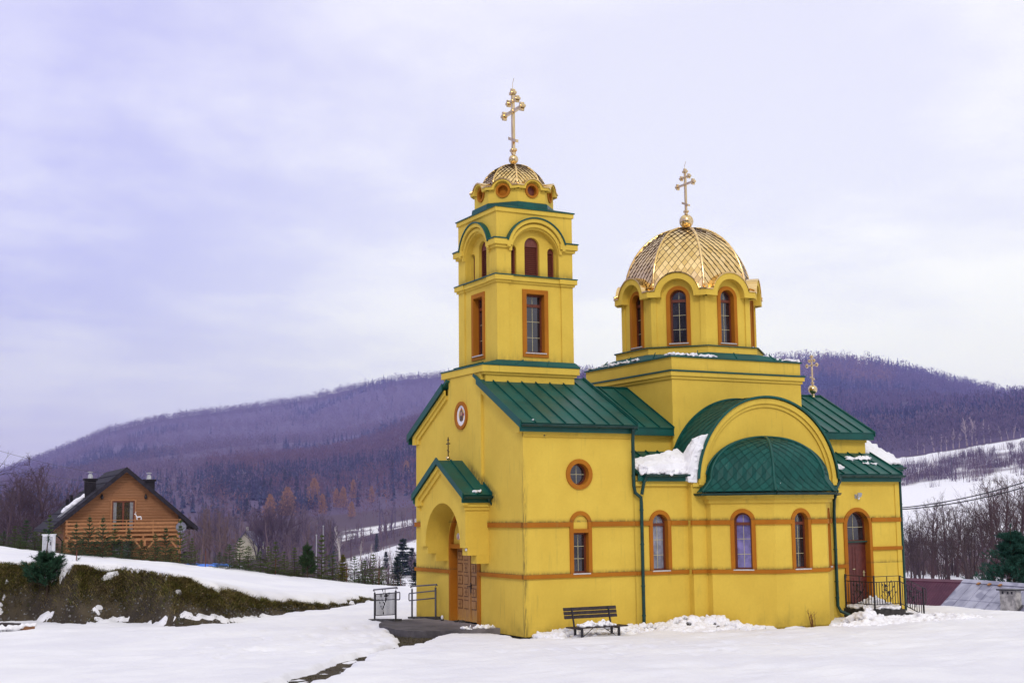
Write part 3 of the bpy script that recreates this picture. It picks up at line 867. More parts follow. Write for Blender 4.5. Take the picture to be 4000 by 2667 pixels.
sq = [(TX1+e, TY1+e, 12.826), (TX0-e, TY1+e, 12.826), (TX0-e, TY0-e, 12.826), (TX1+e, TY0-e, 12.826)]
oc = octv(OR+.10, 12.90, XT, YC); oc1 = octv(OR+.08, 13.05, XT, YC); oc2 = octv(OR-.02, 13.10, XT, YC)
mb.add(sq+oc+oc1+oc2, [(0, 1, 6, 5), (1, 2, 8, 7), (2, 3, 10, 9), (3, 0, 4, 11), (0, 5, 4), (1, 7, 6), (2, 9, 8), (3, 11, 10)]+[(q+i, q+(i+1) % 8, q+8+(i+1) % 8, q+8+i) for q in (4, 12) for i in range(8)])
mb.build('tower_cap_roof', M['green'], church)

# ------------------------------------------------------------- octagon + scalloped eave + gored dome
def oct_planes(R, cx, cy):
    """eight facets, u from 0 to facet width; facet k faces angle k*45 deg"""
    out = []
    for k in range(8):
        th = k*PI/4
        a = np.array([cx+R*math.cos(th-PI/8), cy+R*math.sin(th-PI/8), 0]); b = np.array([cx+R*math.cos(th+PI/8), cy+R*math.sin(th+PI/8), 0])
        out.append((Plane(a, b-a), np.linalg.norm(b-a), th))
    return out

def gored_dome(cx, cy, rb, z0, h, du, dv, rib, eave_r, eave_z, power=1.0):
    """eight curved gores of overlapping diamond sheets with rounded hip ribs"""
    t2 = math.tan(PI/8)
    def prof(a): return rb*math.cos(a)**power, z0+h*math.sin(a)
    # arc-length table
    A = np.linspace(0, PI/2, 200); rz = np.array([prof(a) for a in A]); L = np.concatenate([[0], np.cumsum(np.hypot(*np.diff(rz, axis=0).T))])
    def at(s): a = np.interp(s, L, A); return prof(a)
    core = MB(); tiles = MB(); lips = MB()
    tot = L[-1]
    for k in range(8):
        th = k*PI/4; n = np.array([math.cos(th), math.sin(th), 0]); t = np.array([-math.sin(th), math.cos(th), 0])
        ctr = np.array([cx, cy, 0])
        def P(s, u, lift=0):
            r, z = at(s); r2, z2 = at(min(s+.02, tot)); r1, z1 = at(max(s-.02, 0))
            nn = n*(z2-z1)+K*(r1-r2); nn /= np.linalg.norm(nn)
            u = max(-r*t2, min(r*t2, u)); return ctr+n*r+t*u+K*z+nn*lift
        m = 18
        for i in range(m):
            s0, s1 = tot*i/m, tot*(i+1)/m
            core.quad(P(s0, -9), P(s0, 9), P(s1, 9), P(s1, -9))
        j = 0; s = 0.0
        while s < tot-dv*.3:
            hw = at(s)[0]*t2
            kk = int(hw/du)+2
            for i in range(-kk, kk+1):
                u = (i+.5*(j % 2))*du
                if abs(u) > hw+du*.35: continue
                g = .47
                lift = .012+.010*random.random(); tw = (random.random()-.5)*.008
                q = [P(max(s-dv*.97, 0), u, lift+.022), P(s, u+du*.49, lift*.5+.010+tw), P(min(s+dv*.98, tot), u, .004), P(s, u-du*.49, lift*.5+.010-tw)]
                if np.linalg.norm(q[1]-q[3]) < .02: continue
                tiles.add(q, [(0, 1, 2, 3)])
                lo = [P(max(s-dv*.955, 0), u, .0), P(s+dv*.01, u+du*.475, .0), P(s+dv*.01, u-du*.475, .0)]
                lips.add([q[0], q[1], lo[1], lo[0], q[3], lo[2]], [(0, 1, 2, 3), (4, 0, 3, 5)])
            s += dv; j += 1
    dm = core.build('dome', M['gold_dark'], church)
    tiles.build('gilded_shingles', M['gold'], dm, fix=False); lips.build('shingle_lips', M['gold_dark'], dm, fix=False)  # lips coloured dark to stand for the shade under the tile edges
    rb_ = MB()
    for k in range(8):
        th = PI/8+k*PI/4; d = np.array([math.cos(th), math.sin(th), 0])
        pts = [np.array([cx, cy, 0])+d*eave_r+K*eave_z, np.array([cx, cy, 0])+d*((eave_r+rb/c8)/2+.02)+K*(eave_z+.07)]
        for a in np.linspace(.03, PI/2*.985, 22):
            r, z = prof(a); pts.append(np.array([cx, cy, 0])+d*(r/c8)+K*z)
        rb_.tube(pts, rib, 8)
        for i in range(2, len(pts)-1, 2):
            rb_.tube([pts[i], pts[i]+(pts[i+1]-pts[i])*.18], rib*1.12, 8)
    rb_.build('hip_rib', M['gold'], dm)
    return dm

def scallops(cx, cy, R, zeave, arch_r, arch_zc, band_w, corn_z0, proud, depth_in, inner_r=None, inner_zc=None):
    """cornice that rises in a round arch over every facet, with a gilded hood above it"""
    for pl, w, th in oct_planes(R, cx, cy):
        c = w/2; ri = inner_r or arch_r-band_w; zi = inner_zc or arch_zc
        n = 22
        a0 = math.asin(max(-.9, min(.95, (zeave-arch_zc)/arch_r)))
        outer = [(c+arch_r*math.cos(a0+(PI-2*a0)*i/n), arch_zc+arch_r*math.sin(a0+(PI-2*a0)*i/n)) for i in range(n+1)]
        inner = [(c-ri*math.cos(PI*i/n), zi+ri*math.sin(PI*i/n)) for i in range(n+1)]
        ext = proud*math.tan(PI/8)
        pts = [(w+ext, corn_z0), (w+ext, zeave)]+outer+[(-ext, zeave), (-ext, corn_z0), (c-ri, corn_z0)]+inner+[(c+ri, corn_z0)]
        mb = MB(); prism_on(mb, pl, pts, proud, .01); mb.build('scalloped_cornice', M['stucco'], church)
        # gilded hood: strips of sheet running back into the dome, turned up at the corners
        hd = MB(); f = proud+.035; rr = arch_r+.012
        prof = [(w+ext*1.2, zeave+.012), (c+rr*math.cos(a0)+.02, zeave+.012)]+[(c+rr*math.cos(a0+(PI-2*a0)*i/n), arch_zc+rr*math.sin(a0+(PI-2*a0)*i/n)) for i in range(n+1)]+[(c-rr*math.cos(a0)-.02, zeave+.012), (-ext*1.2, zeave+.012)]
        for a, b in zip(prof[:-1], prof[1:]):
            ins = depth_in
            tuck = 0.0
            e = .006*random.random()
            segs = 3
            for s_ in range(segs):
                d0, d1 = f-(f+ins)*s_/segs, f-(f+ins)*(s_+1)/segs
                la = max(0, 1-(ins and max(0, -d1)/2.4)); 
                def at(p, d):
                    # keep within the facet wedge as it runs inward
                    lim = (w/2)*(1+d/(R*c8))
                    u = c+max(-lim, min(lim, p[0]-c)); return pl.at(u, p[1]+e+.05*max(0., -d)*(1 if s_ else .6), d)
                hd.quad(at(a, d0), at(b, d0), at(b, d1), at(a, d1))
            hd.quad(pl.at(a[0], a[1], f), pl.at(b[0], b[1], f), pl.at(b[0], b[1]-.035, f-.004), pl.at(a[0], a[1]-.035, f-.004))
        hd.build('gilded_hood', M['gold'], church, fix=False)

# lantern of the tower
for k, (pl, w, th) in enumerate(oct_planes(OR, XT, YC)):
    top = [(w, 13.0), (w, 13.56)]+[(w/2+.36*math.cos(PI*i/16), 13.46+.36*math.sin(PI*i/16)) for i in range(17)]+[(0, 13.56), (0, 13.0)]
    h = roundwin(pl, w/2, 13.455, .165, .07, .12, 'glass' if k in (4, 6, 0) else 'trim', church, False, fill='louvre' if k in (6, 4, 7, 0) else 'trim')
    wall('lantern_wall', pl, top[::-1], [h])
scallops(XT, YC, OR, 13.60, .36, 13.46, .09, 13.49, .125, .40, .27, 13.475)
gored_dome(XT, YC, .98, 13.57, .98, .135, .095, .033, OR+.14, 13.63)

# ================================================================== CROSSING AND DRUM
for pl in four_sides(XW, XE, YS, YN):
    wall('crossing_wall', pl, rect2(0, Q, 4.2, 8.28))
ledge('crossing_cornice', XW, XE, YS, YN, [(7.575, 7.665, .045), (7.667, 7.80, .095)])
mb = MB(); d = .125; mb.box(XW-d, XE+d, YS-d, YN+d, 7.802, 7.85); mb.build('cornice_flashing', M['green'], church)
mb = MB(); d = .05; mb.box(XW-d, XE+d, YS-d, YN+d, 8.262, 8.305); z1 = 8.50
sq = [(XE, YN), (XW, YN), (XW, YS), (XE, YS)]
P = [(x, y, 8.306) for x, y in sq]; R_ = 2.62
mb.add(P+octv(R_, z1, XC, YC), [(0, 1, 6, 5), (1, 2, 8, 7), (2, 3, 10, 9), (3, 0, 4, 11), (0, 5, 4), (1, 7, 6), (2, 9, 8), (3, 11, 10)])
for k in range(4):
    for t in (.2, .5, .8):
        p = V3(P[k])*(1-t)+V3(P[(k+1) % 4])*t; q = V3((XC, YC, z1))+(p-V3((XC, YC, 8.306)))*(.93)*np.array([1, 1, 0])
        e = V3(P[(k+1) % 4])-V3(P[k]); e /= np.linalg.norm(e); mb.obox(p-e*.014, e*.028, q-p, (0, 0, .04))
mb.build('crossing_roof', M['green'], church)
mb = MB()
for pl, w, th in oct_planes(2.56, XC, YC): mb.poly(rect2(0, w, 8.42, 8.715), pl.P, pl.u, K)
mb.build('drum_plinth', M['stucco'], church)
mb = MB(); a, b = octv(2.63, 8.716, XC, YC), octv(2.63, 8.742, XC, YC); c_ = octv(2.2, 8.79, XC, YC)
mb.add(a+b+c_, [(i, (i+1) % 8, 8+(i+1) % 8, 8+i) for i in range(8)]+[(8+i, 8+(i+1) % 8, 16+(i+1) % 8, 16+i) for i in range(8)]+[tuple(range(7, -1, -1))])
mb.build('drum_flashing', M['green'], church)
DR = 2.295
for pl, w, th in oct_planes(DR, XC, YC):
    h = window(pl, w/2-.27, w/2+.27, 8.87, 10.63, 'arch', .125, .19, True, True, 10.28, 'glass', (1, 3))
    top = [(w, 8.75), (w, 10.56)]+[(w/2+.62*math.cos(PI*i/16), 10.42+.62*math.sin(PI*i/16)) for i in range(17)]+[(0, 10.56), (0, 8.75)]
    wall('drum_wall', pl, top[::-1], [h])
mb = MB()
for k in range(8):       # angle pilasters
    th = PI/8+k*PI/4
    for s in (-1, 1):
        pl, w, _ = oct_planes(DR, XC, YC)[k if s < 0 else (k+1) % 8]
        prism_on(mb, pl, rect2(w-.155, w+.016, 8.75, 10.40) if s < 0 else rect2(-.016, .155, 8.75, 10.40), .04, .01)
mb.build_each('angle_pilaster', M['stucco'], church)
scallops(XC, YC, DR, 10.60, .735, 10.45, .2, 10.385, .25, .75, .545, 10.42)
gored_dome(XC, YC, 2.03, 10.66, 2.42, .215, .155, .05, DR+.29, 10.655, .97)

# ================================================================== SHORT NAVE ARM, AISLE, SACRISTY, CHANCEL ARM
AE, AEZ, ARZ = 1.05, 6.02, 7.49
def arm(x0, x1, e0, e1):
    sheet('arm_roof', [(x0, AE, AEZ), (x1, AE, AEZ), (x1, YC, ARZ), (x0, YC, ARZ)], sgap=.5)
    sheet('arm_roof', [(x1, W-AE, AEZ), (x0, W-AE, AEZ), (x0, YC, ARZ), (x1, YC, ARZ)], sgap=.5)
    pS_ = Plane((x0, AE+.24, 0), (1, 0, 0))
    wall('arm_wall', pS_, rect2(0, x1-x0-e1, 5.0, 6.0)); wall('arm_wall', Plane((x1-e1, W-AE-.24, 0), (-1, 0, 0)), rect2(0, x1-x0-e1, 5.0, 6.0))
    mb = MB(); prism_on(mb, pS_, rect2(0, x1-x0-e1+.03, 5.69, 5.79), .05, .01); mb.build('arm_cornice', M['stucco'], church)
    mb = MB()
    for y_, s in ((AE, 1), (W-AE, -1)):
        mb.box(x0, x1, min(y_+.03*s, y_+.06*s), max(y_+.03*s, y_+.06*s), AEZ-.24, AEZ-.02)
        mb.box(x0, x1, min(y_+.0*s, y_+.25*s), max(y_+.0*s, y_+.25*s), AEZ-.245, AEZ-.225)
    if e1:
        for s in (0, 1):
            A = (x1, AE-.02, AEZ-.14) if s == 0 else (x1, W-AE+.02, AEZ-.14)
            mb.obox(A, (.03, 0, 0), (0, (YC-AE+.02)*(1 if s == 0 else -1), ARZ-AEZ), (0, 0, .19))
    mb.build_each('arm_fascia', M['green'], church)
arm(L1+.03, XW, 0, 0)
arm(XE, 14.2, 0, .22)
mb = MB(); mb.box(L1, 5.9, YC-.06, YC+.06, ARZ-.01, ARZ+.03); mb.box(XE, 14.22, YC-.06, YC+.06, ARZ-.01, ARZ+.03); mb.build('ridge_cap', M['green'], church)
# lower roofs
LE, LEZ, LTZ, LTY = -.25, 4.585, 5.3, 1.3
sheet('aisle_roof', [(L1+.02, LE, LEZ-.03), (5.85, LE, LEZ-.03), (5.85, LTY, LTZ), (L1+.02, LTY, LTZ)])
sheet('sacristy_roof', [(11.1, LE, LEZ), (14.13, LE, LEZ), (14.2, LTY, LTZ+.04), (11.1, LTY, LTZ+.04)], sgap=.5)
sheet('aisle_roof', [(5.85, W-LE, LEZ), (L1+.02, W-LE, LEZ), (L1+.02, W-LTY, LTZ), (5.85, W-LTY, LTZ)])
sheet('sacristy_roof', [(14.13, W-LE, LEZ), (11.1, W-LE, LEZ), (11.1, W-LTY, LTZ), (14.13, W-LTY, LTZ)], sgap=.5)
mb = MB()
for x0, x1 in ((L1+.02, 5.6), (11.2, 14.1)):
    for y_, s in ((LE, 1), (W-LE, -1)):
        mb.box(x0, x1, min(y_+.04*s, y_+.065*s), max(y_+.04*s, y_+.065*s), LEZ-.25, LEZ-.03)
        mb.box(x0, x1, min(y_+.066*s, y_+.215*s), max(y_+.066*s, y_+.215*s), LEZ-.245, LEZ-.225)
mb.obox((14.10, LE-.01, LEZ-.14), (.035, 0, 0), (0.06, LTY-LE, LTZ-LEZ+.03), (0, 0, .2))
mb.build_each('fascia', M['green'], church)
gutter([(L1+.2, LE-.05, LEZ-.06), (5.5, LE-.05, LEZ-.06)])
gutter([(11.25, LE-.05, LEZ-.05), (14.16, LE-.05, LEZ-.05)])
band('cornice', [(pA, L1, 5.62, 4.2, 4.335, .075), (pA, 11.1, 14.03, 4.27, 4.335, .075)], mat='stucco')
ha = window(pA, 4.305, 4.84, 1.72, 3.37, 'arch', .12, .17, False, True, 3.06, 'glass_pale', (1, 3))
wall('aisle_wall', pA, rect2(L1-.02, 5.62, .02, 4.5), [ha])
mb = MB(); prism_on(mb, pA, rect2(3.936, 4.132, .5, .705), .006, .01, [rect2(3.948, 4.12, .512, .693)]); prism_on(mb, pA, rect2(3.95, 4.118, .514, .691), .004, .01); mb.build('access_flap', M['stucco'], church)
hd_ = arch2(11.80, 12.74, .37, 3.385, 22)
wall('sacristy_wall', pA, rect2(11.05, 14.12, .02, 4.5), [hd_])
mb = MB(); prism_on(mb, pA, rect2(13.93, 14.12, .1, 4.33), .03, .01); mb.build('corner_pilaster', M['stucco'], church)
wall('sacristy_wall', Plane((14.12, -.032, 0), (0, 1, 0)), [(0, .02), (W+.06, .02), (W+.06, 4.55), (W-1.3, 5.22), (1.33, 5.22), (0, 4.55)])
wall('aisle_wall', Plane((14.12, W+.03, 0), (-1, 0, 0)), rect2(0, 14.12-L1, .02, 4.6))
wall('chancel_gable', Plane((13.98, LTY-.01, 0), (0, 1, 0)), [(0, 5), (W-2*LTY, 5), (W-2*LTY, 5.9), ((W-2*LTY)/2, 7.4), (0, 5.9)])
mb = MB(); mb.box(L1, 14.07, .02, W-.02, -.4, .03); mb.build('plinth', M['concrete_dark'], church)
# the eastern apse, seen only by its snowy roof edge
EA = [(14.12, 1.8), (15.7, 1.8), (16.35, 2.75), (16.35, W-2.75), (15.7, W-1.8), (14.12, W-1.8)]
mb = MB()
for a, b in zip(EA[:-1], EA[1:]): mb.quad((*a, -.2), (*b, -.2), (*b, 4.8), (*a, 4.8))
mb.build('apse_wall', M['stucco'], church)
EO = [(14.15, 1.5), (15.9, 1.5), (16.65, 2.6), (16.65, W-2.6), (15.9, W-1.5), (14.15, W-1.5)]
mb = MB(); ap = (14.2, YC, 6.75)
for a, b in zip(EO[:-1], EO[1:]): mb.add([(*a, 4.93), (*b, 4.93), ap], [(0, 1, 2)]); mb.quad((*a, 4.75), (*b, 4.75), (*b, 4.93), (*a, 4.93))
mb.build('apse_roof', M['green'], church)
gutter([(x, y-.06 if y < YC else y+.06, 4.87) for x, y in EO[:3]])
downpipe([(14.17, -.1, 4.5), (14.17, -.06, 4.3), (14.17, -.06, .15)], .045, [(14.17, -.06, z) for z in (3.6, 2.6, 1.4)])
# door with fanlight
mb = MB(); od = arch2(11.665, 12.86, .37, 3.505, 22)
mb.poly(od[1:]+od[:1]+[hd_[i] for i in [0]+list(range(len(hd_)-1, 0, -1))], pA.P+pA.n*.04, pA.u, K)
for ring, db in ((od, -.01), (hd_, -.24)):
    for a in range(1, len(ring)):
        p, q = ring[a], ring[(a+1) % len(ring)]; mb.quad(pA.at(*p, .04), pA.at(*q, .04), pA.at(*q, db), pA.at(*p, db))
sd = mb.build('door_surround', M['trim'], church)
pd = pA.off(-.2)
mb = MB(); mb.poly([p for p in hd_ if p[1] > 2.42]+[(11.8, 2.42), (12.74, 2.42)], pd.P-pd.n*.03, pd.u, K); mb.build('fanlight_pane', M['glass'], sd)
mb = MB(); prism_on(mb, pd.off(.0), hd_, .01, .05, [[p if p[1] > 2 else (p[0], 2.46) for p in arch2(11.85, 12.69, 2.46, 3.33, 22)]])
mb.build('frame', M['brown'], sd)
b = MB(); prism_on(b, pd.off(-.025), rect2(12.263, 12.277, 2.46, 3.3), .004, .002); prism_on(b, pd.off(-.025), rect2(11.86, 12.68, 2.87, 2.884), .007, .002); b.build('glazing_bar', M['gilt_bar'], sd)
mb = MB(); prism_on(mb, pd, rect2(11.78, 12.76, 2.395, 2.425), .12, .02); mb.build('drip_edge', M['green'], sd)
mb = MB(); prism_on(mb, pd, rect2(11.80, 12.74, .37, 2.4), .012, .04); dr = mb.build('side_door', M['darkdoor'], church)
mb = MB()
for a, b_ in ((11.88, 12.1), (12.17, 12.22), (12.29, 12.52)): prism_on(mb, pd, rect2(a, b_, .5, 1.25), .022, 0); prism_on(mb, pd, rect2(a, b_, 1.34, 2.25), .022, 0)
mb.build_each('raised_panel', M['darkdoor'], dr)
mb = MB(); prism_on(mb, pd, rect2(12.60, 12.64, 1.3, 1.48), .03, 0); mb.tube([pd.at(12.62, 1.42, .03), pd.at(12.62, 1.42, .075), pd.at(12.53, 1.42, .08)], .012, 8); prism_on(mb, pd, rect2(12.16, 12.24, 1.52, 1.55), .04, 0); mb.build('door_handle', M['gilt_bar'], dr)
# floodlight and meter box
mb = MB(); prism_on(mb, pA, rect2(12.20, 12.29, 3.80, 3.93), .03, 0); mb.tube([pA.at(12.25, 3.87, .03), pA.at(12.25, 3.86, .12)], .018, 8)
mb.obox(pA.at(12.19, 3.87, .11), (.15, 0, 0), (0, -.05, -.03), (0, -.05, .11)); fl = mb.build('floodlight', M['grey_plastic'], church)
mb = MB(); mb.sphere(pA.at(12.28, 3.80, .10), .042, 12, 8); mb.build('motion_sensor', M['white_plastic'], fl)
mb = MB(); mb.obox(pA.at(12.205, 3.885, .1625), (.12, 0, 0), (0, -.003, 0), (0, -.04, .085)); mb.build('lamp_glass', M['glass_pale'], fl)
mb = MB(); prism_on(mb, pA, rect2(11.36, 11.565, 1.40, 1.805), .055, 0); bx = mb.build('meter_box', M['grey_plastic'], church)
mb = MB(); prism_on(mb, pA.off(.055), rect2(11.42, 11.525, 1.6, 1.72), .004, 0); prism_on(mb, pA.off(.055), rect2(11.42, 11.525, 1.5, 1.59), .003, 0); mb.build('meter_window', M['trim'], bx)
mb = MB(); mb.box(11.60, 11.66, -.1, -.03, 1.28, 1.4); mb.build('doorbell', M['iron'], church)

# ================================================================== SOUTH ARM WITH BARREL ROOF
BX, BZ, BR = 8.50, 4.22, 2.74
PX0, PX1 = 5.594, 11.42
hp = [(PX0, .02), (PX1, .02), (PX1, 4.3)]+[(BX+2.63*math.cos(PI*i/48), BZ+2.63*math.sin(PI*i/48)) for i in range(1, 48)]+[(PX0, 4.3)]
wall('south_arm_wall', pP, hp)
mb = MB()
for x_ in (PX0, PX1): mb.quad((x_, -.2547, 0), (x_, 1.2, 0), (x_, 1.2, 4.5), (x_, -.2547, 4.5))
mb.build('south_arm_wall', M['stucco'], church)
mb = MB()
for ro, ri, d, zb in ((2.685, 2.53, .115, 4.36), (2.54, 2.42, .055, 4.25)):
    pts = halfring(BX, BZ, ro, ri, 56)
    prism_on(mb, pP, pts, d, .0)
mb.build_each('arch_moulding', M['stucco'], church)
mb = MB()
for s in (-1, 1):
    u0, u1 = (BX-2.71, BX-2.50) if s < 0 else (BX+2.50, BX+2.71)
    prism_on(mb, pP, rect2(u0, u1, 4.30, 4.44), .118, .01)
    u0, u1 = (BX-2.88, BX-2.42) if s < 0 else (BX+2.42, BX+2.90)
    prism_on(mb, pP, rect2(u0, u1, 4.17, 4.299), .06, .01)
mb.build_each('impost', M['stucco'], church)
# barrel: smooth underlay, shingles, front trim
def barrel(x, r=BR): return x
mb = MB(); n = 60
ang = np.linspace(.06, PI-.06, n)
for a, b in zip(ang[:-1], ang[1:]):
    p = [(BX+BR*math.cos(t), y, BZ+BR*math.sin(t)) for t in (a, b) for y in (-.40, YS+.02)]
    mb.add([p[0], p[1], p[3], p[2]], [(0, 1, 2, 3)], True)
br = mb.build('barrel_roof', M['green_dark'], church)
tl = MB(); du, dv = .30, .205; arc = BR*(PI-.12)
j = 0; s = 0.0
while s < arc:
    i = 0; y = -.40
    while y < YS+.1:
        yy = y+(.5*(j % 2))*du
        def P(s_, y_, l): t = .06+min(max(s_, 0), arc)/BR; return (BX+(BR+l)*math.cos(t), min(max(y_, -.40), YS+.02), BZ+(BR+l)*math.sin(t))
        up = 1 if s < arc/2 else -1      # lower tip points to the eave
        l = .006+.006*random.random()
        q = [P(s-up*dv*.97, yy, l+.016), P(s, yy+du*.485, l+.008), P(s+up*dv*.97, yy, .004), P(s, yy-du*.485, l+.008)]
        tl.add(q, [(0, 1, 2, 3)]); y += du
    s += dv; j += 1
tl.build('shingles', M['shingle'], br, fix=False)
mb = MB(); prism_on(mb, Plane((0, -.405, 0), (1, 0, 0)), halfring(BX, BZ, BR+.03, BR-.035, 64, .07, PI-.07), .03, .03); mb.build('verge_trim', M['green'], br)
mb = MB(); prism_on(mb, Plane((0, YS-.03, 0), (1, 0, 0)), halfring(BX, BZ, BR+.07, BR-.02, 64, .3, PI-.3), .02, .05); mb.build('wall_flashing', M['green'], br)

# ================================================================== SOUTH APSE (KLIROS)
XA, H, SA, Y1, YF = 8.4256, 2.322, .981, -.4913, -1.8132
V5 = [(XA-H, -.25), (XA-H, Y1), (XA-SA, YF), (XA+SA, YF), (XA+H, Y1), (XA+H, -.25)]
fac = []
for a, b in zip(V5[:-1], V5[1:]):
    a3, b3 = V3((*a, 0)), V3((*b, 0)); fac.append((Plane(a3, b3-a3), np.linalg.norm(b3-a3)))
strips = []
for k, (pl, w) in enumerate(fac):
    hs = []; gaps = []
    if k in (1, 2, 3):
        c = w/2+(.0 if k != 2 else .0); hw = .255
        hs = [window(pl, c-hw, c+hw, 1.72, 3.385, 'arch', .118, .17, False, True, 3.06, {1: 'glass_curtain', 2: 'glass', 3: 'glass'}[k], (1, 3))]
        gaps = [(c-hw-.118, c+hw+.118, ZU)]
    wall('apse_wall', pl, rect2(0, w, .05, 3.9), hs)
    strips += courses(pl, -.02, w+.02, gaps)
band('string_course', strips)
mb = MB()
for a, b in zip(V5[:-1], V5[1:]):
    cx = np.array([XA, -.25]); ia, ib = cx+(V3(a)-cx)*.985, cx+(V3(b)-cx)*.985
    mb.quad((*ia, -.35), (*ib, -.35), (*ib, .06), (*ia, .06))
mb.build('plinth', M['stucco'], church)
band('string_course', courses(pA, L1+.0, 5.56, [(4.185, 4.96, ZU)])+courses(pP, PX0-.05, XA-H+.0, [])+courses(pP, XA+H, PX1+.05)+courses(pA, 11.42, 14.15, [(11.665, 12.86, ZU), (11.665, 14.2, ZL)])+[(pA, 12.86, 14.16, 2.125, 2.238, .05)]+[(Plane((14.12, -.03, 0), (0, 1, 0)), .02, 1.8, 3.04, 3.17, .05)])
def ring_poly(sc, z): return [(XA+(x-XA)*(1+sc/2.3)+0, (y if abs(y+.25) < 1e-6 else -.25+(y+.25)*(1+sc/1.56)), z) for x, y in V5]
mb = MB()
for z0, z1, sc in ((3.675, 3.785, .07), (3.786, 3.93, .15)):
    lo, hi = ring_poly(sc, z0), ring_poly(sc, z1)
    mb.add(lo+hi, [(i, i+1, 7+i, 6+i) for i in range(5)]+[tuple(range(6)), tuple(range(11, 5, -1))])
mb.build('apse_cornice', M['stucco'], church)
# curved half-dome: kicked eave, then an elliptical sweep up to the wall
def conch(k, s, f):
    """point on rib k (0..5) at profile parameter s; s<0.14 is the kicked eave"""
    x, y = V5[k]
    if s < .16:
        t = s/.16; sc = 1.135-.155*t+.03*t*(1-t)*-1; z = 4.0+.385*t
    else:
        t = (s-.16)/.84; a = t*PI/2; sc = .98*math.cos(a)**.92 if t < 1 else 0; z = 4.385+1.29*math.sin(a)
    xx = XA+(x-XA)*sc; yy = -.25+(y+.25)*(sc*1.02)
    return np.array([xx, yy, z])
core = MB(); tiles = MB()
S_ = np.concatenate([np.linspace(0, .16, 6), np.linspace(.16, 1, 22)[1:]])
for k in range(5):
    for a, b in zip(S_[:-1], S_[1:]): core.add([conch(k, a, 0), conch(k+1, a, 0), conch(k+1, b, 0), conch(k, b, 0)], [(0, 1, 2, 3)])
core.poly([(x, z) for x, z in [(XA-2.3, 4.4), (XA+2.3, 4.4)]+[(XA+2.28*math.cos(PI*i/30), 4.4+1.27*math.sin(PI*i/30)) for i in range(31)]], (0, -.27, 0), (1, 0, 0))
cr = core.build('apse_roof', M['green_dark'], church)
for k in range(1, 4):
    mid = [(conch(k, s, 0)+conch(k+1, s, 0))/2 for s in np.linspace(0, 1, 200)]
    L = np.concatenate([[0], np.cumsum(np.linalg.norm(np.diff(mid, axis=0), axis=1))])
    tot = L[-1]
    def P(s, u, l):
        q = np.interp(min(max(s, 0), tot), L, np.linspace(0, 1, 200)); a, b = conch(k, q, 0), conch(k+1, q, 0)
        q2 = min(q+.01, 1); c_ = (conch(k, q2, 0)+conch(k+1, q2, 0))/2; m_ = (a+b)/2
        w = np.linalg.norm(b-a); e = (b-a)/(w+1e-9); nn = np.cross(e, c_-m_); nn /= (np.linalg.norm(nn)+1e-9)
        if nn[2] < 0 and q > .2: nn = -nn
        u = max(-w/2, min(w/2, u)); return m_+e*u+nn*l
    du, dv = .285, .175; s = .02; j = 0
    while s < tot-.05:
        w = np.linalg.norm(np.subtract(*[conch(k+i, np.interp(s, L, np.linspace(0, 1, 200)), 0) for i in (0, 1)]))
        kk = int(w/2/du)+2
        for i in range(-kk, kk+1):
            u = (i+.5*(j % 2))*du
            if abs(u) > w/2+du*.3: continue
            l = .006+.006*random.random()
            q = [P(s-dv*.97, u, l+.018), P(s, u+du*.485, l+.010), P(s+dv*.97, u, .006), P(s, u-du*.485, l+.010)]
            if np.linalg.norm(np.subtract(q[1], q[3])) < .03: continue
            tiles.add(q, [(0, 1, 2, 3)])
        s += dv; j += 1
for k in (0, 4):         # the short returns beside the wall
    for a, b in zip(S_[:-1], S_[1:]):
        n_ = np.array([-1 if k == 0 else 1, 0, .3])*.012
        tiles.add([conch(k, a, 0)+n_, conch(k+1, a, 0)+n_, conch(k+1, b, 0)+n_*.4, conch(k, b, 0)+n_*.4], [(0, 1, 2, 3)])
tiles.build('shingles', M['shingle'], cr, fix=False)
mb = MB()
for k in range(1, 5): mb.tube([conch(k, s, 0)+np.array([0, -.01, .015]) for s in S_[:-1]], .042, 8)
mb.tube([(XA+2.33*math.cos(t), -.31, 4.38+1.33*math.sin(t)) for t in np.linspace(.12, PI-.12, 40)], .035, 8)
mb.build('hip_rib', M['green'], cr)
eo = [p+(p-np.array([XA, -.25, 4.0]))*np.array([.022, .03, 0]) for p in [conch(k, 0, 0) for k in range(6)]]
gutter([p-K*.045 for p in eo], .062)
downpipe([eo[4]+np.array([.06, .25, -.1]), (10.99, -.42, 3.75), (11.0, -.40, 3.55), (11.02, -.36, 3.4), (11.02, -.36, .45), (11.08, -.42, .28), (11.3, -.75, .12)], .052,
         [(11.02, -.36, z) for z in (3.1, 2.2, 1.2, .7)])
downpipe([(11.38, -.31, 4.50), (11.36, -.33, 4.36), (11.22, -.35, 4.2), (11.04, -.40, 4.02)], .052)
downpipe([(3.97, -.28, 4.47), (3.93, -.2, 4.3), (3.88, -.15, 3.95)], .05)

# altar-end cross
cross((13.87, YC), 7.72, .165, 1.08, .26, 'small gilded budded cross on the chancel ridge', True)
# little plain cross on the porch ridge
mb = MB(); x, y = -.56, PAC
zb = pz(PAC)+.09
for a, b in (((x-.012, y-.014, zb), (.024, .028, .62)),): mb.box(a[0], a[0]+b[0], a[1], a[1]+b[1], a[2], a[2]+b[2])
mb.box(x-.014, x+.014, y-.12, y+.12, zb+.40, zb+.435); mb.box(x-.013, x+.013, y-.055, y+.055, zb+.52, zb+.55)
mb.obox((x-.013, y-.06, zb+.16), (.026, 0, 0), (0, .12, .05), (0, 0, .028))
o = mb.build('cross', M['gold_dark'], church); tag(o, 'small dark plain cross on the porch ridge')
mb = MB(); mb.sphere((x, y, zb-.02), .062, 18, 12); mb.build('orb', M['gold2'], o)
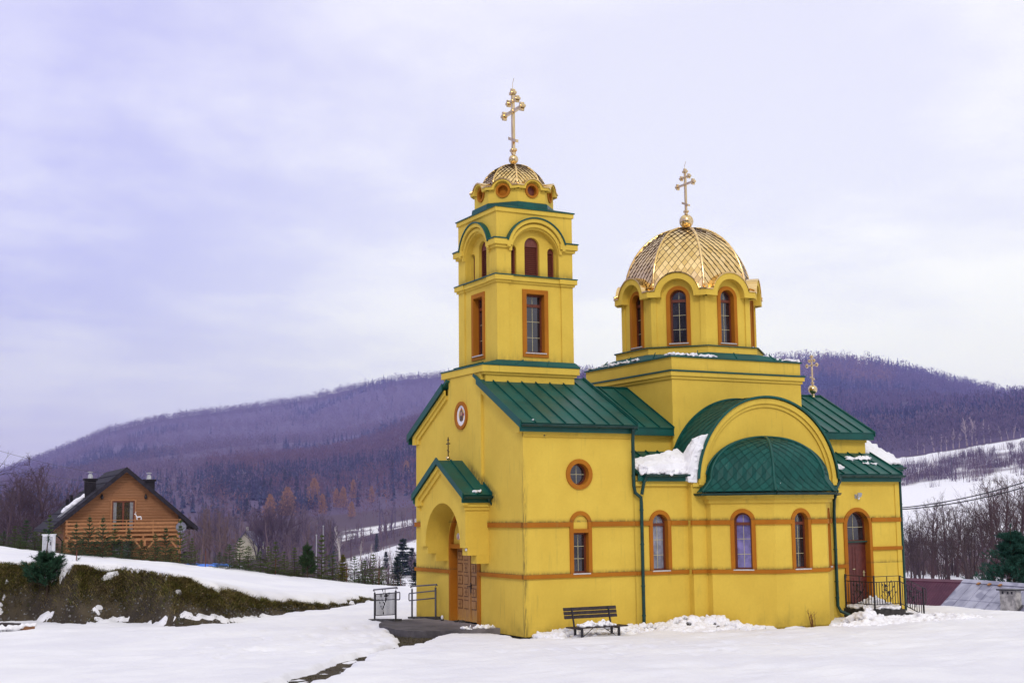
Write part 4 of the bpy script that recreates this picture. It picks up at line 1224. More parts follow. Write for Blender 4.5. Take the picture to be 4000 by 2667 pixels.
# ================================================================== GROUND, SNOW, BANK, PATH
CX_, CY_ = CAM[0], CAM[1]
FX = np.array([-40, -14, -11, -9.8, -8.4, -7.4, -5.7, -3.3, -1.6, .1, 2.2, 4.5, 9, 14, 22, 60.])
FY = np.array([16, 14, 13.5, 11, 11.2, 9.0, 9.3, 11.4, 12.3, 14.1, 16.9, 19.2, 23, 27, 33, 50.])
TX_ = np.array([-40, -11, -8.4, -7, -5.7, -3.3, -1.6, .1, 2.2, 4.5, 9, 20.])
TZ_ = np.array([2.3, 1.95, 1.8, 1.5, 1.2, .72, .5, .38, .28, .18, .08, 0.])
AZK = np.array([-.6, .122, .180, .245, .300, .375, .419, .55, 1.2])
AZV = np.array([3.2, 2.13, 1.65, 1.17, .76, .16, -.19, -.5, -1.0])
def bank_d(x, y): return y-np.interp(x, FX, FY)-.55*(fbm(x*.55, y*.3, 5, 4)-.5)*2
def ground(x, y):
    """bare ground height"""
    yf = np.interp(x, FX, FY); zt = np.interp(x, TX_, TZ_)
    d = bank_d(x, y)
    az = np.arctan2(x-CX_, y-CY_); r = np.hypot(x-CX_, y-CY_)
    zc = np.interp(az, AZK, AZV)
    y64 = CY_+np.sqrt(np.maximum(64.0**2-(x-CX_)**2, 1))
    f = np.clip((y-(yf+2.0))/np.maximum(y64-(yf+2.0), 1), 0, 1)
    ramp = np.clip(d/2.0, 0, 1); ramp = ramp*ramp*(3-2*ramp)*.6+ramp*.4
    up = zt*ramp*(1-f)+zc*f
    up = np.where(y < yf-1, zt*ramp, up)
    over = np.maximum(r-64, 0); up = up-np.where(y > yf, .11*over*np.minimum(over/4, 2.2), 0)
    e = np.maximum(x-16.6, 0); up = up-np.where(e < 4, .045*e*e, .72+.36*(e-4))
    s = (x-CX_)*math.sin(YAW)+(y-CY_)*math.cos(YAW)
    up = up+1.85*sstep(27, 4, s)
    lump = (fbm(x*.45, y*.45, 3, 4)-.5)*.10*sstep(.3, 3., np.maximum(np.abs(x-7)-7.5, np.abs(y-3)-5.))
    steep = np.clip(ramp*(1-ramp)*4, 0, 1)
    lump = lump+steep*(fbm(x*1.6, y*1.6, 9, 4)-.5)*.22
    return np.maximum(up+lump, -9.0)
PATH = np.array([(-1.9, 2.6, 1.05), (-2.3, 2.0, .75), (-2.95, .85, .42), (-3.7, -.32, .26), (-4.6, -1.25, .10), (-5.5, -2.1, .10), (-6.35, -3.1, .24), (-7.4, -4.5, .34), (-8.5, -5.95, .40), (-10.5, -8, .45), (-14, -12, .4)])
def path_d(x, y):
    best = np.full(np.shape(x), 9.0)
    for a, b in zip(PATH[:-1], PATH[1:]):
        ab = b[:2]-a[:2]; t = np.clip(((x-a[0])*ab[0]+(y-a[1])*ab[1])/(ab@ab), 0, 1)
        best = np.minimum(best, np.hypot(x-a[0]-ab[0]*t, y-a[1]-ab[1]*t)-(a[2]+(b[2]-a[2])*t))
    return best
def snow_t(x, y):
    """snow depth over the ground; negative where it has melted through"""
    t = .085+(fbm(x*.8, y*1.3, 21, 4)-.5)*.07+(fbm(x*3.1, y*5.0, 22, 3)-.5)*.03+(fbm(x*.55+y*.2, y*1.5, 24, 4)-.5)*.12+(fbm(x*1.6, y*2.2, 23, 4)-.5)*.09*sstep(6., 1.2, np.hypot(x+3.2, (y-1.5)*.8))
    pd = path_d(x, y)+(fbm(x*2.6, y*2.6, 31, 4)-.5)*.34
    m = sstep(.10, -.06, pd)
    d = bank_d(x, y)
    top = np.interp(x, [-30, -9, -6, -3, 0, 2.5, 5], [1.9, 1.85, 1.75, 1.35, 1.0, .6, .0])
    n1 = (fbm(x*1.5, y*1.5, 41, 5)-.5); n2 = (fbm(x*.9, y*.15, 42, 5, .6)-.5)
    bm = sstep(-.10, .12, d+n2*.7+n1*.25)*sstep(top+.10, top-.02, d+n2*1.5)*sstep(4.2, 2.0, x)
    low = sstep(.9, .0, d)
    keep = sstep(.585, .60, fbm(x*1.5, (y+d)*1.6, 47, 4)-.16*(1-low))
    bm = bm*(1-keep)
    # thawed strips against the walls
    w1 = sstep(.16, -.04, np.maximum(np.abs(x+.12)-.25, np.abs(y-.55)-1.0)+n1*.4)
    w2 = sstep(.14, -.04, np.maximum(np.abs(x-7.9)-1.75, np.abs(y+2.02)-.14)+n1*.35)
    w3 = sstep(.14, -.04, np.hypot((x-9.65)*.7, (y+2.2))-.38+n1*.4)
    mm = np.maximum.reduce([m, bm, w1, w2, w3])
    slush = sstep(-5.4, -6.2, x)*m*sstep(1, 0, bm)
    res = t*(1-mm)-.13*mm
    return np.where(slush > .01, res*(1-slush)+slush*(-.045+.075*(fbm(x*5+y*2.2, y*9-x*3, 53, 4)-.5)+.05*(fbm(x*1.4, y*1.4, 54, 3)-.45)), res)
_pr = np.random.default_rng(17)
PRINTS = [(a+_pr.normal(0, .07), b+_pr.normal(0, .07), _pr.uniform(.09, .16), _pr.uniform(.035, .075)) for a, b in
          [(-3.0+.42*i*.8-.02*i*i, 5.6-.62*i) for i in range(7)]+[(-6.6+.55*i, 6.2-.22*i) for i in range(8)]+[(-5.5+.5*i, 1.5+.28*i) for i in range(6)]+[(-2.5+.6*i, -3.4-.2*i) for i in range(9)]+[(_pr.uniform(-9, -3), _pr.uniform(-3, 6)) for _ in range(90)]+[(_pr.uniform(-2, 8), _pr.uniform(-7, -3)) for _ in range(40)]]
def prints(x, y):
    z = np.zeros_like(x)
    for a, b, r, dpt in PRINTS:
        k = (np.abs(x-a) < .6) & (np.abs(y-b) < .8)
        if k.any():
            q = ((x[k]-a)/r)**2+((y[k]-b)/(r*1.7))**2; z[k] += -dpt*np.exp(-q*q)+.25*dpt*np.exp(-(np.sqrt(q)-1.5)**2*4)
    return z
def axis(lo, hi, a, b, fine, coarse):
    l = np.arange(lo, a, coarse); m_ = np.arange(a, b, fine); r = np.arange(b, hi+coarse, coarse); return np.concatenate([l, m_, r])
gx = np.concatenate([np.arange(-100, -58, 3.), axis(-58, 46, -16, 17, .11, .55), np.arange(49, 75, 3.)])
gy = np.concatenate([np.arange(-92, -34, 2.), np.arange(-34, -12, .5), np.arange(-12, 3.5, .085), np.arange(3.5, 8, .16), np.arange(8, 17, .085), np.arange(17, 22, .2), np.arange(22, 60, .6)])
GX, GY = np.meshgrid(gx, gy)
def grid_faces(nx, ny, mask=None):
    i = np.arange(ny-1)[:, None]*nx+np.arange(nx-1)[None, :]
    f = np.stack([i, i+1, i+nx+1, i+nx], -1).reshape(-1, 4)
    return f if mask is None else f[mask.reshape(-1)]
G0 = ground(GX, GY)
Z1 = G0+snow_t(GX, GY)+prints(GX, GY)
tag(put('snow_ground', np_mesh('snow_ground', np.stack([GX, GY, Z1], -1).reshape(-1, 3), grid_faces(len(gx), len(gy)), M['snow'], True)), kind='structure')
hx, hy, HX, HY = gx, gy, GX, GY
HZ = G0-.03
tag(put('turf_ground', np_mesh('turf_ground', np.stack([HX, HY, HZ], -1).reshape(-1, 3), grid_faces(len(hx), len(hy)), M['soil'], True)), kind='structure')

# ------------------------------------------------------------------ grass on the thawed bank and along the path
def blades(px, py, L, lean, wid, cols, seed, rad=.12, base=None):
    rng = np.random.default_rng(seed); n = len(px)
    z = (ground(px, py)-.03) if base is None else base
    th = rng.uniform(0, 2*PI, n); l = L*rng.uniform(.5, 1.3, n)
    dx = np.cos(th)*lean+rng.normal(0, .15, n); dy = np.sin(th)*lean-.55*lean+rng.normal(0, .15, n)
    up = rng.uniform(.35, 1.0, n)
    w = wid*rng.uniform(.6, 1.4, n); ph = rng.uniform(0, PI, n)
    wx, wy = np.cos(ph)*w, np.sin(ph)*w
    m = np.stack([px+dx*l*.45, py+dy*l*.45, z+up*l*.55], 1); tip = np.stack([px+dx*l*1.1, py+dy*l*1.1, z+up*l*.62], 1)
    v = np.empty((n, 5, 3)); v[:, 0] = np.stack([px-wx, py-wy, z-.02], 1); v[:, 1] = np.stack([px+wx, py+wy, z-.02], 1)
    W2 = np.stack([wx, wy, wx*0], 1)*.8
    v[:, 2] = m+W2; v[:, 3] = m-W2; v[:, 4] = tip
    b = np.arange(n)[:, None]*5
    q = np.concatenate([b+np.array([[0, 1, 2]]), b+np.array([[0, 2, 3]]), b+np.array([[3, 2, 4]])])
    c = np.array(cols)[rng.integers(0, len(cols), n)]*rng.uniform(.7, 1.3, (n, 1))
    return v.reshape(-1, 3), q, np.repeat(c, 5, 0)
rng = np.random.default_rng(3)
tx = rng.uniform(-15.5, 4.2, 9000); ty = np.interp(tx, FX, FY)+rng.uniform(-.4, 2.7, len(tx))
dd = bank_d(tx, ty); tt = snow_t(tx, ty)
hi_ = sstep(.55, 1.30, dd+(fbm(tx*.8, ty*.8, 62, 4)-.5)*1.0)
ok = (tt < -.03) & (rng.uniform(0, 1, len(tx)) < .05+.95*hi_)
tx, ty, dd, hi_ = tx[ok], ty[ok], dd[ok], hi_[ok]
PAL = np.array([(.115, .098, .030), (.078, .074, .018), (.165, .125, .056), (.060, .042, .024), (.085, .098, .020), (.21, .165, .085)])
nb = 34
px = np.repeat(tx, nb)+rng.normal(0, .085, len(tx)*nb); py = np.repeat(ty, nb)+rng.normal(0, .085, len(tx)*nb)
tc_ = PAL[rng.choice(6, len(tx), p=[.26, .26, .16, .16, .10, .06])]*rng.uniform(.7, 1.4, (len(tx), 1))*(.95+1.0*hi_[:, None])
v, f, c = blades(px, py, .13, 1.15, .0065, [(1, 1, 1)], 4)
c = c*np.repeat(np.repeat(tc_, nb, 0), 5, 0)
tag(put('grass', np_mesh('bank_grass', v, f, M['tint'], False, c)), 'dead brown and olive grass matted over the thawed earth bank', 'grass', kind='stuff')
sx_ = rng.uniform(-15, 3, 1500); sy_ = np.interp(sx_, FX, FY)+rng.uniform(-.2, 1.2, len(sx_)); ok = snow_t(sx_, sy_) < -.05; sx_, sy_ = sx_[ok], sy_[ok]
oc = np.array([[1, 0, 0], [0, 1, 0], [-1, 0, 0], [0, -1, 0], [0, 0, 1], [0, 0, -1]], float); of = np.array([[0, 1, 4], [1, 2, 4], [2, 3, 4], [3, 0, 4], [1, 0, 5], [2, 1, 5], [3, 2, 5], [0, 3, 5]])
sr = rng.uniform(.012, .045, len(sx_)); P_ = np.stack([sx_, sy_, ground(sx_, sy_)-.02], 1)[:, None, :]+oc[None]*sr[:, None, None]*rng.uniform(.6, 1.4, (len(sx_), 6, 1))
tag(put('gravel', np_mesh('bank_stones', P_.reshape(-1, 3), (np.arange(len(sx_))[:, None, None]*6+of[None]).reshape(-1, 3), M['tint'], False, np.repeat(rng.uniform(.08, .22, (len(sx_), 1))*np.array([[1, .96, .92]]), 6, 0))), 'small grey stones scattered over the bare foot of the earth bank', 'gravel', kind='stuff')
px = rng.uniform(-10, .4, 26000); py = rng.uniform(-9, 4, 26000)
ok = (snow_t(px, py) < -.05) & ((path_d(px, py) < .12) | (np.abs(px) < .7))
px, py = px[ok], py[ok]
v, f, c = blades(px, py, .055, .7, .006, [(.06, .055, .014), (.04, .035, .013), (.09, .075, .03), (.05, .06, .012)], 8)
tag(put('grass', np_mesh('path_grass', v, f, M['tint'], False, c)), 'short trodden grass showing through the melted footpath to the entrance', 'grass', kind='stuff')

# ------------------------------------------------------------------ lumpy snow
_bm = bmesh.new(); bmesh.ops.create_icosphere(_bm, subdivisions=2, radius=1)
ICO = np.array([v_.co[:] for v_ in _bm.verts]); _bm.verts.index_update(); ICOF = np.array([[v_.index for v_ in f_.verts] for f_ in _bm.faces]); _bm.free()
def clump(name, blobs, label, cat, parent=None, voxel=.035, amp=.03, group=None, mat='snow_clump', seed=0, nscale=6.0, slabs=()):
    """heap of broken snow: overlapping lumps fused to one skin"""
    rs = np.random.default_rng(seed)
    B = np.array(blobs, float); n = len(B)
    q = rs.normal(size=(n, 4)); q /= np.linalg.norm(q, axis=1)[:, None]; a, b, c, e = q.T
    Rm = np.stack([1-2*(c*c+e*e), 2*(b*c-a*e), 2*(b*e+a*c), 2*(b*c+a*e), 1-2*(b*b+e*e), 2*(c*e-a*b), 2*(b*e-a*c), 2*(c*e+a*b), 1-2*(b*b+c*c)], 1).reshape(n, 3, 3)
    yaw = rs.uniform(0, PI, n); Rz = np.zeros((n, 3, 3)); Rz[:, 0, 0] = Rz[:, 1, 1] = np.cos(yaw); Rz[:, 0, 1] = -np.sin(yaw); Rz[:, 1, 0] = np.sin(yaw); Rz[:, 2, 2] = 1
    tilt = (rs.uniform(0, 1, n) < .45)[:, None, None]
    Rm = np.where(tilt, Rm, Rz)
    # faceted chunks: an icosphere with a few corners knocked off
    P0 = np.repeat(ICO[None], n, 0)
    cut = np.maximum(np.abs(P0).max(2, keepdims=True), .01); blk = P0/cut*.80                      # the same shell squared off
    pl_ = rs.normal(size=(n, 3, 3)); pl_ /= np.linalg.norm(pl_, axis=2, keepdims=True)
    P0 = np.where((rs.uniform(0, 1, n) < .7)[:, None, None], blk, P0)
    for q_ in range(3):                                                                             # broken faces
        dd_ = (P0*pl_[:, q_][:, None, :]).sum(2); lim = rs.uniform(.35, .8, (n, 1)); P0 = P0-np.maximum(dd_-lim, 0)[..., None]*pl_[:, q_][:, None, :]
    P0 = P0*(1+rs.normal(0, .05, (n, len(ICO), 1)))
    P = np.einsum('nij,nkj->nki', Rm, P0*(B[:, 3, None]*B[:, 4:7])[:, None, :])+B[:, None, :3]
    P = P.reshape(-1, 3)
    k = vnoise(P[:, 0]*nscale+P[:, 2]*3.1, P[:, 1]*nscale+P[:, 2]*4.7, seed)-.5
    P = P+amp*.35*np.stack([np.sin(P[:, 1]*31+P[:, 2]*17), np.cos(P[:, 0]*29+P[:, 2]*13), np.sin(P[:, 0]*23+P[:, 1]*19)], 1)
    P[:, 2] += k*amp*2
    F = (np.arange(n)[:, None, None]*len(ICO)+ICOF[None]).reshape(-1, 3)
    for sv, sf in slabs: F = np.concatenate([F, sf+len(P)]); P = np.concatenate([P, sv])
    me = np_mesh(name, P, F, None)
    o = bpy.data.objects.new('tmp_lumps', me); COL.objects.link(o)
    m = o.modifiers.new('r', 'REMESH'); m.mode = 'VOXEL'; m.voxel_size = voxel; m.use_smooth_shade = True
    dg = bpy.context.evaluated_depsgraph_get()
    me2 = bpy.data.meshes.new_from_object(o.evaluated_get(dg))
    bpy.data.objects.remove(o); bpy.data.meshes.remove(me)
    me2.materials.clear(); me2.materials.append(M[mat]); me2.name = name
    me2.polygons.foreach_set('use_smooth', np.ones(len(me2.polygons), bool))
    r = put(name, me2, parent)
    return tag(r, label, cat, group)
def R_(a, b): return random.uniform(a, b)

def slab(top, bot, nu=40, nv=24):
    """closed solid between two sheets top(u, v), bot(u, v) with u, v in 0..1"""
    U, V = np.meshgrid(np.linspace(0, 1, nu), np.linspace(0, 1, nv)); t_, b_ = top(U, V).reshape(-1, 3), bot(U, V).reshape(-1, 3)
    q = grid_faces(nu, nv); n = nu*nv
    e = np.concatenate([np.arange(nu), np.arange(1, nv)*nu+nu-1, (nv-1)*nu+np.arange(nu-2, -1, -1), np.arange(nv-2, 0, -1)*nu]); e2 = np.roll(e, -1)
    quads = np.concatenate([q, q[:, ::-1]+n, np.stack([e, e+n, e2+n, e2], 1)])
    return np.concatenate([t_, b_]), np.concatenate([quads[:, :3], quads[:, [0, 2, 3]]])
# broken snow thrown up along the south wall
random.seed(21)
bl = []
def surf(x, y): return float(ground(np.array(x), np.array(y))+snow_t(np.array(x), np.array(y)))
for i in range(520):
    x = R_(.15, 4.15); y = R_(-1.35, -.05); h = .14*(1-abs(y+.35)/1.0)*(1 if x > .7 else .5)
    bl.append((x, y, max(surf(x, y)-.03, -.06)+max(h, 0)*R_(.4, 1), R_(.035, .105), R_(.8, 1.5), R_(.7, 1.2), R_(.6, 1)))
clump('snow_pile', bl, 'low heap of broken snow lumps under and around the bench', 'snow pile', seed=1)
bl = []
for i in range(620):
    x = R_(4.05, 7.0); y = R_(-1.8, -.08); 
    if x > XA-H-.12 and y > np.interp(x, [XA-H, XA-SA], [-.5, YF])-.10: continue
    h = .30*math.exp(-((x-5.1)/.75)**2-((y+.5)/.55)**2)+.26*math.exp(-((x-6.0)/.5)**2-((y+.95)/.5)**2)+.06*max(0, 1-abs(y+.9)/1.1)
    bl.append((x, y, surf(x, y)-.04+h*R_(.45, 1), R_(.04, .12), R_(.8, 1.5), R_(.7, 1.2), R_(.6, 1)))
clump('snow_pile', bl, 'two-humped heap of shovelled snow in the corner left of the apse', 'snow pile', seed=2)
bl = []
for i in range(1000):
    x = R_(8.9, 14.6); y = R_(-3.3, -1.55)
    if y > -2.0 and x < 10.0: continue
    h = .40*math.exp(-((x-10.35)/.55)**2-((y+2.3)/.5)**2)+.13*math.exp(-((x-11.8)/1.1)**2-((y+2.35)/.4)**2)+.10*math.exp(-((x-13.2)/.9)**2-((y+2.5)/.55)**2)+.04
    bl.append((x, y, surf(x, y)-.06+h*R_(.45, 1), R_(.04, .13), R_(.8, 1.5), R_(.7, 1.2), R_(.6, 1)))
clump('snow_pile', bl, 'long heap of shovelled snow in front of the side door steps', 'snow pile', seed=3)

# ------------------------------------------------------------------ entrance slab
SL = [(.0, 1.5), (-.7, 1.56), (-1.3, 1.62), (-1.9, 1.70), (-2.3, 1.92), (-2.56, 2.3), (-2.68, 2.8), (-2.66, 3.5), (-2.52, 4.4), (-2.32, 5.0), (-2.0, 5.55), (-1.72, 5.9), (-1.72, 6.1), (.0, 6.1)]
mb = MB(); mb.prism([(x, y) for x, y in SL[::-1]], (0, 0, .17), (1, 0, 0), (0, 1, 0), .34)
o = mb.build('entrance_slab', M['concrete']); tag(o, 'dark rounded concrete slab in front of the carved church door', 'slab')
bl = [(R_(-1.1, -.1), R_(1.62, 1.85), .17+R_(0, .05), R_(.03, .08), 1.5, 1, .7) for i in range(45)]
clump('snow_patch', bl, 'small leftover snow patch on the front edge of the entrance slab', 'snow', seed=5, voxel=.02, amp=.02)
t = thing('grave_lantern', 'small white candle lantern on the slab left of the church door', 'lantern', (-.22, 4.97, .17))
mb = MB(); mb.lathe((0, 0, 0), [(0, 0), (.05, 0), (.052, .03), (.04, .045), (0, .045)], 12); mb.build('base', M['iron'], t)
mb = MB(); mb.lathe((0, 0, .045), [(.036, 0), (.042, .05), (.036, .09), (.02, .11), (0, .115)], 12); mb.build('glass_jar', M['white_plastic'], t)
random.seed(5)
for k, lab in enumerate(('grey fist-sized stone lying nearer the church door', 'smaller flat stone lying beside it at the church door')):
    bm = bmesh.new(); bmesh.ops.create_icosphere(bm, subdivisions=2, radius=.075-.02*k)
    for v_ in bm.verts: v_.co = Vector((v_.co.x*1.4, v_.co.y, v_.co.z*.6))*(1+.25*(random.random()-.5))
    me = bpy.data.meshes.new('stone'); bm.to_mesh(me); bm.free(); me.materials.append(M['concrete_dark'])
    o = put('stone', me); o.location = (-.02-.12*k, 3.98+.16*k, .195); tag(o, lab, 'stone')

# ------------------------------------------------------------------ ramp railings
def curved_rail(mb, a, b, r, drop):
    a, b = V3(a), V3(b); d = (b-a)/np.linalg.norm(b-a)
    mb.tube([a-d*.10-K*drop, a-d*.10-K*.02, a-d*.08, a-d*.05+K*.008, a, b, b+d*.05+K*.008, b+d*.08, b+d*.10-K*.02, b+d*.10-K*drop], r, 8)
def loop_bar(mb, a, b, dz, r):
    a, b = V3(a), V3(b)
    mb.tube([a, b, b+(b-a)/np.linalg.norm(b-a)*.03-K*.03, b+(b-a)/np.linalg.norm(b-a)*.03-K*(dz-.03), b-K*dz, a-K*dz], r, 8)
ra0, ra1 = np.array([-1.46, 7.45, .09]), np.array([-1.46, 5.72, .23])
t = thing('ramp_railing', 'dark steel railing with close bars on the outer side of the ramp', 'railing', tuple(ra1))
ofs = ra1
def loc(p): return V3(p)-ofs
for p in (ra0, ra1):
    mb = MB(); mb.lathe(tuple(loc(p)), [(.03, 0), (.03, .86), (0, .86)], 10); mb.lathe(tuple(loc(p+K*.86)), [(.008, 0), (.008, .09)], 8); mb.build('post', M['iron'], t)
mb = MB(); curved_rail(mb, loc(ra0+K*.95), loc(ra1+K*.95), .024, .045); mb.build('handrail', M['iron_grey'], t)
mb = MB(); mb.bar(loc(ra0+K*.80), loc(ra1+K*.80), .02, .03); mb.bar(loc(ra0+K*.60), loc(ra1+K*.60), .02, .025); mb.bar(loc(ra0+K*.13), loc(ra1+K*.13), .02, .025)
m_ = (ra0+ra1)/2; mb.bar(loc(m_+K*.8), loc(m_+K*.95), .018, .018, (0, 1, 0)); mb.build('cross_rails', M['iron'], t)
d_ = (ra1-ra0)/np.linalg.norm(ra1-ra0)
for i in range(17):
    p = ra0+(ra1-ra0)*(i+1)/18; mb = MB(); mb.bar(loc(p+K*.13), loc(p+K*.81), .017, .017, (0, 1, 0)); mb.build('baluster', M['iron'], t)
mb = MB(); a = ra1+K*.80+d_*.02
mb.tube([loc(a), loc(a+d_*.27), loc(a+d_*.30-K*.03), loc(a+d_*.30-K*.19), loc(a+d_*.27-K*.22), loc(a-K*.22)], .018, 8); mb.build('end_loop', M['iron_grey'], t)
def rose(mb, base, ux, h, s=1.0, seed=0):
    """wrought rose: winding stem, leaves and a flower; ux = direction along the panel"""
    rnd = random.Random(seed); base, ux = V3(base), V3(ux)
    n = np.cross(ux, K)
    pts = [base+ux*(.09*math.sin(q*5.2+.4)*s)+K*h*q for q in np.linspace(0, .86, 14)]
    mb.tube(pts, .0085*s, 6)
    top = pts[-1]
    for k in range(9):
        a = k*2.4; mb.sphere(tuple(top+ux*.018*math.cos(a)*s+K*(.02+.018*math.sin(a))*s+n*.006*(k % 3-1)), .026*s, 8, 6, (1, 1, .9))
    for q, sd in ((.22, 1), (.36, -1), (.5, 1), (.62, -1), (.74, 1)):
        p = base+ux*(.09*math.sin(q*5.2+.4)*s)+K*h*q; e = p+ux*sd*(.13+.05*rnd.random())*s+K*(.12+.06*rnd.random())*s
        mb.tube([p, (p+e)/2+K*.01+ux*sd*.03*s, e], [.007*s, .006*s, .004*s], 5)
        l = ux*sd*.75+K*.65; l /= np.linalg.norm(l); w = np.cross(l, n)
        mb.add([e-l*.01, e+l*.035*s+w*.028*s+n*.008, e+l*.085*s, e+l*.035*s-w*.028*s+n*.008], [(0, 1, 2, 3)])
mb = MB(); rose(mb, loc(m_+K*.14+np.array([-.02, 0, 0])), -d_, .66, 1.5, 2); mb.build('wrought_rose', M['iron'], t)
mb = MB(); mb.obox(loc(ra0+np.array([-.12, .25, -.22])), (.24, 0, 0), tuple(ra1-ra0-np.array([0, .45, 0])), (0, 0, .23)); mb.build('kerb', M['concrete_dark'], t)
rb0, rb1 = np.array([-.17, 7.40, .12]), np.array([-.17, 5.56, .25])
t = thing('ramp_railing', 'open two-bar grey railing standing close against the church wall', 'railing', tuple(rb1)); ofs = rb1
for p in (rb0, rb1):
    mb = MB(); mb.lathe(tuple(loc(p)), [(.03, 0), (.03, .90), (0, .90)], 10); mb.lathe(tuple(loc(p+K*.9)), [(.008, 0), (.008, .09)], 8); mb.build('post', M['iron_grey'], t)
mb = MB(); curved_rail(mb, loc(rb0+K*.985), loc(rb1+K*.985), .024, .045); mb.build('handrail', M['iron_grey'], t)
d_ = (rb1-rb0)/np.linalg.norm(rb1-rb0)
mb = MB(); a, b = rb1+K*.80-d_*.03, rb0+K*.76
mb.tube([loc(a), loc(b-d_*.22), loc(b-d_*.25-K*.03), loc(b-d_*.25-K*.20), loc(b-d_*.22-K*.23), loc(a-K*.23), loc(a)], .02, 8); mb.build('guide_loop', M['iron_grey'], t)
mb = MB(); mb.obox(loc(rb0+np.array([-.11, .1, -.25])), (.22, 0, 0), tuple(rb1-rb0-np.array([0, .3, 0])), (0, 0, .26)); mb.build('kerb', M['concrete_dark'], t)

# ------------------------------------------------------------------ bench
BXo, BYo = .62, -1.62
t = thing('park_bench', 'dark slatted bench with snow on its seat against the yellow south wall', 'bench', (BXo, BYo, -.03))
bz = .385
for i in range(4):
    mb = MB(); y0 = i*.118; mb.box(0+.012*(i % 2), 1.74, y0, y0+.1, bz-.032, bz); mb.build('seat_slat', M['bench'], t)
for i in range(3):
    mb = MB(); z0 = bz+.20+i*.105; yo = .47+.12*(z0-bz)/.5
    mb.obox((.02, yo, z0), (1.70, 0, 0), (0, .028, .006), (0, .022, .085)); mb.build('back_slat', M['bench'], t)
for x in (.26, 1.44):
    mb = MB(); mb.box(x, x+.055, .03, .085, -.12, bz-.032); mb.build('leg', M['iron'], t)
    mb = MB(); mb.box(x, x+.055, .40, .455, -.12, bz-.032); mb.build('leg', M['iron'], t)
    mb = MB(); mb.box(x+.002, x+.053, .031, .50, bz-.075, bz-.033); mb.bar((x+.027, .455, bz-.06), (x+.027, .60, bz+.50), .05, .03, (1, 0, 0)); mb.build('back_support', M['iron'], t)
    s = 1 if x < 1 else -1
    mb = MB(); mb.tube([(x+.03, .12, .08), (x+.03+s*.42, .18, bz-.045)], .009, 6); mb.build('brace', M['iron'], t)
random.seed(33)
bl = []
for i in range(170):
    u = R_(.30, 1.42); h = .085*math.exp(-((u-.68)/.2)**2)+.10*math.exp(-((u-1.12)/.16)**2)+.03
    bl.append((BXo+u, BYo+R_(.06, .36), bz-.03+h*R_(.0, 1), R_(.025, .055), 1.5, 1.1, .7))
clump('snow_patch', bl, 'two lumps of wet snow lying along the bench seat', 'snow', seed=7, voxel=.018, amp=.02)

# ------------------------------------------------------------------ side steps and wrought railing
t = thing('side_steps', 'dark concrete landing with steps leading up to the brown side door', 'steps', (11.35, -1.7, 0))
mb = MB(); mb.box(0, 1.22, 0, 1.66, -.3, .36); mb.build('landing', M['concrete_dark'], t)
mb = MB(); mb.box(1.221, 1.56, .01, 1.66, -.3, .215); mb.build('step', M['concrete_dark'], t)
mb = MB(); mb.box(1.561, 1.90, .02, 1.66, -.3, .075); mb.build('step', M['concrete_dark'], t)
t = thing('stair_railing', 'black wrought railing with rose ornaments around the side door landing', 'railing', (11.4, -1.6, .36))
A = [V3((0, 1.28, 0)), V3((0, 0, 0)), V3((1.07, 0, 0)), V3((2.03, 0, -.40))]
for k, (p, h) in enumerate(zip(A, (1.03, 1.05, 1.03, 1.02))):
    mb = MB(); mb.bar(p-K*.05, p+K*h, .04, .04, (0, 1, 0)); mb.build('post', M['iron'], t)
for k, (a, b) in enumerate(zip(A[:-1], A[1:])):
    m_ = (a+b)/2
    for q0, q1, w_, h_ in ((a+K*1.02, b+K*1.02, .035, .018), (a+K*.85, b+K*.85, .02, .025), (a+K*.17, b+K*.17, .02, .025), (m_+K*.85, m_+K*1.02, .02, .02)):
        mb = MB(); mb.bar(q0, q1, w_, h_, (0, 0, 1) if w_ != h_ else ((0, 1, 0) if k else (1, 0, 0))); mb.build('rail', M['iron'], t)
    nb = 9
    for i in range(nb):
        p = a+(b-a)*(i+1)/(nb+1); mb = MB(); mb.bar(p+K*.17, p+K*.86, .017, .017, (0, 1, 0)); mb.build('baluster', M['iron'], t)
    dd_ = (b-a)*np.array([1, 1, 0]); dd_ /= np.linalg.norm(dd_); nn = np.cross(dd_, K)
    mb = MB(); rose(mb, m_+K*.18+nn*.02+(b-a)*.02, dd_, .62, 1.15, 10+k); rose(mb, m_+K*.18+nn*.02-(b-a)*.02, -dd_, .40, .9, 20+k); mb.build('wrought_rose', M['iron'], t)
mb = MB(); e = A[3]+K*1.02; mb.tube([e, e+np.array([.10, 0, -.03]), e+np.array([.13, 0, -.08]), e+np.array([.11, 0, -.45]), e+np.array([.06, 0, -.53])], .017, 8); mb.build('handrail_end', M['iron'], t)
random.seed(41)
bl = []
for i in range(330):
    x = R_(11.42, 12.55); y = R_(-1.66, -.25)
    h = .05+.30*math.exp(-((x-12.05)/.42)**2-((y+.85)/.38)**2)
    bl.append((x, y, .37+h*R_(.1, 1), R_(.035, .085), 1.3, 1.1, .75))
for i in range(70): bl.append((R_(12.6, 13.2), R_(-1.6, -.4), .0, R_(.03, .07), 1.4, 1.2, .6))
for b_ in range(len(bl)-70, len(bl)):
    x = bl[b_][0]; bl[b_] = (x, bl[b_][1], (.225 if x < 12.9 else .085), *bl[b_][3:])
clump('snow_pile', bl, 'lumpy snow left on the landing behind the wrought railing', 'snow pile', seed=9)

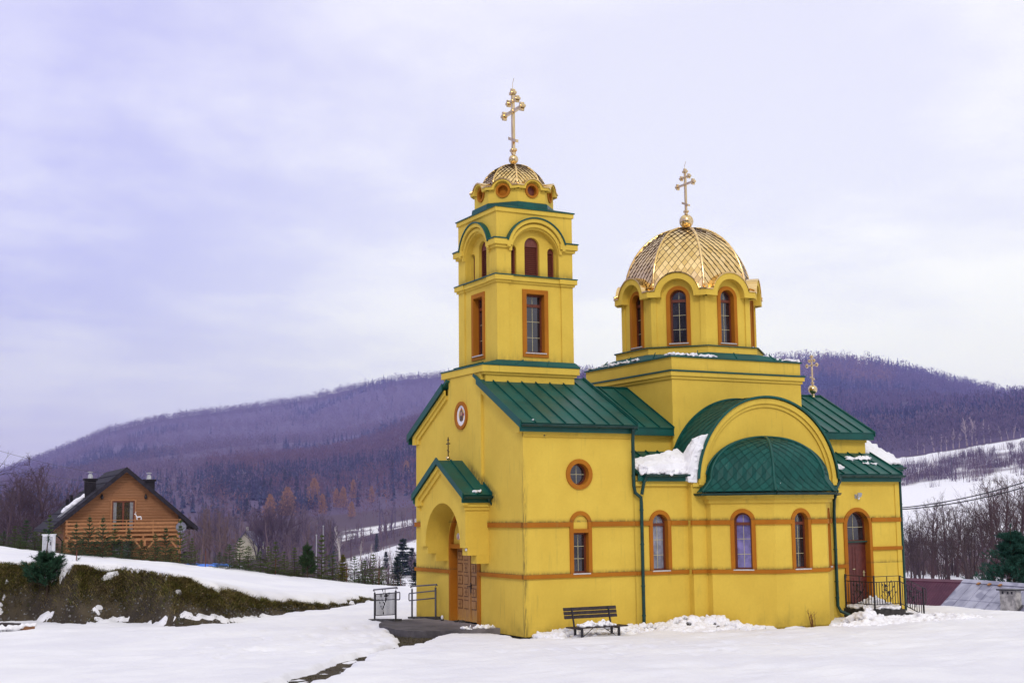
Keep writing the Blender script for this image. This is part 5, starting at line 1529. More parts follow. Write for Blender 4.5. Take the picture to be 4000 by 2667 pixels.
# ------------------------------------------------------------------ snow still lying on the roofs
random.seed(51)
def on_aisle(x, y): return LEZ-.03+(LTZ-LEZ+.03)*(y-LE)/(LTY-LE)
def aisle_pt(u, v, lift):
    x = 3.80+2.0*u; f = u; y = -.30+.06*fbm(u*9, u*3, 5, 3)-.10*sstep(.08, .0, u)*0+v*(.72+.42*f+.16*(fbm(u*5, v*0, 6, 3)-.5))
    return np.stack([x, y, on_aisle(x, y)+lift], -1)
def a_top(u, v):
    ed = sstep(0, .10, v)*sstep(1, .80, v)*sstep(0, .05, u)
    h = (.15+.18*u+.16*(fbm(u*4.5, v*2.5, 7, 4)-.5)+.05*(np.abs(fbm(u*9, v*6, 8, 4)-.5)*2))*(.25+.75*ed)
    return aisle_pt(u, v, np.maximum(h, .03))
def b_pt(u, v, lift):
    a = .05+.56*v*(1-.12*u)+.07*(fbm(u*4, v*0, 9, 3)-.5); y = -.35+u*(1.05*(1-v)+.24)
    rr = BR+lift; x = BX-rr*np.cos(a); z = BZ+rr*np.sin(a); return np.stack([x, y, z], -1)
def b_top(u, v):
    ed = sstep(1, .86, v)*(.5+.5*sstep(1, .8, u)); h = (.34-.16*v+.24*(fbm(u*3, v*4, 12, 4)-.5)+.07*np.abs(fbm(u*7, v*9, 13, 4)-.5))*ed+.03
    return b_pt(u, v, h)
sl_ = [slab(a_top, lambda u, v: aisle_pt(u, v, .0)), slab(b_top, lambda u, v: b_pt(u, v, .0))]
bl = []
for i in range(70):
    x = R_(3.78, 5.7); bl.append((x, R_(-.34, -.20), on_aisle(x, -.27)+R_(.0, .10), R_(.035, .085), 1.3, 1, .8))
for i in range(34): bl.append((R_(3.78, 3.98), R_(-.3, .2), on_aisle(3.9, 0)+R_(.0, .12), R_(.04, .09), 1.2, 1, .8))
for i in range(50):
    a = R_(.06, .5); rr = BR+R_(.06, .30); x = BX-rr*math.cos(a); bl.append((x, R_(-.36, -.05), BZ+rr*math.sin(a), R_(.04, .10), 1.1, 1, 1))
for i in range(26): bl.append((R_(5.0, 5.8), R_(.1, .5), on_aisle(5.4, .35)+R_(.05, .2), R_(.05, .11), 1.2, 1, .8))
clump('roof_snow', bl, 'big chunky mass of slid snow piled on the aisle roof against the barrel roof', 'snow', seed=11, voxel=.022, amp=.018, slabs=sl_)
def sac(x, y): return LEZ+(LTZ+.04-LEZ)*(y-LE)/(LTY-LE)
bl = [(R_(11.25, 11.85), R_(.05, .42), 0, R_(.05, .09), 1.3, 1.1, .55) for i in range(70)]
bl = [(x, y, sac(x, y)+.03, r, a, b, c) for x, y, z, r, a, b, c in bl]
clump('roof_snow', bl, 'ragged snow scrap on the sacristy roof right beside the barrel roof', 'snow', seed=12, voxel=.025)
bl = [(R_(12.75, 13.75), R_(.72, .92), 0, R_(.04, .07), 1.6, 1, .5) for i in range(60)]+[(R_(12.55, 12.9), R_(.70, .78), 0, R_(.03, .05), 1.6, 1, .5) for i in range(14)]+[(R_(13.1, 13.7), R_(.42, .5), 0, R_(.03, .045), 1.8, 1, .5) for i in range(25)]
bl = [(x, y, sac(x, y)+.025, r, a, b, c) for x, y, z, r, a, b, c in bl]
clump('roof_snow', bl, 'thin streak of snow across the upper sacristy roof', 'snow', seed=13, voxel=.022)
A0, A1, AP = V3((14.35, 1.5, 4.93)), V3((15.9, 1.5, 4.93)), V3((14.2, YC, 6.75))
bl = []
for i in range(520):
    s_ = random.random(); q = R_(.02, .62)
    p = A0+(A1-A0)*s_; p = p+(AP-p)*q
    bl.append((p[0], p[1], p[2]+.06, R_(.09, .13), 1.2, 1.1, .7))
clump('roof_snow', bl, 'smooth thick snow blanket on the roof at the far right end of the church', 'snow', seed=14, voxel=.035, amp=.008, mat='snow')
bl = []
for i in range(220):
    x = R_(XW-.02, XW+1.75); w_ = .28*math.sin(PI*min(1, max(0, (x-XW+.1)/1.9)))**.5
    bl.append((x, YS-.03+R_(0, .25+w_), 8.33+R_(0, .05), R_(.035, .06), 2, 1.2, .6))
clump('roof_snow', bl, 'long thin snow strip on the ledge below the dome, near corner', 'snow', seed=15, voxel=.025, amp=.008, mat='snow')
bl = [(XE-R_(.05, .95), YS-.03+R_(0, .28), 8.33+R_(0, .04), R_(.03, .055), 2, 1.2, .6) for i in range(80)]
clump('roof_snow', bl, 'short snow strip on the ledge below the dome at its right corner', 'snow', seed=16, voxel=.022, amp=.008, mat='snow')
bl = [(XW-.02+R_(0, .3), R_(3.0, 6.2), 8.33+R_(0, .05), R_(.04, .07), 1.2, 2, .6) for i in range(90)]
clump('roof_snow', bl, 'snow strip on the ledge below the dome on its left side', 'snow', seed=17, voxel=.025, amp=.008, mat='snow')
bl = [(-.42+R_(-.12, .12), 2.05+R_(-.05, .07), pz(2.05)+.03+R_(0, .02), R_(.03, .055), 1.5, 1, .7) for i in range(22)]
clump('roof_snow', bl, 'single small snow lump on the porch roof above its gutter', 'snow', seed=18, voxel=.018, amp=.012)
bl = [(.28+R_(-.03, .03), -.14+R_(-.02, .02), roofz(-.14)+.03, R_(.02, .035), 1.4, 1, .8) for i in range(5)]
clump('roof_snow', bl, 'tiny snow crumb near the eave of the main green roof', 'snow', seed=19, voxel=.012, amp=.006)

# dry weed by the apse
t = thing('dry_weed', 'leafless brown weed stalks growing at the foot of the apse', 'weed', (8.55, -2.02, 0))
mb = MB(); random.seed(8)
for i in range(9):
    a = R_(-.5, .5); L_ = R_(.25, .62); x = R_(-.08, .08)
    p = [np.array([x+math.sin(a)*q*L_*.6, R_(-.02, .02), q*L_-.02]) for q in np.linspace(0, 1, 5)]
    mb.tube(p, [.009, .008, .007, .005, .002], 5)
    for q in (2, 3): mb.tube([p[q], p[q]+np.array([R_(-.1, .1), R_(-.03, .03), .1])], [.005, .002], 4)
mb.build('stalks', M['brown'], t)
# ================================================================== HILLS AND VALLEY
def u_of(az): return 2000+5181*np.tan(np.clip(az-YAW, -1.25, 1.25))
def az_of(u): return YAW+np.arctan((np.asarray(u, float)-2000)/5181)
def vh(u): return 2001.5+(2000-u)*.0106
def zat(u, v, r): return 3.457-(v-vh(u))/5181*r*np.cos(az_of(u)-YAW)*1.0
CRU = np.array([-3500, -900, 0, 204, 425, 595, 765, 952, 1190, 1395, 1531, 1700, 1900, 2250, 2600, 3130, 3280, 3400, 3554, 3741, 3911, 4000, 4600, 6000, 9000.])
CRV = np.array([1990, 1975, 1852, 1778, 1686, 1644, 1620, 1598, 1563, 1514, 1486, 1472, 1470, 1478, 1450, 1418, 1414, 1424, 1460, 1512, 1556, 1564, 1640, 1780, 1950.])
def Rc(u): return np.interp(u, [1200, 2200], [2400, 2000])
KR = np.array([40, 66, 75, 85, 98, 118, 150, 210, 300, 400, 450, 560, 620, 660, 700, 740, 770.])
KU = np.array([-4000, 950, 1300, 1700, 3300, 3525, 9000])
KZ = np.array([
 [-9, -9, -5, -2.5, -.75, -.75, -4, -8, -12, -11, -10, -8, -7, -5, -3, -1, 1],
 [-9, -9, -5, -2.5, -.75, -.75, -4, -8, -12, -11, -10, -8, -7, -5, -3, -1, 1],
 [-9, -9, -8, -8, -8, -8, -8.5, -9.5, -10.5, -10.5, -10.2, -8, -6.5, -5, -3, -1, 1],
 [-9, -9, -8, -8, -8, -8, -8.5, -9.5, -10.5, -10.5, -10.0, -7.5, -5.5, -5, -3, -1, 1],
 [-9, -9, -8.5, -8.5, -8.5, -8.5, -8.5, -8.2, -8, 0, 4, 12, 19, 23.8, 27, 31.3, 33],
 [-9, -9, -8.5, -8.5, -8.5, -8.5, -8.5, -8.2, -8, 0, 4, 12, 19, 23.8, 27, 31.3, 33],
 [-9, -9, -8.5, -8.5, -8.5, -8.5, -8.5, -8.2, -8, 0, 4, 12, 19, 23.8, 27, 31.3, 33]], float)
SPU = np.array([780, 900, 952, 1088, 1293, 1624, 1900, 2300, 2700]); SPV = np.array([2040, 1976, 1955, 1905, 1822, 1660, 1560, 1500, 1560.])
def terrain(az, r):
    u = u_of(az); az, r, u = np.broadcast_arrays(az, r, u)
    fr = np.interp(r, KR, np.arange(len(KR))); fu = np.interp(u, KU, np.arange(len(KU)))
    i0 = np.minimum(fr.astype(int), len(KR)-2); j0 = np.minimum(fu.astype(int), len(KU)-2); a = fr-i0; b = fu-j0
    z = (KZ[j0, i0]*(1-a)+KZ[j0, i0+1]*a)*(1-b)+(KZ[j0+1, i0]*(1-a)+KZ[j0+1, i0+1]*a)*b
    z = z+np.where(u > 3300, sstep(300, 480, r)*r/5181*52*np.clip((u-3525)/475, -1, 3), 0)
    z = z+5.0*np.clip((u-1400)/230, -.6, 1.6)*sstep(260, 450, r)*sstep(1100, 1300, u)*sstep(3300, 2500, u)
    zc = zat(np.clip(u, -3500, 9000), np.interp(u, CRU, CRV), Rc(u)); rc = Rc(u)
    r0 = 770.; zb = z
    t = np.clip((r-r0)/(rc-r0), 0, 1)
    ctrl = t*(1-.16*np.sin(t*PI))
    x, y = CX_+r*np.sin(az), CY_+r*np.cos(az)
    rough = (fbm(x*.006, y*.006, 71, 4)-.5)*30*np.sin(t*PI)
    zh = np.where(r > r0, z+(zc-z)*ctrl+rough, z)
    zh = np.where(r > rc, zc-(r-rc)*.35, zh)
    zs = zat(u, np.interp(u, SPU, SPV), 1300.)
    up = np.clip((r-690)/(1300-690), 0, 1)
    spur = np.where(r <= 1300, -4+(zs+4)*up**.92+(fbm(x*.012, y*.012, 75, 3)-.5)*10*up, zs-(r-1300)*.3)
    spur = np.where((u > 780) & (u < 2700) & (r > 692), spur, -99)
    und = (fbm(x*.02, y*.02, 77, 4)-.5)*2.2*sstep(120, 350, r)
    return np.maximum(zh, spur)+und
def tpoint(u, r, az=None):
    a = az_of(u) if az is None else az
    z = terrain(np.atleast_1d(a), np.atleast_1d(float(r)))
    return np.array([CX_+r*math.sin(float(a)), CY_+r*math.cos(float(a)), float(z[0])])
azs = YAW+np.concatenate([np.linspace(-PI, -.43, 70)[:-1], np.linspace(-.43, .43, 560), np.linspace(.43, PI, 70)[1:]])
rs_ = np.concatenate([np.arange(44, 130, 4), np.arange(130, 780, 9), np.arange(780, 2900, 24), [3200, 4200]])
AZ, RR = np.meshgrid(azs, rs_)
TZ = terrain(AZ, RR)
U_ = u_of(AZ)
# ground cover colours: snowy fields, leaf-litter under the woods, the litter with distance haze painted in
def haze(c, r, amt=1.0):  # paints the bluish haze of distance into a surface colour
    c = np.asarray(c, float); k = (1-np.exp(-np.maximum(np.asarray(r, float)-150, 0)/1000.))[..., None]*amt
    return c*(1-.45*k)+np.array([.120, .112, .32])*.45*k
xx, yy = CX_+RR*np.sin(AZ), CY_+RR*np.cos(AZ)
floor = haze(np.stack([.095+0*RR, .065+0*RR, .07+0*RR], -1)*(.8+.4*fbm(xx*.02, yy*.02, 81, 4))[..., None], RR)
snowc = np.stack([.80+0*RR, .80+0*RR, .86+0*RR], -1)
dirt = np.stack([.085+0*RR, .06+0*RR, .07+0*RR], -1)
mot = fbm(xx*.09, yy*.09, 83, 5)
left_f = (U_ < 2500)
f1 = sstep(118, 150, RR+60*(mot-.5))*sstep(468, 455, RR+16*(mot-.5)); f2 = sstep(590, 605, RR+30*(mot-.5))*sstep(690, 675, RR)*sstep(.36, .50, mot)
snow_l = np.maximum(f1*sstep(.36, .50, mot), f2)*sstep(1290, 1400, U_+160*(mot-.5))
ridge = np.exp(-((RR-520-.10*(U_-1500)-30*(fbm(U_*.01, RR*.01, 9, 3)-.5))/28)**2)
snow_l = snow_l*(1-ridge)
edge = 742+14*(fbm(U_*.02, RR*0, 85, 3)-.5)
snow_r = (RR < edge)*1.0
band1 = sstep(560, 580, RR+14*(mot-.5))*sstep(676, 655, RR+16*(mot-.5))
band2 = sstep(235, 260, RR)*sstep(352, 320, RR+40*(mot-.5))*sstep(.30, .5, mot)
snow_r = snow_r*(1-.72*band1*sstep(.36, .52, mot))*(1-.8*band2)
snow_m = np.where(left_f, snow_l, snow_r)
snow_m = np.where((RR < 130) & ((U_ < 1000) | (U_ > 1700)), np.maximum(snow_m, .9), snow_m)
gcol = np.where((RR < 760)[..., None], dirt*(1-snow_m[..., None])+snowc*snow_m[..., None], floor)
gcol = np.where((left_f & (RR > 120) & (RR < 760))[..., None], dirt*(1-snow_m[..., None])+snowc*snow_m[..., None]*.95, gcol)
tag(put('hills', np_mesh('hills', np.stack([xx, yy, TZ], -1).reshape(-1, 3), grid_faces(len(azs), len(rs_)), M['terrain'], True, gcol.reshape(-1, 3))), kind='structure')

# ------------------------------------------------------------------ far woods as masses of small ragged trees
def wood(name, label, az, r, h, kind, col, seed, width=.30):
    rng = np.random.default_rng(seed); n = len(az)
    z = terrain(az, r); p = np.stack([CX_+r*np.sin(az), CY_+r*np.cos(az), z-.5], 1)
    Vs, Cs = [], []
    dec = kind == 0
    jit = .22*np.exp(-np.maximum(r-700, 0)/800)+.05
    # broadleaf: fan of bare twigs filling a rounded crown, plus a stem
    m = int(dec.sum()); Kd = 30
    if m:
        q, hh, cc = p[dec], h[dec], col[dec]
        th = rng.uniform(0, 2*PI, (m, Kd)); s = np.sqrt(rng.uniform(0, 1, (m, Kd))); t = rng.uniform(-.85, 1, (m, Kd))
        rad = width*hh[:, None]*s*np.sqrt(np.clip(1-t*t, .05, 1))
        c = q[:, None, :]+np.stack([np.cos(th)*rad, np.sin(th)*rad, hh[:, None]*(.60+.40*t)], -1)
        out = np.stack([np.cos(th)*.45*s, np.sin(th)*.45*s, np.full_like(th, .8)], -1); L = hh[:, None, None]*rng.uniform(.08, .2, (m, Kd, 1))
        sd = rng.normal(0, 1, (m, Kd, 3)); sd[..., 2] *= .3; sd /= np.linalg.norm(sd, axis=-1, keepdims=True); sd = sd*hh[:, None, None]*rng.uniform(.010, .038, (m, Kd, 1))
        tri = np.stack([c-sd, c+sd, c+out*L], 2)
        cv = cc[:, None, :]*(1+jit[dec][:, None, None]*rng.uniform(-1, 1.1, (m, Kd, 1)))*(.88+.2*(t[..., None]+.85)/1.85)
        Vs.append(tri.reshape(-1, 3)); Cs.append(np.repeat(cv.reshape(-1, 3), 3, 0))
        sx = np.stack([np.ones(m), np.zeros(m), np.zeros(m)], 1)*(hh*.009)[:, None]
        tri = np.stack([q-sx, q+sx, q+np.stack([0*hh, 0*hh, hh*.8], 1)], 1)
        Vs.append(tri.reshape(-1, 3)); Cs.append(np.repeat(cc*1.25, 3, 0))
    con = ~dec; m = int(con.sum()); Kc = 16
    if m:
        q, hh, cc = p[con], h[con], col[con]
        t = np.linspace(.12, .97, Kc)[None, :]+rng.uniform(-.03, .03, (m, Kc)); th = rng.uniform(0, 2*PI, (m, Kc))
        R = hh[:, None]*.19*(1.02-t)+.1
        top = q[:, None, :]+np.stack([0*t, 0*t, hh[:, None]*np.minimum(t+.11, 1.0)], -1)
        e1 = q[:, None, :]+np.stack([np.cos(th)*R, np.sin(th)*R, hh[:, None]*t-.25*R], -1)
        th2 = th+rng.uniform(1.3, 2.4, (m, Kc)); e2 = q[:, None, :]+np.stack([np.cos(th2)*R, np.sin(th2)*R, hh[:, None]*t-.25*R], -1)
        tri = np.stack([top, e1, e2], 2)
        Vs.append(tri.reshape(-1, 3)); Cs.append(np.repeat((cc[:, None, :]*(1+jit[con][:, None, None]*rng.uniform(-1, 1.1, (m, Kc, 1)))).reshape(-1, 3), 3, 0))
    v = np.concatenate(Vs); c = np.concatenate(Cs)
    f = np.arange(len(v)).reshape(-1, 3)
    return tag(put(name, np_mesh(name, v, f, M['tint'], False, c)), label, 'forest', kind='stuff')
rng = np.random.default_rng(77)
BEECH, OAKR, SPRUCE, LARCH, BIRCHC = (.15, .095, .105), (.13, .075, .07), (.018, .036, .040), (.30, .15, .06), (.24, .20, .20)
def mixcol(n, opts, wts, r, x, y, rng):
    idx = rng.choice(len(opts), n, p=np.array(wts)/sum(wts)); c = np.array(opts)[idx]*rng.uniform(.75, 1.25, (n, 1)); return haze(c, r)
# main left hill
n = 15000
uu = rng.uniform(-500, 2350, n); az = az_of(uu); t = rng.uniform(0, 1, n)**.85; rc = Rc(uu); r = 780+(rc-775)*t
x, y = CX_+r*np.sin(az), CY_+r*np.cos(az); pn = fbm(x*.004, y*.004, 91, 4)
kind = ((pn > .60) | (rng.uniform(0, 1, n) < .03) | ((t < .16) & (rng.uniform(0, 1, n) < .5))).astype(int)
col = np.where(kind[:, None] == 0, mixcol(n, [BEECH, (.17, .11, .11), OAKR, BIRCHC], [5, 4, 2, .25], r, x, y, rng), haze(np.array(SPRUCE)*np.ones((n, 3)), r))
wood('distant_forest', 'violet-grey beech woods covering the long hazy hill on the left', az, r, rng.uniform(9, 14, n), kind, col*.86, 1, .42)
# a closed canopy along both skylines
n = 9000
uu = np.concatenate([rng.uniform(-500, 2350, 5800), rng.uniform(2200, 4400, 3200)]); az = az_of(uu); rc = Rc(uu); r = rc*rng.uniform(.955, 1.004, n)
kind = (rng.uniform(0, 1, n) < np.where(uu > 2350, .45, .02)).astype(int)
x, y = CX_+r*np.sin(az), CY_+r*np.cos(az)
col = np.where(kind[:, None] == 0, mixcol(n, [BEECH, (.17, .11, .11), OAKR], [5, 4, 2], r, x, y, rng), haze(np.array(SPRUCE)*np.ones((n, 3)), r))
wood('distant_forest', 'bare and coniferous treetops forming the skyline of both hills', az, r, rng.uniform(5, 11, n)*np.where(kind == 1, 1.5, 1), kind, col*.72, 11, .50)
# spur
n = 7000
uu = rng.uniform(800, 2300, n); az = az_of(uu); r = rng.uniform(705, 1310, n)
keep_ = rng.uniform(0, 1, n) < np.clip(.10+1.3*((r-690)/610), 0, 1); uu, az, r = uu[keep_], az[keep_], r[keep_]; n = len(r)
x, y = CX_+r*np.sin(az), CY_+r*np.cos(az); up = (r-690)/610; pn = fbm(x*.012, y*.012, 93, 4)
kind = ((up < .75) & (pn > .54)).astype(int)
lar = (kind == 0) & (up < .62) & (rng.uniform(0, 1, n) < .10)
col = mixcol(n, [BEECH, OAKR, (.14, .085, .09)], [4, 4, 3], r*.6, x, y, rng)
col = np.where(lar[:, None], haze(np.array(LARCH)*rng.uniform(.6, 1, (n, 1)), r*.75), col); col = np.where(kind[:, None] == 1, haze(np.array(SPRUCE)*np.ones((n, 3)), r*.8), col)
wood('distant_forest', 'reddish-brown mixed woods on the nearer spur descending beside the church', az, r, rng.uniform(9, 15, n)*(.6+.4*np.clip(up*2.2, 0, 1)), kind, col*np.array([.84, .72, .68]), 2, .36)
# right hill
n = 15000
uu = rng.uniform(2250, 4500, n); az = az_of(uu); t = rng.uniform(0, 1, n)**.85; rc = Rc(uu); r = 752+(rc-747)*t**1.15
x, y = CX_+r*np.sin(az), CY_+r*np.cos(az); pn = fbm(x*.005, y*.005, 95, 4)
kind = ((t > .10) & (pn+.22*rng.uniform(-1, 1, n) > .40+.22*sstep(.72, .95, t))).astype(int)
lar = (kind == 0) & (t > .72) & (uu < 3500) & (rng.uniform(0, 1, n) < .6)
col = mixcol(n, [BEECH, OAKR, BIRCHC], [5, 4, .3], r, x, y, rng)
col = np.where(lar[:, None], haze(np.array(LARCH)*rng.uniform(.7, 1.1, (n, 1)), r*.6), col)
col = np.where((kind == 0)[:, None] & (t < .2)[:, None], haze(np.array((.19, .125, .12))*rng.uniform(.7, 1.2, (n, 1)), r), col)
col = np.where(kind[:, None] == 1, haze(np.array(SPRUCE)*rng.uniform(.6, 1.4, (n, 1)), r*.9), col)
wood('distant_forest', 'dark spruce forest with bare patches covering the hill on the right', az, r, rng.uniform(12, 21, n)*np.where(r < 800, .6, 1), kind, col*np.array([.66, .70, .80]), 3, .34)
# scrub on the field banks
def scrub(name, label, az, r, h, seed, cols):
    rng = np.random.default_rng(seed); n = len(az); Kd = 26
    z = terrain(az, r); q = np.stack([CX_+r*np.sin(az), CY_+r*np.cos(az), z-.2], 1)
    th = rng.uniform(0, 2*PI, (n, Kd)); lean = rng.uniform(0, .55, (n, Kd)); L = h[:, None]*rng.uniform(.5, 1, (n, Kd))
    b = q[:, None, :]+np.stack([rng.normal(0, .3, (n, Kd))*h[:, None], rng.normal(0, .3, (n, Kd))*h[:, None], 0*th], -1)
    tip = b+np.stack([np.cos(th)*lean, np.sin(th)*lean, np.ones_like(th)], -1)*L[..., None]
    w = np.stack([np.cos(th+1.3), np.sin(th+1.3), 0*th], -1)*h[:, None, None]*.012
    v = np.stack([b-w, b+w, tip], 2).reshape(-1, 3)
    c = np.array(cols)[rng.integers(0, len(cols), n)][:, None, :]*rng.uniform(.7, 1.3, (n, Kd, 1)); c = haze(c, np.repeat(r[:, None], Kd, 1))
    return tag(put('undergrowth', np_mesh(name, v, np.arange(len(v)).reshape(-1, 3), M['tint'], False, np.repeat(c.reshape(-1, 3), 3, 0))), label, 'undergrowth', kind='stuff')
SC = [(.10, .06, .06), (.085, .055, .06), (.13, .08, .065)]
n = 620; uu = rng.uniform(3250, 4300, n); r = rng.normal(612, 30, n); k2 = fbm(uu*.012, r*.02, 55, 3) > .44; uu, r = uu[k2], r[k2]; n = len(r)
scrub('scrub', 'leafless thicket on the bank between the two snowy fields', az_of(uu), r, rng.uniform(3, 8, n), 4, SC)
n = 700; uu = rng.uniform(3300, 4300, n); r = rng.uniform(235, 345, n)
scrub('scrub', 'brown undergrowth below the snowy field behind the bare trees', az_of(uu), r, rng.uniform(1.5, 4.5, n), 5, SC)
n = 1500; uu = rng.uniform(-300, 1720, n); r = rng.uniform(230, 680, n); k_ = ((uu < 1250) & (rng.uniform(0, 1, n) < .8)) | ((r > 500) & (r < 560)) | (rng.uniform(0, 1, n) < .14)
scrub('scrub', 'brushwood and saplings filling the valley floor beyond the young spruces', az_of(uu)[k_], r[k_], rng.uniform(2, 5.5, n)[k_], 6, [(.12, .075, .07), (.10, .065, .065), (.16, .10, .075)])

# ================================================================== TREES ONE CAN TELL APART
def tube_arr(P, Rr, n=3):
    """P (k,3) -> verts, quads for a thin tapered branch"""
    k = len(P); d = np.gradient(P, axis=0); d /= np.linalg.norm(d, axis=1)[:, None]+1e-9
    ref = np.array([0, 0, 1.]) if abs(d[0, 2]) < .9 else np.array([1., 0, 0])
    a = np.cross(d, ref); a /= np.linalg.norm(a, axis=1)[:, None]+1e-9; b = np.cross(d, a)
    ang = np.arange(n)*2*PI/n
    v = P[:, None, :]+Rr[:, None, None]*(a[:, None, :]*np.cos(ang)[None, :, None]+b[:, None, :]*np.sin(ang)[None, :, None])
    i = np.arange(k-1)[:, None]*n; j = np.arange(n)[None, :]
    f = np.stack([i+j, i+(j+1) % n, i+n+(j+1) % n, i+n+j], -1).reshape(-1, 4)
    return v.reshape(-1, 3), f
class Arr:
    def __init__(s): s.v = []; s.f = []; s.n = 0
    def add(s, v, f): s.v.append(v); s.f.append(f+s.n); s.n += len(v)
    def mesh(s, name, mat, col=None):
        v = np.concatenate(s.v); f = np.concatenate(s.f)
        return np_mesh(name, v, f, mat, False, None if col is None else np.ones((len(v), 3))*np.array(col))
def bare_tree(seed, h=10., spread=.32, stems=1, n1=15, col=(.07, .05, .05), upright=.75, tw=1.0, first=.28, twigs=3):
    """bare broadleaf: limbs -> boughs -> branches -> twigs"""
    rng = np.random.default_rng(seed); T = Arr(); Cw = Arr()
    def curve(p, d, L, k, sag=0., wob=.12):
        pts = [p]; d = d/np.linalg.norm(d)
        for i in range(k):
            d = d+rng.normal(0, wob, 3)+np.array([0, 0, sag]); d /= np.linalg.norm(d); pts.append(pts[-1]+d*L/k)
        return np.array(pts)
    def side(d, ang, rng):
        a = np.cross(d, rng.normal(size=3)); a /= np.linalg.norm(a)+1e-9; return d*math.cos(ang)+a*math.sin(ang)
    for st in range(stems):
        a0 = rng.uniform(0, 2*PI); tilt = .0 if stems == 1 else rng.uniform(.12, .38)
        d0 = np.array([math.cos(a0)*tilt, math.sin(a0)*tilt, 1]); H = h*(1 if st == 0 else rng.uniform(.7, .95))
        P = curve(np.array([rng.normal(0, .1)*stems, rng.normal(0, .1)*stems, -.3]), d0, H, 9, .03, .05)
        r0 = h*.0135*tw/(stems**.3)
        T.add(*tube_arr(P, np.linspace(r0, r0*.12, 10), 7))
        for i in range(n1):
            t = first+(1-first)*(i+rng.uniform(0, .8))/n1; t = min(t, .97)
            q = t*9; k = int(q); base = P[k]+(P[k+1]-P[k])*(q-k); dt = P[k+1]-P[k]; dt /= np.linalg.norm(dt)
            L1_ = h*spread*(1.25-t)*rng.uniform(.75, 1.25)*1.25
            d1 = side(dt, rng.uniform(.55, 1.05), rng); d1[2] += upright*.25
            B = curve(base, d1, L1_, 5, .10*upright, .12); r1 = r0*(1.02-t)*.42+.012*tw
            (T if i < n1*.45 else Cw).add(*tube_arr(B, np.linspace(r1, r1*.25, 6), 4))
            for j in range(5):
                s = rng.uniform(.2, 1); q = s*5; k = min(int(q), 4); b2 = B[k]+(B[k+1]-B[k])*(q-k); dd = B[k+1]-B[k]; dd /= np.linalg.norm(dd)
                L2 = L1_*rng.uniform(.3, .55); d2 = side(dd, rng.uniform(.4, .9), rng); d2[2] += .2*upright
                C2 = curve(b2, d2, L2, 3, .10*upright, .14); Cw.add(*tube_arr(C2, np.linspace(max(r1*.32, .011*tw), .008*tw, 4), 3))
                for m in range(4):
                    s2 = rng.uniform(.25, 1); q = s2*3; k = min(int(q), 2); b3 = C2[k]+(C2[k+1]-C2[k])*(q-k); dd2 = C2[k+1]-C2[k]; dd2 /= np.linalg.norm(dd2)
                    L3 = L2*rng.uniform(.35, .6); d3 = side(dd2, rng.uniform(.35, .8), rng); d3[2] += .15*upright
                    C3 = curve(b3, d3, L3, 2, .08*upright, .12); Cw.add(*tube_arr(C3, np.linspace(.009*tw, .006*tw, 3), 3))
                    for w in range(twigs):
                        b4 = C3[1] if w % 2 else C3[2]; d4 = side(C3[2]-C3[1], rng.uniform(.3, .7), rng); d4 /= np.linalg.norm(d4); d4[2] += .12
                        Cw.add(*tube_arr(np.array([b4, b4+d4*L3*rng.uniform(.4, .7)]), np.array([.007*tw, .004*tw]), 3))
    return T.mesh('trunk', M['tint'], col), Cw.mesh('crown', M['tint'], tuple(c*1.15 for c in col))
def spruce_mesh(seed, h=2., wid=.30, col=(.022, .034, .012), dens=1.0, droop=.25, lowgap=.04, ragged=0.0):
    """whorled conifer; 'ragged' thins the top and lets single branches reach out, as on a young plant"""
    rng = np.random.default_rng(seed); T = Arr()
    P = np.array([[0, 0, -.1], [rng.normal(0, .01)*h, rng.normal(0, .01)*h, h*.5], [0, 0, h]]); T.add(*tube_arr(P, np.array([h*.014, h*.009, h*.002]), 6))
    V = []; C = []
    lev = int(15*dens); tt = lowgap+(1-lowgap)*((np.arange(lev)+rng.uniform(0, .5, lev))/lev)**(1.0+.5*ragged)
    for t in tt:
        L = h*wid*(1-t)**(.85+.3*ragged)*rng.uniform(.75-.2*ragged, 1.15+.3*ragged)+h*.02
        nb = rng.integers(5, 9) if not ragged else rng.integers(4, 7)
        a0 = rng.uniform(0, 2*PI)
        for b in range(nb):
            a = a0+2*PI*b/nb+rng.normal(0, .25); d = np.array([math.cos(a), math.sin(a), rng.uniform(-.1, .3)-droop*(1-t)+.35*ragged*t])
            base = np.array([0, 0, t*h]); k = int(9*dens)+2
            Lb = L*rng.uniform(.6, 1.15)
            if ragged: T.add(*tube_arr(np.array([base, base+d*Lb+np.array([0, 0, .1*Lb])]), np.array([h*.005, h*.002]), 3))
            for s in np.linspace(.12, 1, k):
                p = base+d*Lb*s+np.array([0, 0, .10*Lb*s*s])
                for q in range(4 if not ragged else 5):
                    nd = d+rng.normal(0, .65, 3); nd /= np.linalg.norm(nd); l = h*(.045 if not ragged else .036)*rng.uniform(.7, 1.3)*(1.25-.5*s)
                    w = np.cross(nd, rng.normal(size=3)); w /= np.linalg.norm(w); w *= l*(.17 if not ragged else .13)
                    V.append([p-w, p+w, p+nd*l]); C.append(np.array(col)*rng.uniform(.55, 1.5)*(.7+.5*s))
    for q in range(14):         # leader
        p = np.array([0, 0, h*(.9+.1*rng.uniform())]); nd = np.array([rng.normal(0, .4), rng.normal(0, .4), 1.]); w = np.array([h*.006, 0, 0])
        V.append([p-w, p+w, p+nd*h*.035]); C.append(np.array(col)*1.3)
    V = np.array(V).reshape(-1, 3)
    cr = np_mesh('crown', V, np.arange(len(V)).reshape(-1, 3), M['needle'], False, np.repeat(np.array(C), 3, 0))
    return T.mesh('trunk', M['tint'], (.06, .045, .035)), cr
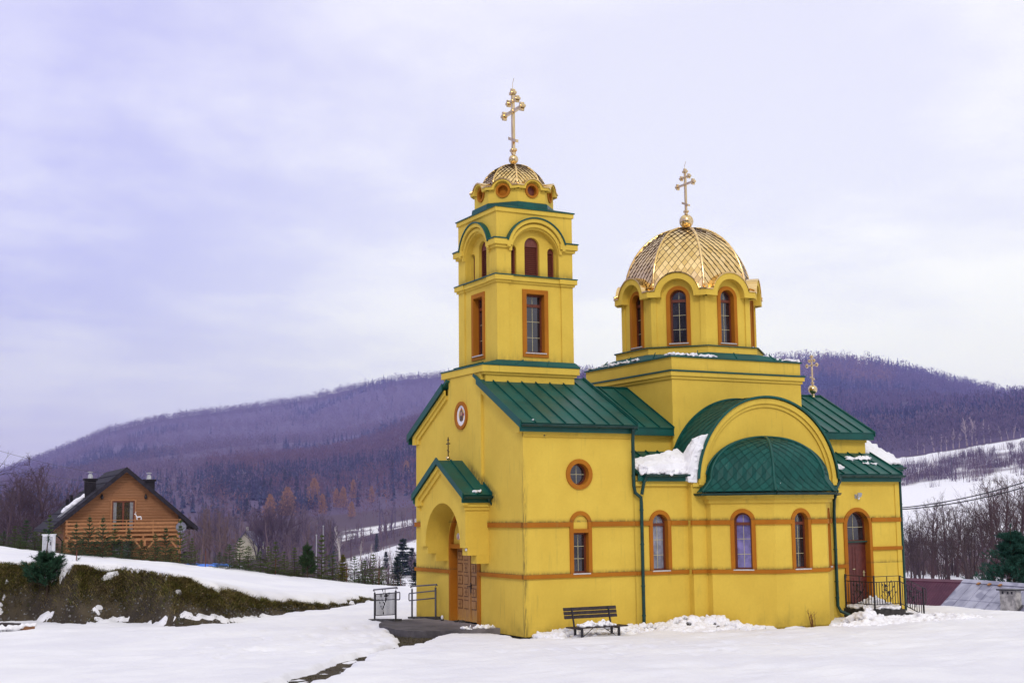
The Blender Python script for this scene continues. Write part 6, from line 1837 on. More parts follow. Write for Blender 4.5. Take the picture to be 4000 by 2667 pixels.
def pine_mesh(seed, h=2., wid=.4, col=(.014, .034, .022), shoots=60, needle=.07, pads=False, crown=.97):
    """bushy pine: shoots carrying brushes of long needles"""
    rng = np.random.default_rng(seed); T = Arr(); V = []; C = []
    P = np.array([[0, 0, -.15], [.02*h, 0, h*.35], [-.01*h, .02*h, h*.7], [0, 0, h]]); T.add(*tube_arr(P, np.array([h*.022, h*.018, h*.012, h*.004]), 7))
    def brush(p, d, n, L):
        d = d/np.linalg.norm(d)
        for q in range(n):
            s = rng.uniform(-.5, 1); nd = d*.75+rng.normal(0, .5, 3); nd /= np.linalg.norm(nd); l = L*rng.uniform(.7, 1.2)
            w = np.cross(nd, rng.normal(size=3)); w /= np.linalg.norm(w); w *= l*.075
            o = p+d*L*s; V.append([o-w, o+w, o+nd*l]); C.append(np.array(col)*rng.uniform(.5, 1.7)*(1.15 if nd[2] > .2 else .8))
    for i in range(shoots):
        t = rng.uniform(.06, crown)**.9; a = rng.uniform(0, 2*PI); L = h*wid*(1.08-t*.97/crown)**.7*rng.uniform(.5, 1.1)
        d = np.array([math.cos(a), math.sin(a), .35 if not pads else .12]); b = np.array([0, 0, t*h*.92])
        pts = np.array([b, b+d*L*.5, b+d*L+np.array([0, 0, L*(.28 if not pads else .1)])]); T.add(*tube_arr(pts, np.array([h*.007, h*.005, h*.003]), 4))
        k = 5 if not pads else 9
        for s in np.linspace(.45, 1, k):
            p = b+(pts[-1]-b)*s
            spread_ = L*(.13 if not pads else .24)
            for m in range(2 if not pads else 4):
                o = p+rng.normal(0, 1, 3)*spread_*np.array([1, 1, .4 if pads else .8]); brush(o, d+np.array([0, 0, .6])+rng.normal(0, .3, 3), 22, needle*h)
    brush(np.array([0, 0, h]), np.array([0, 0, 1.]), 40, needle*h); brush(np.array([0, 0, h*.9]), np.array([0, 0, 1.]), 40, needle*h)
    V = np.array(V).reshape(-1, 3)
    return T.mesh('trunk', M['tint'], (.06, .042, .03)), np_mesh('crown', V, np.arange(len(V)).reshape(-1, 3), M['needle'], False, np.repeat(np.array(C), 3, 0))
def larch_mesh(seed, h=15., wid=.17, col=(.24, .115, .045), hz=.45):
    rng = np.random.default_rng(seed); T = Arr()
    T.add(*tube_arr(np.array([[0, 0, -.5], [.02*h, 0, h*.5], [0, 0, h]]), np.array([h*.014, h*.01, h*.002]), 6))
    n = 4200; t = rng.uniform(.10, 1, n); a = rng.uniform(0, 2*PI, n)
    lob = 1+.25*np.sin(a*3+t*9+seed)+.2*np.sin(t*40+seed)
    rad = h*wid*np.sqrt(np.sin(np.clip((1-t)*1.75, 0, PI/2*1.0)))*np.sqrt(rng.uniform(.02, 1, n))*lob
    p = np.stack([np.cos(a)*rad, np.sin(a)*rad, t*h], 1)
    d = np.stack([np.cos(a)*.6, np.sin(a)*.6, rng.normal(-.1, .6, n)], 1); l = h*rng.uniform(.02, .06, n)[:, None]
    w = rng.normal(size=(n, 3)); w /= np.linalg.norm(w, axis=1)[:, None]; w *= l*.2
    V = np.stack([p-w, p+w, p+d*l], 1).reshape(-1, 3)
    c = np.array(col)*rng.uniform(.6, 1.35, (n, 1))
    return T.mesh('trunk', M['tint'], (.09, .06, .05)), np_mesh('crown', V, np.arange(len(V)).reshape(-1, 3), M['tint'], False, np.repeat(c, 3, 0))

def hz(c, r): return tuple(haze(np.array(c), np.array(float(r))))
class Kind:
    """a few grown specimens of one kind, planted as copies that share their mesh data"""
    def __init__(s, name, cat, meshes, h): s.name, s.cat, s.ms, s.h = name, cat, meshes, h
    def plant(s, loc, height, rz, label, group=None, i=0, flat=1.0):
        k = height/s.h; t = thing(s.name, label, s.cat, tuple(loc), rz, group, (k*flat, k*flat, k))
        tr, cr = s.ms[i % len(s.ms)]
        put('trunk', tr, t); put('crown', cr, t); return t
ORD = ['leftmost', 'second', 'third', 'fourth', 'fifth', 'sixth', 'seventh', 'eighth', 'ninth', 'tenth', 'eleventh', 'twelfth', 'thirteenth', 'fourteenth', 'fifteenth', 'sixteenth', 'seventeenth', 'eighteenth', 'nineteenth', 'twentieth', 'twenty-first', 'twenty-second', 'twenty-third', 'twenty-fourth', 'twenty-fifth', 'twenty-sixth', 'twenty-seventh', 'twenty-eighth', 'twenty-ninth', 'thirtieth']
def ordn(i, where): return (('leftmost %s' % where) if i == 0 else ('%s from the left %s' % (ORD[i], where)))
def row(kind, spots, what, where, group, base=None, seed=0):
    """spots: (u, v_top, r[, flat])"""
    rng = np.random.default_rng(seed)
    for i, s in enumerate(sorted(spots)):
        u, v, r = s[:3]
        if base is None: p = tpoint(u, r)
        else:
            a = float(az_of(u)); x, y = CX_+r*math.sin(a), CY_+r*math.cos(a); p = np.array([x, y, base(x, y)])
        h = float(zat(u, v, r))-p[2]
        kind.plant(p, max(h, .4), rng.uniform(0, 6.28), '%s, %s' % (what, ordn(i, where)), group, int(rng.integers(0, 9)), s[3] if len(s) > 3 else 1.0)
gsurf = lambda x, y: surf(x, y)-.03
# young spruces planted along the crest of the bank
young = Kind('young_spruce', 'spruce', [spruce_mesh(s, 2., w_, c_, 1.0, .15, .03, 1.0) for s, w_, c_ in ((1, .50, (.066, .108, .030)), (2, .44, (.080, .115, .030)), (3, .54, (.036, .082, .036)), (4, .50, (.070, .105, .028)), (5, .58, (.050, .098, .034)))], 2.)
row(young, [(203, 2010, 65, 1.0), (257, 2100, 65.5), (306, 2040, 64.5, .9), (358, 2012, 65.5, .8), (409, 2014, 64.5, .8), (456, 2045, 65.5, .9), (510, 2062, 64.5), (560, 2105, 65.5, 1.3), (613, 2080, 64.5), (654, 2055, 65.5, .9), (709, 2030, 64.5, .9), (756, 2098, 65.5)],
    'thin young spruce before the wooden house', 'of that row', 'young spruces before the wooden house', gsurf, 1)
row(young, [(-10, 2040, 65, 1.2), (28, 2070, 64.5, 1.4), (70, 2052, 65.5, 1.3), (112, 2025, 65, 1.2), (150, 2072, 64.5, 1.6), (90, 2090, 64, 1.9), (185, 2060, 65, 1.3)],
    'dark young spruce left of the wooden house', 'of that group', 'young spruces left of the wooden house', gsurf, 2)
low = Kind('low_shrub', 'shrub', [spruce_mesh(s, 1., 1.15, (.018, .032, .014), .9, .0, .02, .0) for s in (11, 12, 13)], 1.)
row(low, [(u, v, 64.6+(i % 3)*.6, f_) for i, (u, v, f_) in enumerate([(232, 2118, 1.0), (282, 2108, 1.1), (332, 2100, 1.0), (382, 2112, 1.2), (428, 2096, 1.0), (475, 2104, 1.1), (522, 2112, 1.1), (574, 2128, 1.2), (622, 2136, 1.2), (676, 2140, 1.1), (728, 2150, 1.1)])],
    'dark low evergreen bush', 'of the hedge before the log house', 'low hedge bushes before the wooden house', gsurf, 3)
row(young, [(862, 2150, 65, 1.5), (901, 2122, 64.5, 1.4), (941, 2095, 65, 1.2), (975, 2128, 64.5, 1.5), (1020, 2145, 65, 1.5), (1050, 2130, 65, 1.3), (1078, 2112, 64.5, 1.2), (1112, 2150, 65, 1.4), (1152, 2135, 64.5, 1.4), (1180, 2165, 65, 1.5), (1258, 2085, 65, 1.1), (1300, 2165, 64.5, 1.5), (1383, 2165, 65, 1.3), (1422, 2180, 64.5, 1.5), (1455, 2160, 65, 1.3), (1490, 2205, 64.5, 1.5)],
    'young spruce on the snowy crest', 'of the row beside the church', 'young spruces on the snowy crest', gsurf, 4)
yp = Kind('young_pine', 'pine', [pine_mesh(5, 2., .34, (.026, .050, .022), 46, .085)], 2.)
row(yp, [(1202, 2122, 64.5, .8)], 'young pine with upright candle shoots on the snowy crest', 'there', None, gsurf, 5)
yy_ = Kind('young_spruce', 'spruce', [spruce_mesh(6, 2., .34, (.10, .095, .012), 1.1)], 2.)
row(yy_, [(1339, 2160, 64.5, 1.1)], 'yellowish-green young spruce on the snowy crest', 'there', None, gsurf, 6)
# the bushy pine on the bank
bp = Kind('young_pine', 'pine', [pine_mesh(9, 1.9, .44, (.018, .052, .028), 70, .066, False, .66)], 1.9)
a_ = float(az_of(200))
for r_ in np.arange(44., 50., .1):
    x_, y_ = CX_+r_*math.sin(a_), CY_+r_*math.cos(a_)
    if ground(np.array(x_), np.array(y_)) > zat(200, 2318, r_): break
bp.plant((x_, y_, float(ground(np.array(x_), np.array(y_)))-.05), float(zat(196, 2080, r_))-float(ground(np.array(x_), np.array(y_))), .6, 'bushy dark green young pine rooted in the grassy bank', None, 0, 1.05)
# bare trees beyond the crest on the left
bt = lambda r, c=(.085, .055, .055): hz(c, r)
midA = Kind('bare_tree', 'tree', [bare_tree(s, 12., .34, 1, 15, bt(300), .7, 2.2) for s in (1, 2)]+[bare_tree(3, 12., .42, 4, 9, bt(300), .6, 2.2)], 12.)
row(midA, [(18, 1930, 280), (60, 1905, 300), (108, 1880, 290), (150, 1925, 310), (226, 1838, 290), (292, 1930, 300)], 'leafless tree behind the wooden house', 'left of its roof', 'leafless trees left of the wooden house', None, 7)
def merged_wood(name, label, meshes, spots, seed):
    """a far grove that reads as one mass"""
    rng = np.random.default_rng(seed); Vs, Fs, Cs = [], [], []; nv = 0
    src = []
    for pair in meshes:
        for me in pair:
            v = np.empty(len(me.vertices)*3, np.float32); me.vertices.foreach_get('co', v); f = np.empty(len(me.loops), np.int32); me.loops.foreach_get('vertex_index', f)
            c = np.empty(len(me.vertices)*4, np.float32); me.color_attributes['tint'].data.foreach_get('color', c); src.append((v.reshape(-1, 3), f.reshape(-1, 4), c.reshape(-1, 4)[:, :3]))
    for u, r, h in spots:
        k = int(rng.integers(0, len(meshes))); p = tpoint(u, r); a = rng.uniform(0, 6.28); s = h/12.; kc = rng.uniform(.75, 1.3)
        for v, f, c in src[2*k:2*k+2]:
            q = v*s; w = np.stack([q[:, 0]*math.cos(a)-q[:, 1]*math.sin(a), q[:, 0]*math.sin(a)+q[:, 1]*math.cos(a), q[:, 2]], 1)+p
            Vs.append(w); Fs.append(f+nv); Cs.append(c*kc); nv += len(w)
    return tag(put(name, np_mesh(name, np.concatenate(Vs), np.concatenate(Fs), M['tint'], False, np.concatenate(Cs))), label, 'forest', kind='stuff')
lite = [bare_tree(s, 12., sp_, 1, 11, bt(430, c_), .8, 3.0, .3, 0) for s, sp_, c_ in ((201, .24, (.12, .08, .075)), (202, .20, (.15, .10, .09)), (203, .30, (.10, .07, .07)))]
rg = np.random.default_rng(12)
merged_wood('valley_forest', 'grey-brown leafless grove filling the valley between the log house and the church', lite, [(u, r, h) for u, r, h in zip(rg.uniform(730, 1330, 110), rg.uniform(360, 690, 110), rg.uniform(9, 15, 110)) if not (875 < u < 1030 and r < 450)], 5)
merged_wood('valley_forest', 'grey-brown leafless grove behind and left of the log house', lite, [(u, r, h) for u, r, h in zip(rg.uniform(-250, 420, 60), rg.uniform(330, 560, 60), rg.uniform(8, 13, 60))], 6)
merged_wood('valley_forest', 'leafless brush between the snowy fields left of the church', lite, [(u, r, h) for u, r, h in zip(rg.uniform(1290, 1720, 150), np.concatenate([rg.uniform(110, 200, 66), rg.uniform(210, 330, 30), rg.uniform(462, 590, 54)]), np.concatenate([rg.uniform(1.5, 4.2, 66), rg.uniform(3, 6.5, 30), rg.uniform(3.5, 9, 54)]))], 7)
slim = Kind('bare_birch', 'birch', [bare_tree(s, 12., .17, 1, 16, bt(330, (.15, .10, .085)), 1.0, 2.0, .3, 2) for s in (21, 22, 23)], 12.)
row(slim, [(748, 2010, 300), (768, 2035, 310), (792, 2000, 320), (812, 1985, 330), (832, 1975, 310), (850, 1990, 335), (872, 2010, 320), (893, 2035, 310), (918, 2055, 300)], 'slender leafless birch', 'in the clump right of the wooden house', 'slender birches right of the wooden house', None, 8)
row(midA, [(1045, 2010, 430), (1094, 1968, 430, 1.1), (1158, 2045, 420), (1007, 2040, 440), (1370, 2070, 420)], 'broad dark leafless tree', 'in the valley left of the church', 'broad leafless trees in the valley', None, 9)
pale = Kind('pale_birch', 'birch', [bare_tree(s, 14., .16, 1, 14, hz((.42, .38, .34), 500), .9, 2.6, .35, 1) for s in (31, 32)], 14.)
row(pale, [(1327, 2050, 400), (1406, 2110, 400), (1445, 2120, 380), (1551, 1968, 780), (1580, 1962, 780, 1.2), (1530, 2150, 300), (1575, 2165, 300)], 'pale-stemmed birch', 'in front of the snowy slope left of the church', 'pale birches left of the church', None, 10)
thin = Kind('bare_tree', 'tree', [bare_tree(s, 16., .15, 1, 11, hz((.08, .055, .06), 600), .8, 2.6, .55, 2) for s in (41, 42)], 16.)
row(thin, [(1478, 1955, 620), (1500, 1985, 640), (1524, 1945, 630), (1540, 1970, 620), (1610, 1990, 610)], 'tall thin dark tree', 'standing on the snowy slope beside the church', 'tall thin trees beside the church', None, 11)
sp = Kind('dark_spruce', 'spruce', [spruce_mesh(s, 10., .22, (.028, .050, .034), 1.2, .3) for s, r in ((51, 350), (52, 500))], 10.)
row(sp, [(1294, 2075, 420), (1469, 2082, 430), (1505, 2150, 330, 1.4), (1571, 2100, 300, 1.7), (1605, 2135, 300, 1.6), (1480, 2205, 300, 1.3), (1548, 2170, 250, 1.6), (1618, 2190, 240, 1.4)], 'small dark spruce', 'on the snowy slope left of the church', 'small dark spruces on the snowy slope', None, 12)
lar = Kind('larch', 'larch', [larch_mesh(s, 16., w_, (.34, .175, .070)) for s, w_ in ((61, .19), (62, .22), (63, .17))], 16.)
row(lar, [(1055, 1931, 750), (1122, 1904, 770, 1.2), (1226, 1870, 830, 1.1), (1258, 1929, 760), (1312, 1909, 790, .8), (1339, 1902, 780), (1372, 1959, 730), (1449, 1899, 790), (1378, 1874, 830), (1584, 1800, 890, 1.2), (1590, 1874, 830)], 'orange-brown larch', 'among those on the lower spur left of the church', 'orange larches on the spur', None, 13)
fs = Kind('fir', 'fir', [spruce_mesh(s, 18., .17, (.012, .026, .026), 1.0, .3) for s in (71, 72)], 18.)
row(fs, [(928, 1907, 850), (975, 1885, 870), (1030, 1872, 880), (1057, 1864, 880), (1112, 1835, 900), (1130, 1842, 900), (1157, 1858, 880), (965, 1947, 770), (1193, 1892, 850), (1320, 1854, 880), (1400, 1882, 850), (1530, 1797, 930)], 'dark fir', 'standing out on the lower spur left of the church', 'dark firs on the spur', None, 14)
# tree reaching in at the left edge
et = Kind('bare_tree', 'tree', [bare_tree(81, 12., .42, 1, 16, (.05, .038, .04), .25, 1.6, .30, 3)], 12.)
et.plant(tpoint(-165, 150), float(zat(-165, 1640, 150))-tpoint(-165, 150)[2], 1.2, 'dark leafless tree whose twigs reach in at the left picture edge')
# right: trees behind the roofs
nearR = Kind('bare_tree', 'tree', [bare_tree(s, 13., .42, 1, 12, hz((.072, .044, .044), 200), .75, 1.9, .22) for s in (91, 92)]+[bare_tree(93, 13., .40, 3, 8, hz((.075, .052, .05), 200), .7, 1.8, .25), bare_tree(94, 13., .38, 5, 6, hz((.065, .046, .046), 200), .7, 1.7, .25)], 13.)
row(nearR, [(3532, 2005, 225), (3570, 2030, 215), (3606, 1975, 230), (3640, 2060, 210), (3672, 1988, 220), (3708, 2005, 235), (3738, 2010, 215), (3768, 1950, 205, 1.1), (3806, 2000, 225), (3842, 1905, 215), (3860, 1950, 240), (3880, 1925, 235), (3902, 1895, 225), (3925, 1930, 240), (3948, 1900, 215), (3980, 1885, 230), (4010, 1920, 215), (4050, 1890, 225), (3555, 2045, 240), (3624, 2020, 240), (3690, 2030, 240), (3755, 2005, 240)], 'dark leafless tree', 'in the stand behind the purple and grey roofs', 'leafless trees behind the roofs', None, 15)
bigp = Kind('pine_tree', 'pine', [pine_mesh(99, 9., .46, hz((.014, .052, .036), 150), 62, .042, True)], 9.)
p_ = tpoint(3920, 185); bigp.plant(p_, float(zat(3920, 2058, 185))-p_[2], 0, 'broad dark green pine behind the grey metal roof')
p_ = tpoint(4040, 190); bigp.plant(p_, float(zat(4040, 2115, 190))-p_[2], 2, 'dark green pine cut by the right picture edge')
edge_b = Kind('bare_birch', 'birch', [bare_tree(s, 12., .19, 1, 14, hz((.42, .34, .32), 420), 1.0, 3.0, .35, 1) for s in (25, 26, 27)], 12.)
row(edge_b, [(3575, 1722, 768), (3600, 1716, 770), (3640, 1700, 772), (3668, 1698, 770), (3690, 1705, 768), (3716, 1675, 772), (3738, 1690, 770), (3770, 1632, 775), (3790, 1650, 772), (3808, 1628, 775), (3838, 1640, 776), (3862, 1660, 772), (3905, 1660, 776), (3930, 1675, 774), (3953, 1655, 778), (3980, 1668, 776), (3545, 1745, 768)], 'pale bare birch', 'along the forest edge above the snowy field', 'bare birches at the forest edge', None, 16)
row(midA, [(3655, 1755, 690), (3600, 1790, 660), (3560, 1800, 650), (3745, 1765, 640), (3820, 1752, 640), (3868, 1748, 650), (3935, 1730, 640), (3985, 1722, 650)], 'small bare tree', 'on the bank between the snowy fields', 'small bare trees between the fields', None, 17)

# a wooded lane behind the photographer, mirrored in the window panes and the gilding
rg = np.random.default_rng(44)
def merged_at(name, label, meshes, spots, seed, h0):
    rng = np.random.default_rng(seed); Vs, Fs, Cs = [], [], []; nv = 0; src = []
    for pair in meshes:
        for me in pair:
            v = np.empty(len(me.vertices)*3, np.float32); me.vertices.foreach_get('co', v); f = np.empty(len(me.loops), np.int32); me.loops.foreach_get('vertex_index', f)
            k = len(me.loops)//len(me.polygons); c = np.empty(len(me.vertices)*4, np.float32); me.color_attributes['tint'].data.foreach_get('color', c)
            f = f.reshape(-1, k)
            if k == 4: f = np.concatenate([f[:, :3], f[:, [0, 2, 3]]])
            src.append((v.reshape(-1, 3), f, c.reshape(-1, 4)[:, :3]))
    for x, y, h in spots:
        k = int(rng.integers(0, len(meshes))); a = rng.uniform(0, 6.28); s = h/h0; p = np.array([x, y, float(ground(np.array(x), np.array(y)))])
        for v, f, c in src[2*k:2*k+2]:
            q = v*s; Vs.append(np.stack([q[:, 0]*math.cos(a)-q[:, 1]*math.sin(a), q[:, 0]*math.sin(a)+q[:, 1]*math.cos(a), q[:, 2]], 1)+p); Fs.append(f+nv); Cs.append(c); nv += len(v)
    return tag(put(name, np_mesh(name, np.concatenate(Vs), np.concatenate(Fs), M['tint'], False, np.concatenate(Cs))), label, 'forest', kind='stuff')
sp_ = []
for i in range(92):
    a = YAW+PI+rg.uniform(-1.45, 1.45); r = rg.uniform(15, 40); sp_.append((CX_+r*math.sin(a), CY_+r*math.cos(a), rg.uniform(13, 21)))
merged_at('lane_wood', 'leafless trees along the lane opposite the church', [bare_tree(s, 12., .34, 1, 12, (.045, .034, .032), .7, 2.0, .25, 1) for s in (301, 302)], sp_[:64], 8, 12.)
merged_at('lane_wood', 'dark spruces along the lane opposite the church', [spruce_mesh(s, 18., .20, (.012, .02, .012), 1.0, .3) for s in (311, 312)], sp_[64:], 9, 18.)  # conifers added out of view to darken what panes and gilding mirror
# ================================================================== WOODEN HOUSE
def mk(name, mat, par, *boxes):
    mb = MB()
    for b in boxes: mb.box(*b)
    return mb.build(name, M[mat], par)
t = NT('log_siding'); P = t.pos(obj=True); sx = t.n('SeparateXYZ', None, i0=P)
fr = t.math('FRACT', t.math('MULTIPLY', sx.outputs[2], 4.6))
rnd_ = t.math('FRACT', t.math('MULTIPLY', t.math('SINE', t.math('MULTIPLY', t.math('FLOOR', t.math('MULTIPLY', sx.outputs[2], 4.6)), 12.9898)), 43.7))
g = t.noise(2.5, t.pos((.6, .6, 5)), 6, .6)
c = t.mix(t.ramp(g, .35, .7), (.265, .125, .058), (.205, .092, .042))
c = t.mix(t.math('MULTIPLY', rnd_, .35), c, (.22, .085, .03))
kn = t.ramp(t.noise(5.5, t.pos((1, 1, 2.2)), 2), .68, .72); c = t.mix(kn, c, (.12, .04, .015))
c = t.mix(t.math('MULTIPLY', t.ramp(t.math('ABSOLUTE', t.math('SUBTRACT', fr, .5)), .42, .5), .45), c, (.13, .055, .022))
t.base(c, .65, 0, .25); rd_ = t.math('SINE', t.math('MULTIPLY', fr, PI)); t.bump(rd_, .6, .04); M['log'] = t.m
M['beam'] = speckled('larch_beam', (.33, .145, .052), (.26, .11, .04), 5, .6, bump=.1)
M['roof_dark'] = speckled('dark_roof_sheet', (.014, .012, .018), (.022, .019, .028), 3, .75, spec=.2)
HZ = -.62
WL = bearing(140+395*.2721, 2100, 107); WL = np.array([WL[0], WL[1], HZ])
house = thing('wooden_house', 'two-storey log house with a dark steep roof behind the young spruces', 'house', tuple(WL), -math.radians(3.5))
HW, HD, HR, HE = 8.55, 10.5, 7.05, 3.96        # width, depth, wall apex, side wall height (local)
apx = 4.42; slope = (HR+.62-HE)/apx
mb = MB(); lp = Plane((0, 0, 0), (1, 0, 0))
win = rect2(3.5, 5.2, 3.05, 5.3)
mb.poly([(0, 0), (HW, 0), (HW, HE+.22), (apx, HR+.62), (0, HE+.0)], (0, 0, 0), (1, 0, 0), K, [win])
mb.quad((0, 0, 0), (0, HD, 0), (0, HD, HE), (0, 0, HE)); mb.quad((HW, 0, 0), (HW, HD, 0), (HW, HD, HE), (HW, 0, HE))
mb.build('log_wall', M['log'], house)
def rf(x): return HR+.80-slope*abs(x-apx)
rfo = MB(); yb = -.75
for x0, x1 in ((-1.15, apx), (9.9, apx)):
    a, b, c_, d = (x0, yb, rf(x0)), (x0, HD+.6, rf(x0)), (x1, HD+.6, rf(x1)), (x1, yb, rf(x1))
    rfo.add([a, b, c_, d]+[(p[0], p[1], p[2]-.2) for p in (a, b, c_, d)], [(0, 1, 2, 3), (7, 6, 5, 4), (0, 4, 5, 1), (1, 5, 6, 2), (3, 2, 6, 7), (0, 3, 7, 4)])
    s = np.linspace(0, 1, 9)[1:-1]
    for q in s:
        x = x0+(x1-x0)*q; rfo.obox((x-.03, yb, rf(x)+.0), (.06, 0, 0), (0, HD+1.3, 0), (0, 0, .05))
roof = rfo.build('roof', M['roof_dark'], house)
for x0, x1 in ((-1.17, apx+.0), (9.92, apx)):
    mb = MB(); mb.obox((x0, yb-.06, rf(x0)-.36), (x1-x0, 0, rf(x1)-rf(x0)), (0, .06, 0), (0, 0, .40)); mb.build('bargeboard', M['roof_dark'], house)
def stack(x, y):
    z = rf(x); mb = MB(); mb.box(x-.42, x+.42, y-.3, y+.3, z-.6, z+1.05); mb.box(x-.52, x+.52, y-.4, y+.4, z+.98, z+1.14); ch = mb.build('chimney', M['roof_dark'], roof)
    mb = MB(); mb.lathe((x, y, z+1.14), [(.20, 0), (.17, .28), (.12, .28), (.12, .40), (0, .40)], 12); mb.build('flue', M['grey_plastic'], roof)
    mb = MB(); mb.lathe((x, y, z+1.62), [(.22, 0), (.2, .04), (0, .07)], 12); mb.tube([(x+.1, y, z+1.5), (x+.1, y, z+1.63)], .012, 5); mb.tube([(x-.1, y, z+1.5), (x-.1, y, z+1.63)], .012, 5); mb.build('rain_cap', M['grey_plastic'], roof)
stack(2.15, 2.6); stack(6.75, 3.2)
for x, y in ((.75, 5.2), (1.15, 6.2)):
    mb = MB(); mb.tube([(x, y, rf(x)-.1), (x, y, rf(x)+.75)], .13, 10); mb.build('vent_pipe', M['roof_dark'], roof)
for x in (-.15, .55):
    pass
for y in (1.6, 3.0):
    mb = MB(); mb.obox((-.15+.0, y, rf(-.15)+.08), (1.35, 0, rf(1.2)-rf(-.15)), (0, .12, 0), (0, 0, .05)); mb.build('skylight_edge', M['grey_plastic'], roof)
w = MB(); prism_on(w, lp, rect2(3.38, 5.32, 2.95, 5.42), .06, .0, [win]); wd = w.build('balcony_window', M['beam'], house)
w = MB(); prism_on(w, lp.off(-.08), win, .05, .02, [rect2(3.6, 4.28, 3.1, 5.2), rect2(4.42, 5.1, 3.1, 5.2)]); w.build('frame', M['brown'], wd)
w = MB(); w.poly(win, lp.P-lp.n*.09, lp.u, K); w.build('pane', M['glass'], wd)
w = MB(); w.quad((3.6, .085, 3.1), (3.85, .085, 3.1), (3.85, .085, 5.2), (3.6, .085, 5.2)); w.quad((4.85, .085, 3.1), (5.1, .085, 3.1), (5.1, .085, 5.2), (4.85, .085, 5.2)); M['curtain'] = speckled('dim_curtain', (.16, .16, .17), (.22, .22, .22), 6, .9); w.build('curtain', M['curtain'], wd)
w = MB(); prism_on(w, lp, rect2(3.5, 5.1, .15, 2.3), .03, 0); gd = w.build('terrace_door', M['brown'], house)
w = MB(); prism_on(w, lp, rect2(3.62, 4.22, .3, 2.2), .035, 0); prism_on(w, lp, rect2(4.38, 4.98, .3, 2.2), .035, 0); w.build('pane', M['glass'], gd)
for x in (2.72, 6.0):
    w = MB(); w.lathe((x, -.14, 5.42), [(0, 0), (.09, .03), (.12, .18), (.07, .34), (0, .38)], 8); w.tube([(x, 0, 5.75), (x, -.14, 5.85), (x, -.14, 5.75)], .02, 5); w.build('wall_lantern', M['iron'], house)
# balcony
mk('balcony_floor', 'beam', house, (.1, HW, -1.15, -.01, 2.62, 2.76))
for x in (.3, 1.2, 2.1, 3.0, 3.9, 4.8, 5.7, 6.6, 7.5, 8.3): mk('joist', 'beam', house, (x-.06, x+.06, -1.3, -.02, 2.44, 2.62))
mk('balcony_beam', 'beam', house, (.0, HW+.1, -1.17, -1.0, 2.25, 2.44))
for k, z in enumerate((2.95, 3.22, 3.50)): mk('balcony_board', 'beam', house, (.0, HW, -1.19, -1.14, z, z+.15))
mk('balcony_rail', 'beam', house, (.0, HW, -1.2, -1.1, 3.80, 3.85))
for x in (.05, 2.45, 4.4, 6.4, 8.42): mk('balcony_post', 'beam', house, (x, x+.1, -1.14, -1.04, 2.76, 3.80))
for x in (.05, 5.75, 8.42):
    mk('post', 'beam', house, (x, x+.17, -1.17, -1.0, 0, 2.25))
    for s in ((-1, 1) if x == 5.75 else ((1,) if x < 1 else (-1,))):
        mb = MB(); mb.bar((x+.085+s*.05, -1.08, 1.45), (x+.085+s*.72, -1.08, 2.25), .12, .10, (0, 1, 0)); mb.build('knee_brace', M['beam'], house)
mb = MB(); mb.lathe((8.55, -1.3, 3.22), [(0, 0), (.18, .02), (.33, .07), (.40, .14)], 20, (-.25, -.95, .2)); M['dish'] = speckled('dull_grey_dish', (.14, .14, .18), (.18, .18, .22), 5, .6); dsh = mb.build('satellite_dish', M['dish'], house)
mb = MB(); mb.tube([(8.55, -1.2, 3.05), (8.6, -1.55, 2.95), (8.5, -1.75, 3.15)], .025, 6); mb.tube([(8.5, -1.1, 2.6), (8.52, -1.25, 3.15)], .035, 6); mb.build('feed_arm', M['iron'], dsh)
for sx_ in (-1.17, 9.9):
    mb = MB(); mb.tube([(sx_, yb, rf(sx_)-.14), (sx_, HD+.5, rf(sx_)-.14)], .08, 8); mb.build('gutter', M['roof_dark'], house)
mb = MB(); mb.tube([(-.98, yb+.1, rf(-1)-.2), (-.3, yb+.5, rf(-1)-.75), (-.06, .2, rf(-1)-1.0), (-.06, .2, .2)], .05, 8); mb.build('downpipe', M['roof_dark'], house)
def hpt(x, y, z):
    a = -math.radians(3.5); return np.array([WL[0]+x*math.cos(a)-y*math.sin(a), WL[1]+x*math.sin(a)+y*math.cos(a), HZ+z])
# light-wire deer on the balcony
t = thing('deer_ornament', 'white deer light figure standing on the balcony rail of the log house', 'ornament', tuple(hpt(5.35, -1.15, 3.85)), -math.radians(3.5), None, .6)
mb = MB()
for pts, r in (([(-.30, 0, .36), (.0, 0, .34), (.24, 0, .38)], .07), ([(-.28, 0, .38), (-.38, 0, .62), (-.42, 0, .72)], .05), ([(-.42, 0, .74), (-.58, 0, .70)], .045), ([(-.28, .03, .34), (-.26, .03, 0)], .028), ([(-.22, -.03, .34), (-.16, -.03, 0)], .028), ([(.20, .03, .36), (.28, .03, .18), (.22, .03, 0)], .03), ([(.25, -.03, .36), (.34, -.03, .2), (.32, -.03, 0)], .03), ([(.24, 0, .40), (.32, 0, .36)], .03), ([(-.42, .02, .76), (-.36, .05, .92), (-.42, .07, 1.0)], .014), ([(-.42, -.02, .76), (-.40, -.05, .94), (-.33, -.07, 1.0)], .014)):
    mb.tube(pts, r, 7)
mb.build('figure', M['white_plastic'], t)
# snow on its roof
random.seed(61); bl = []
for i in range(160):
    f = random.random(); x = .35+f*1.55; y = 3.9-1.2*f+R_(-.3, .3); p = hpt(x, y, rf(x)+.07); bl.append((*p, R_(.16, .26), 1.2, 1.2, .6))
clump('roof_snow', bl, 'long snow patch on the dark roof of the log house', 'snow', seed=20, voxel=.08, amp=.03, mat='snow')
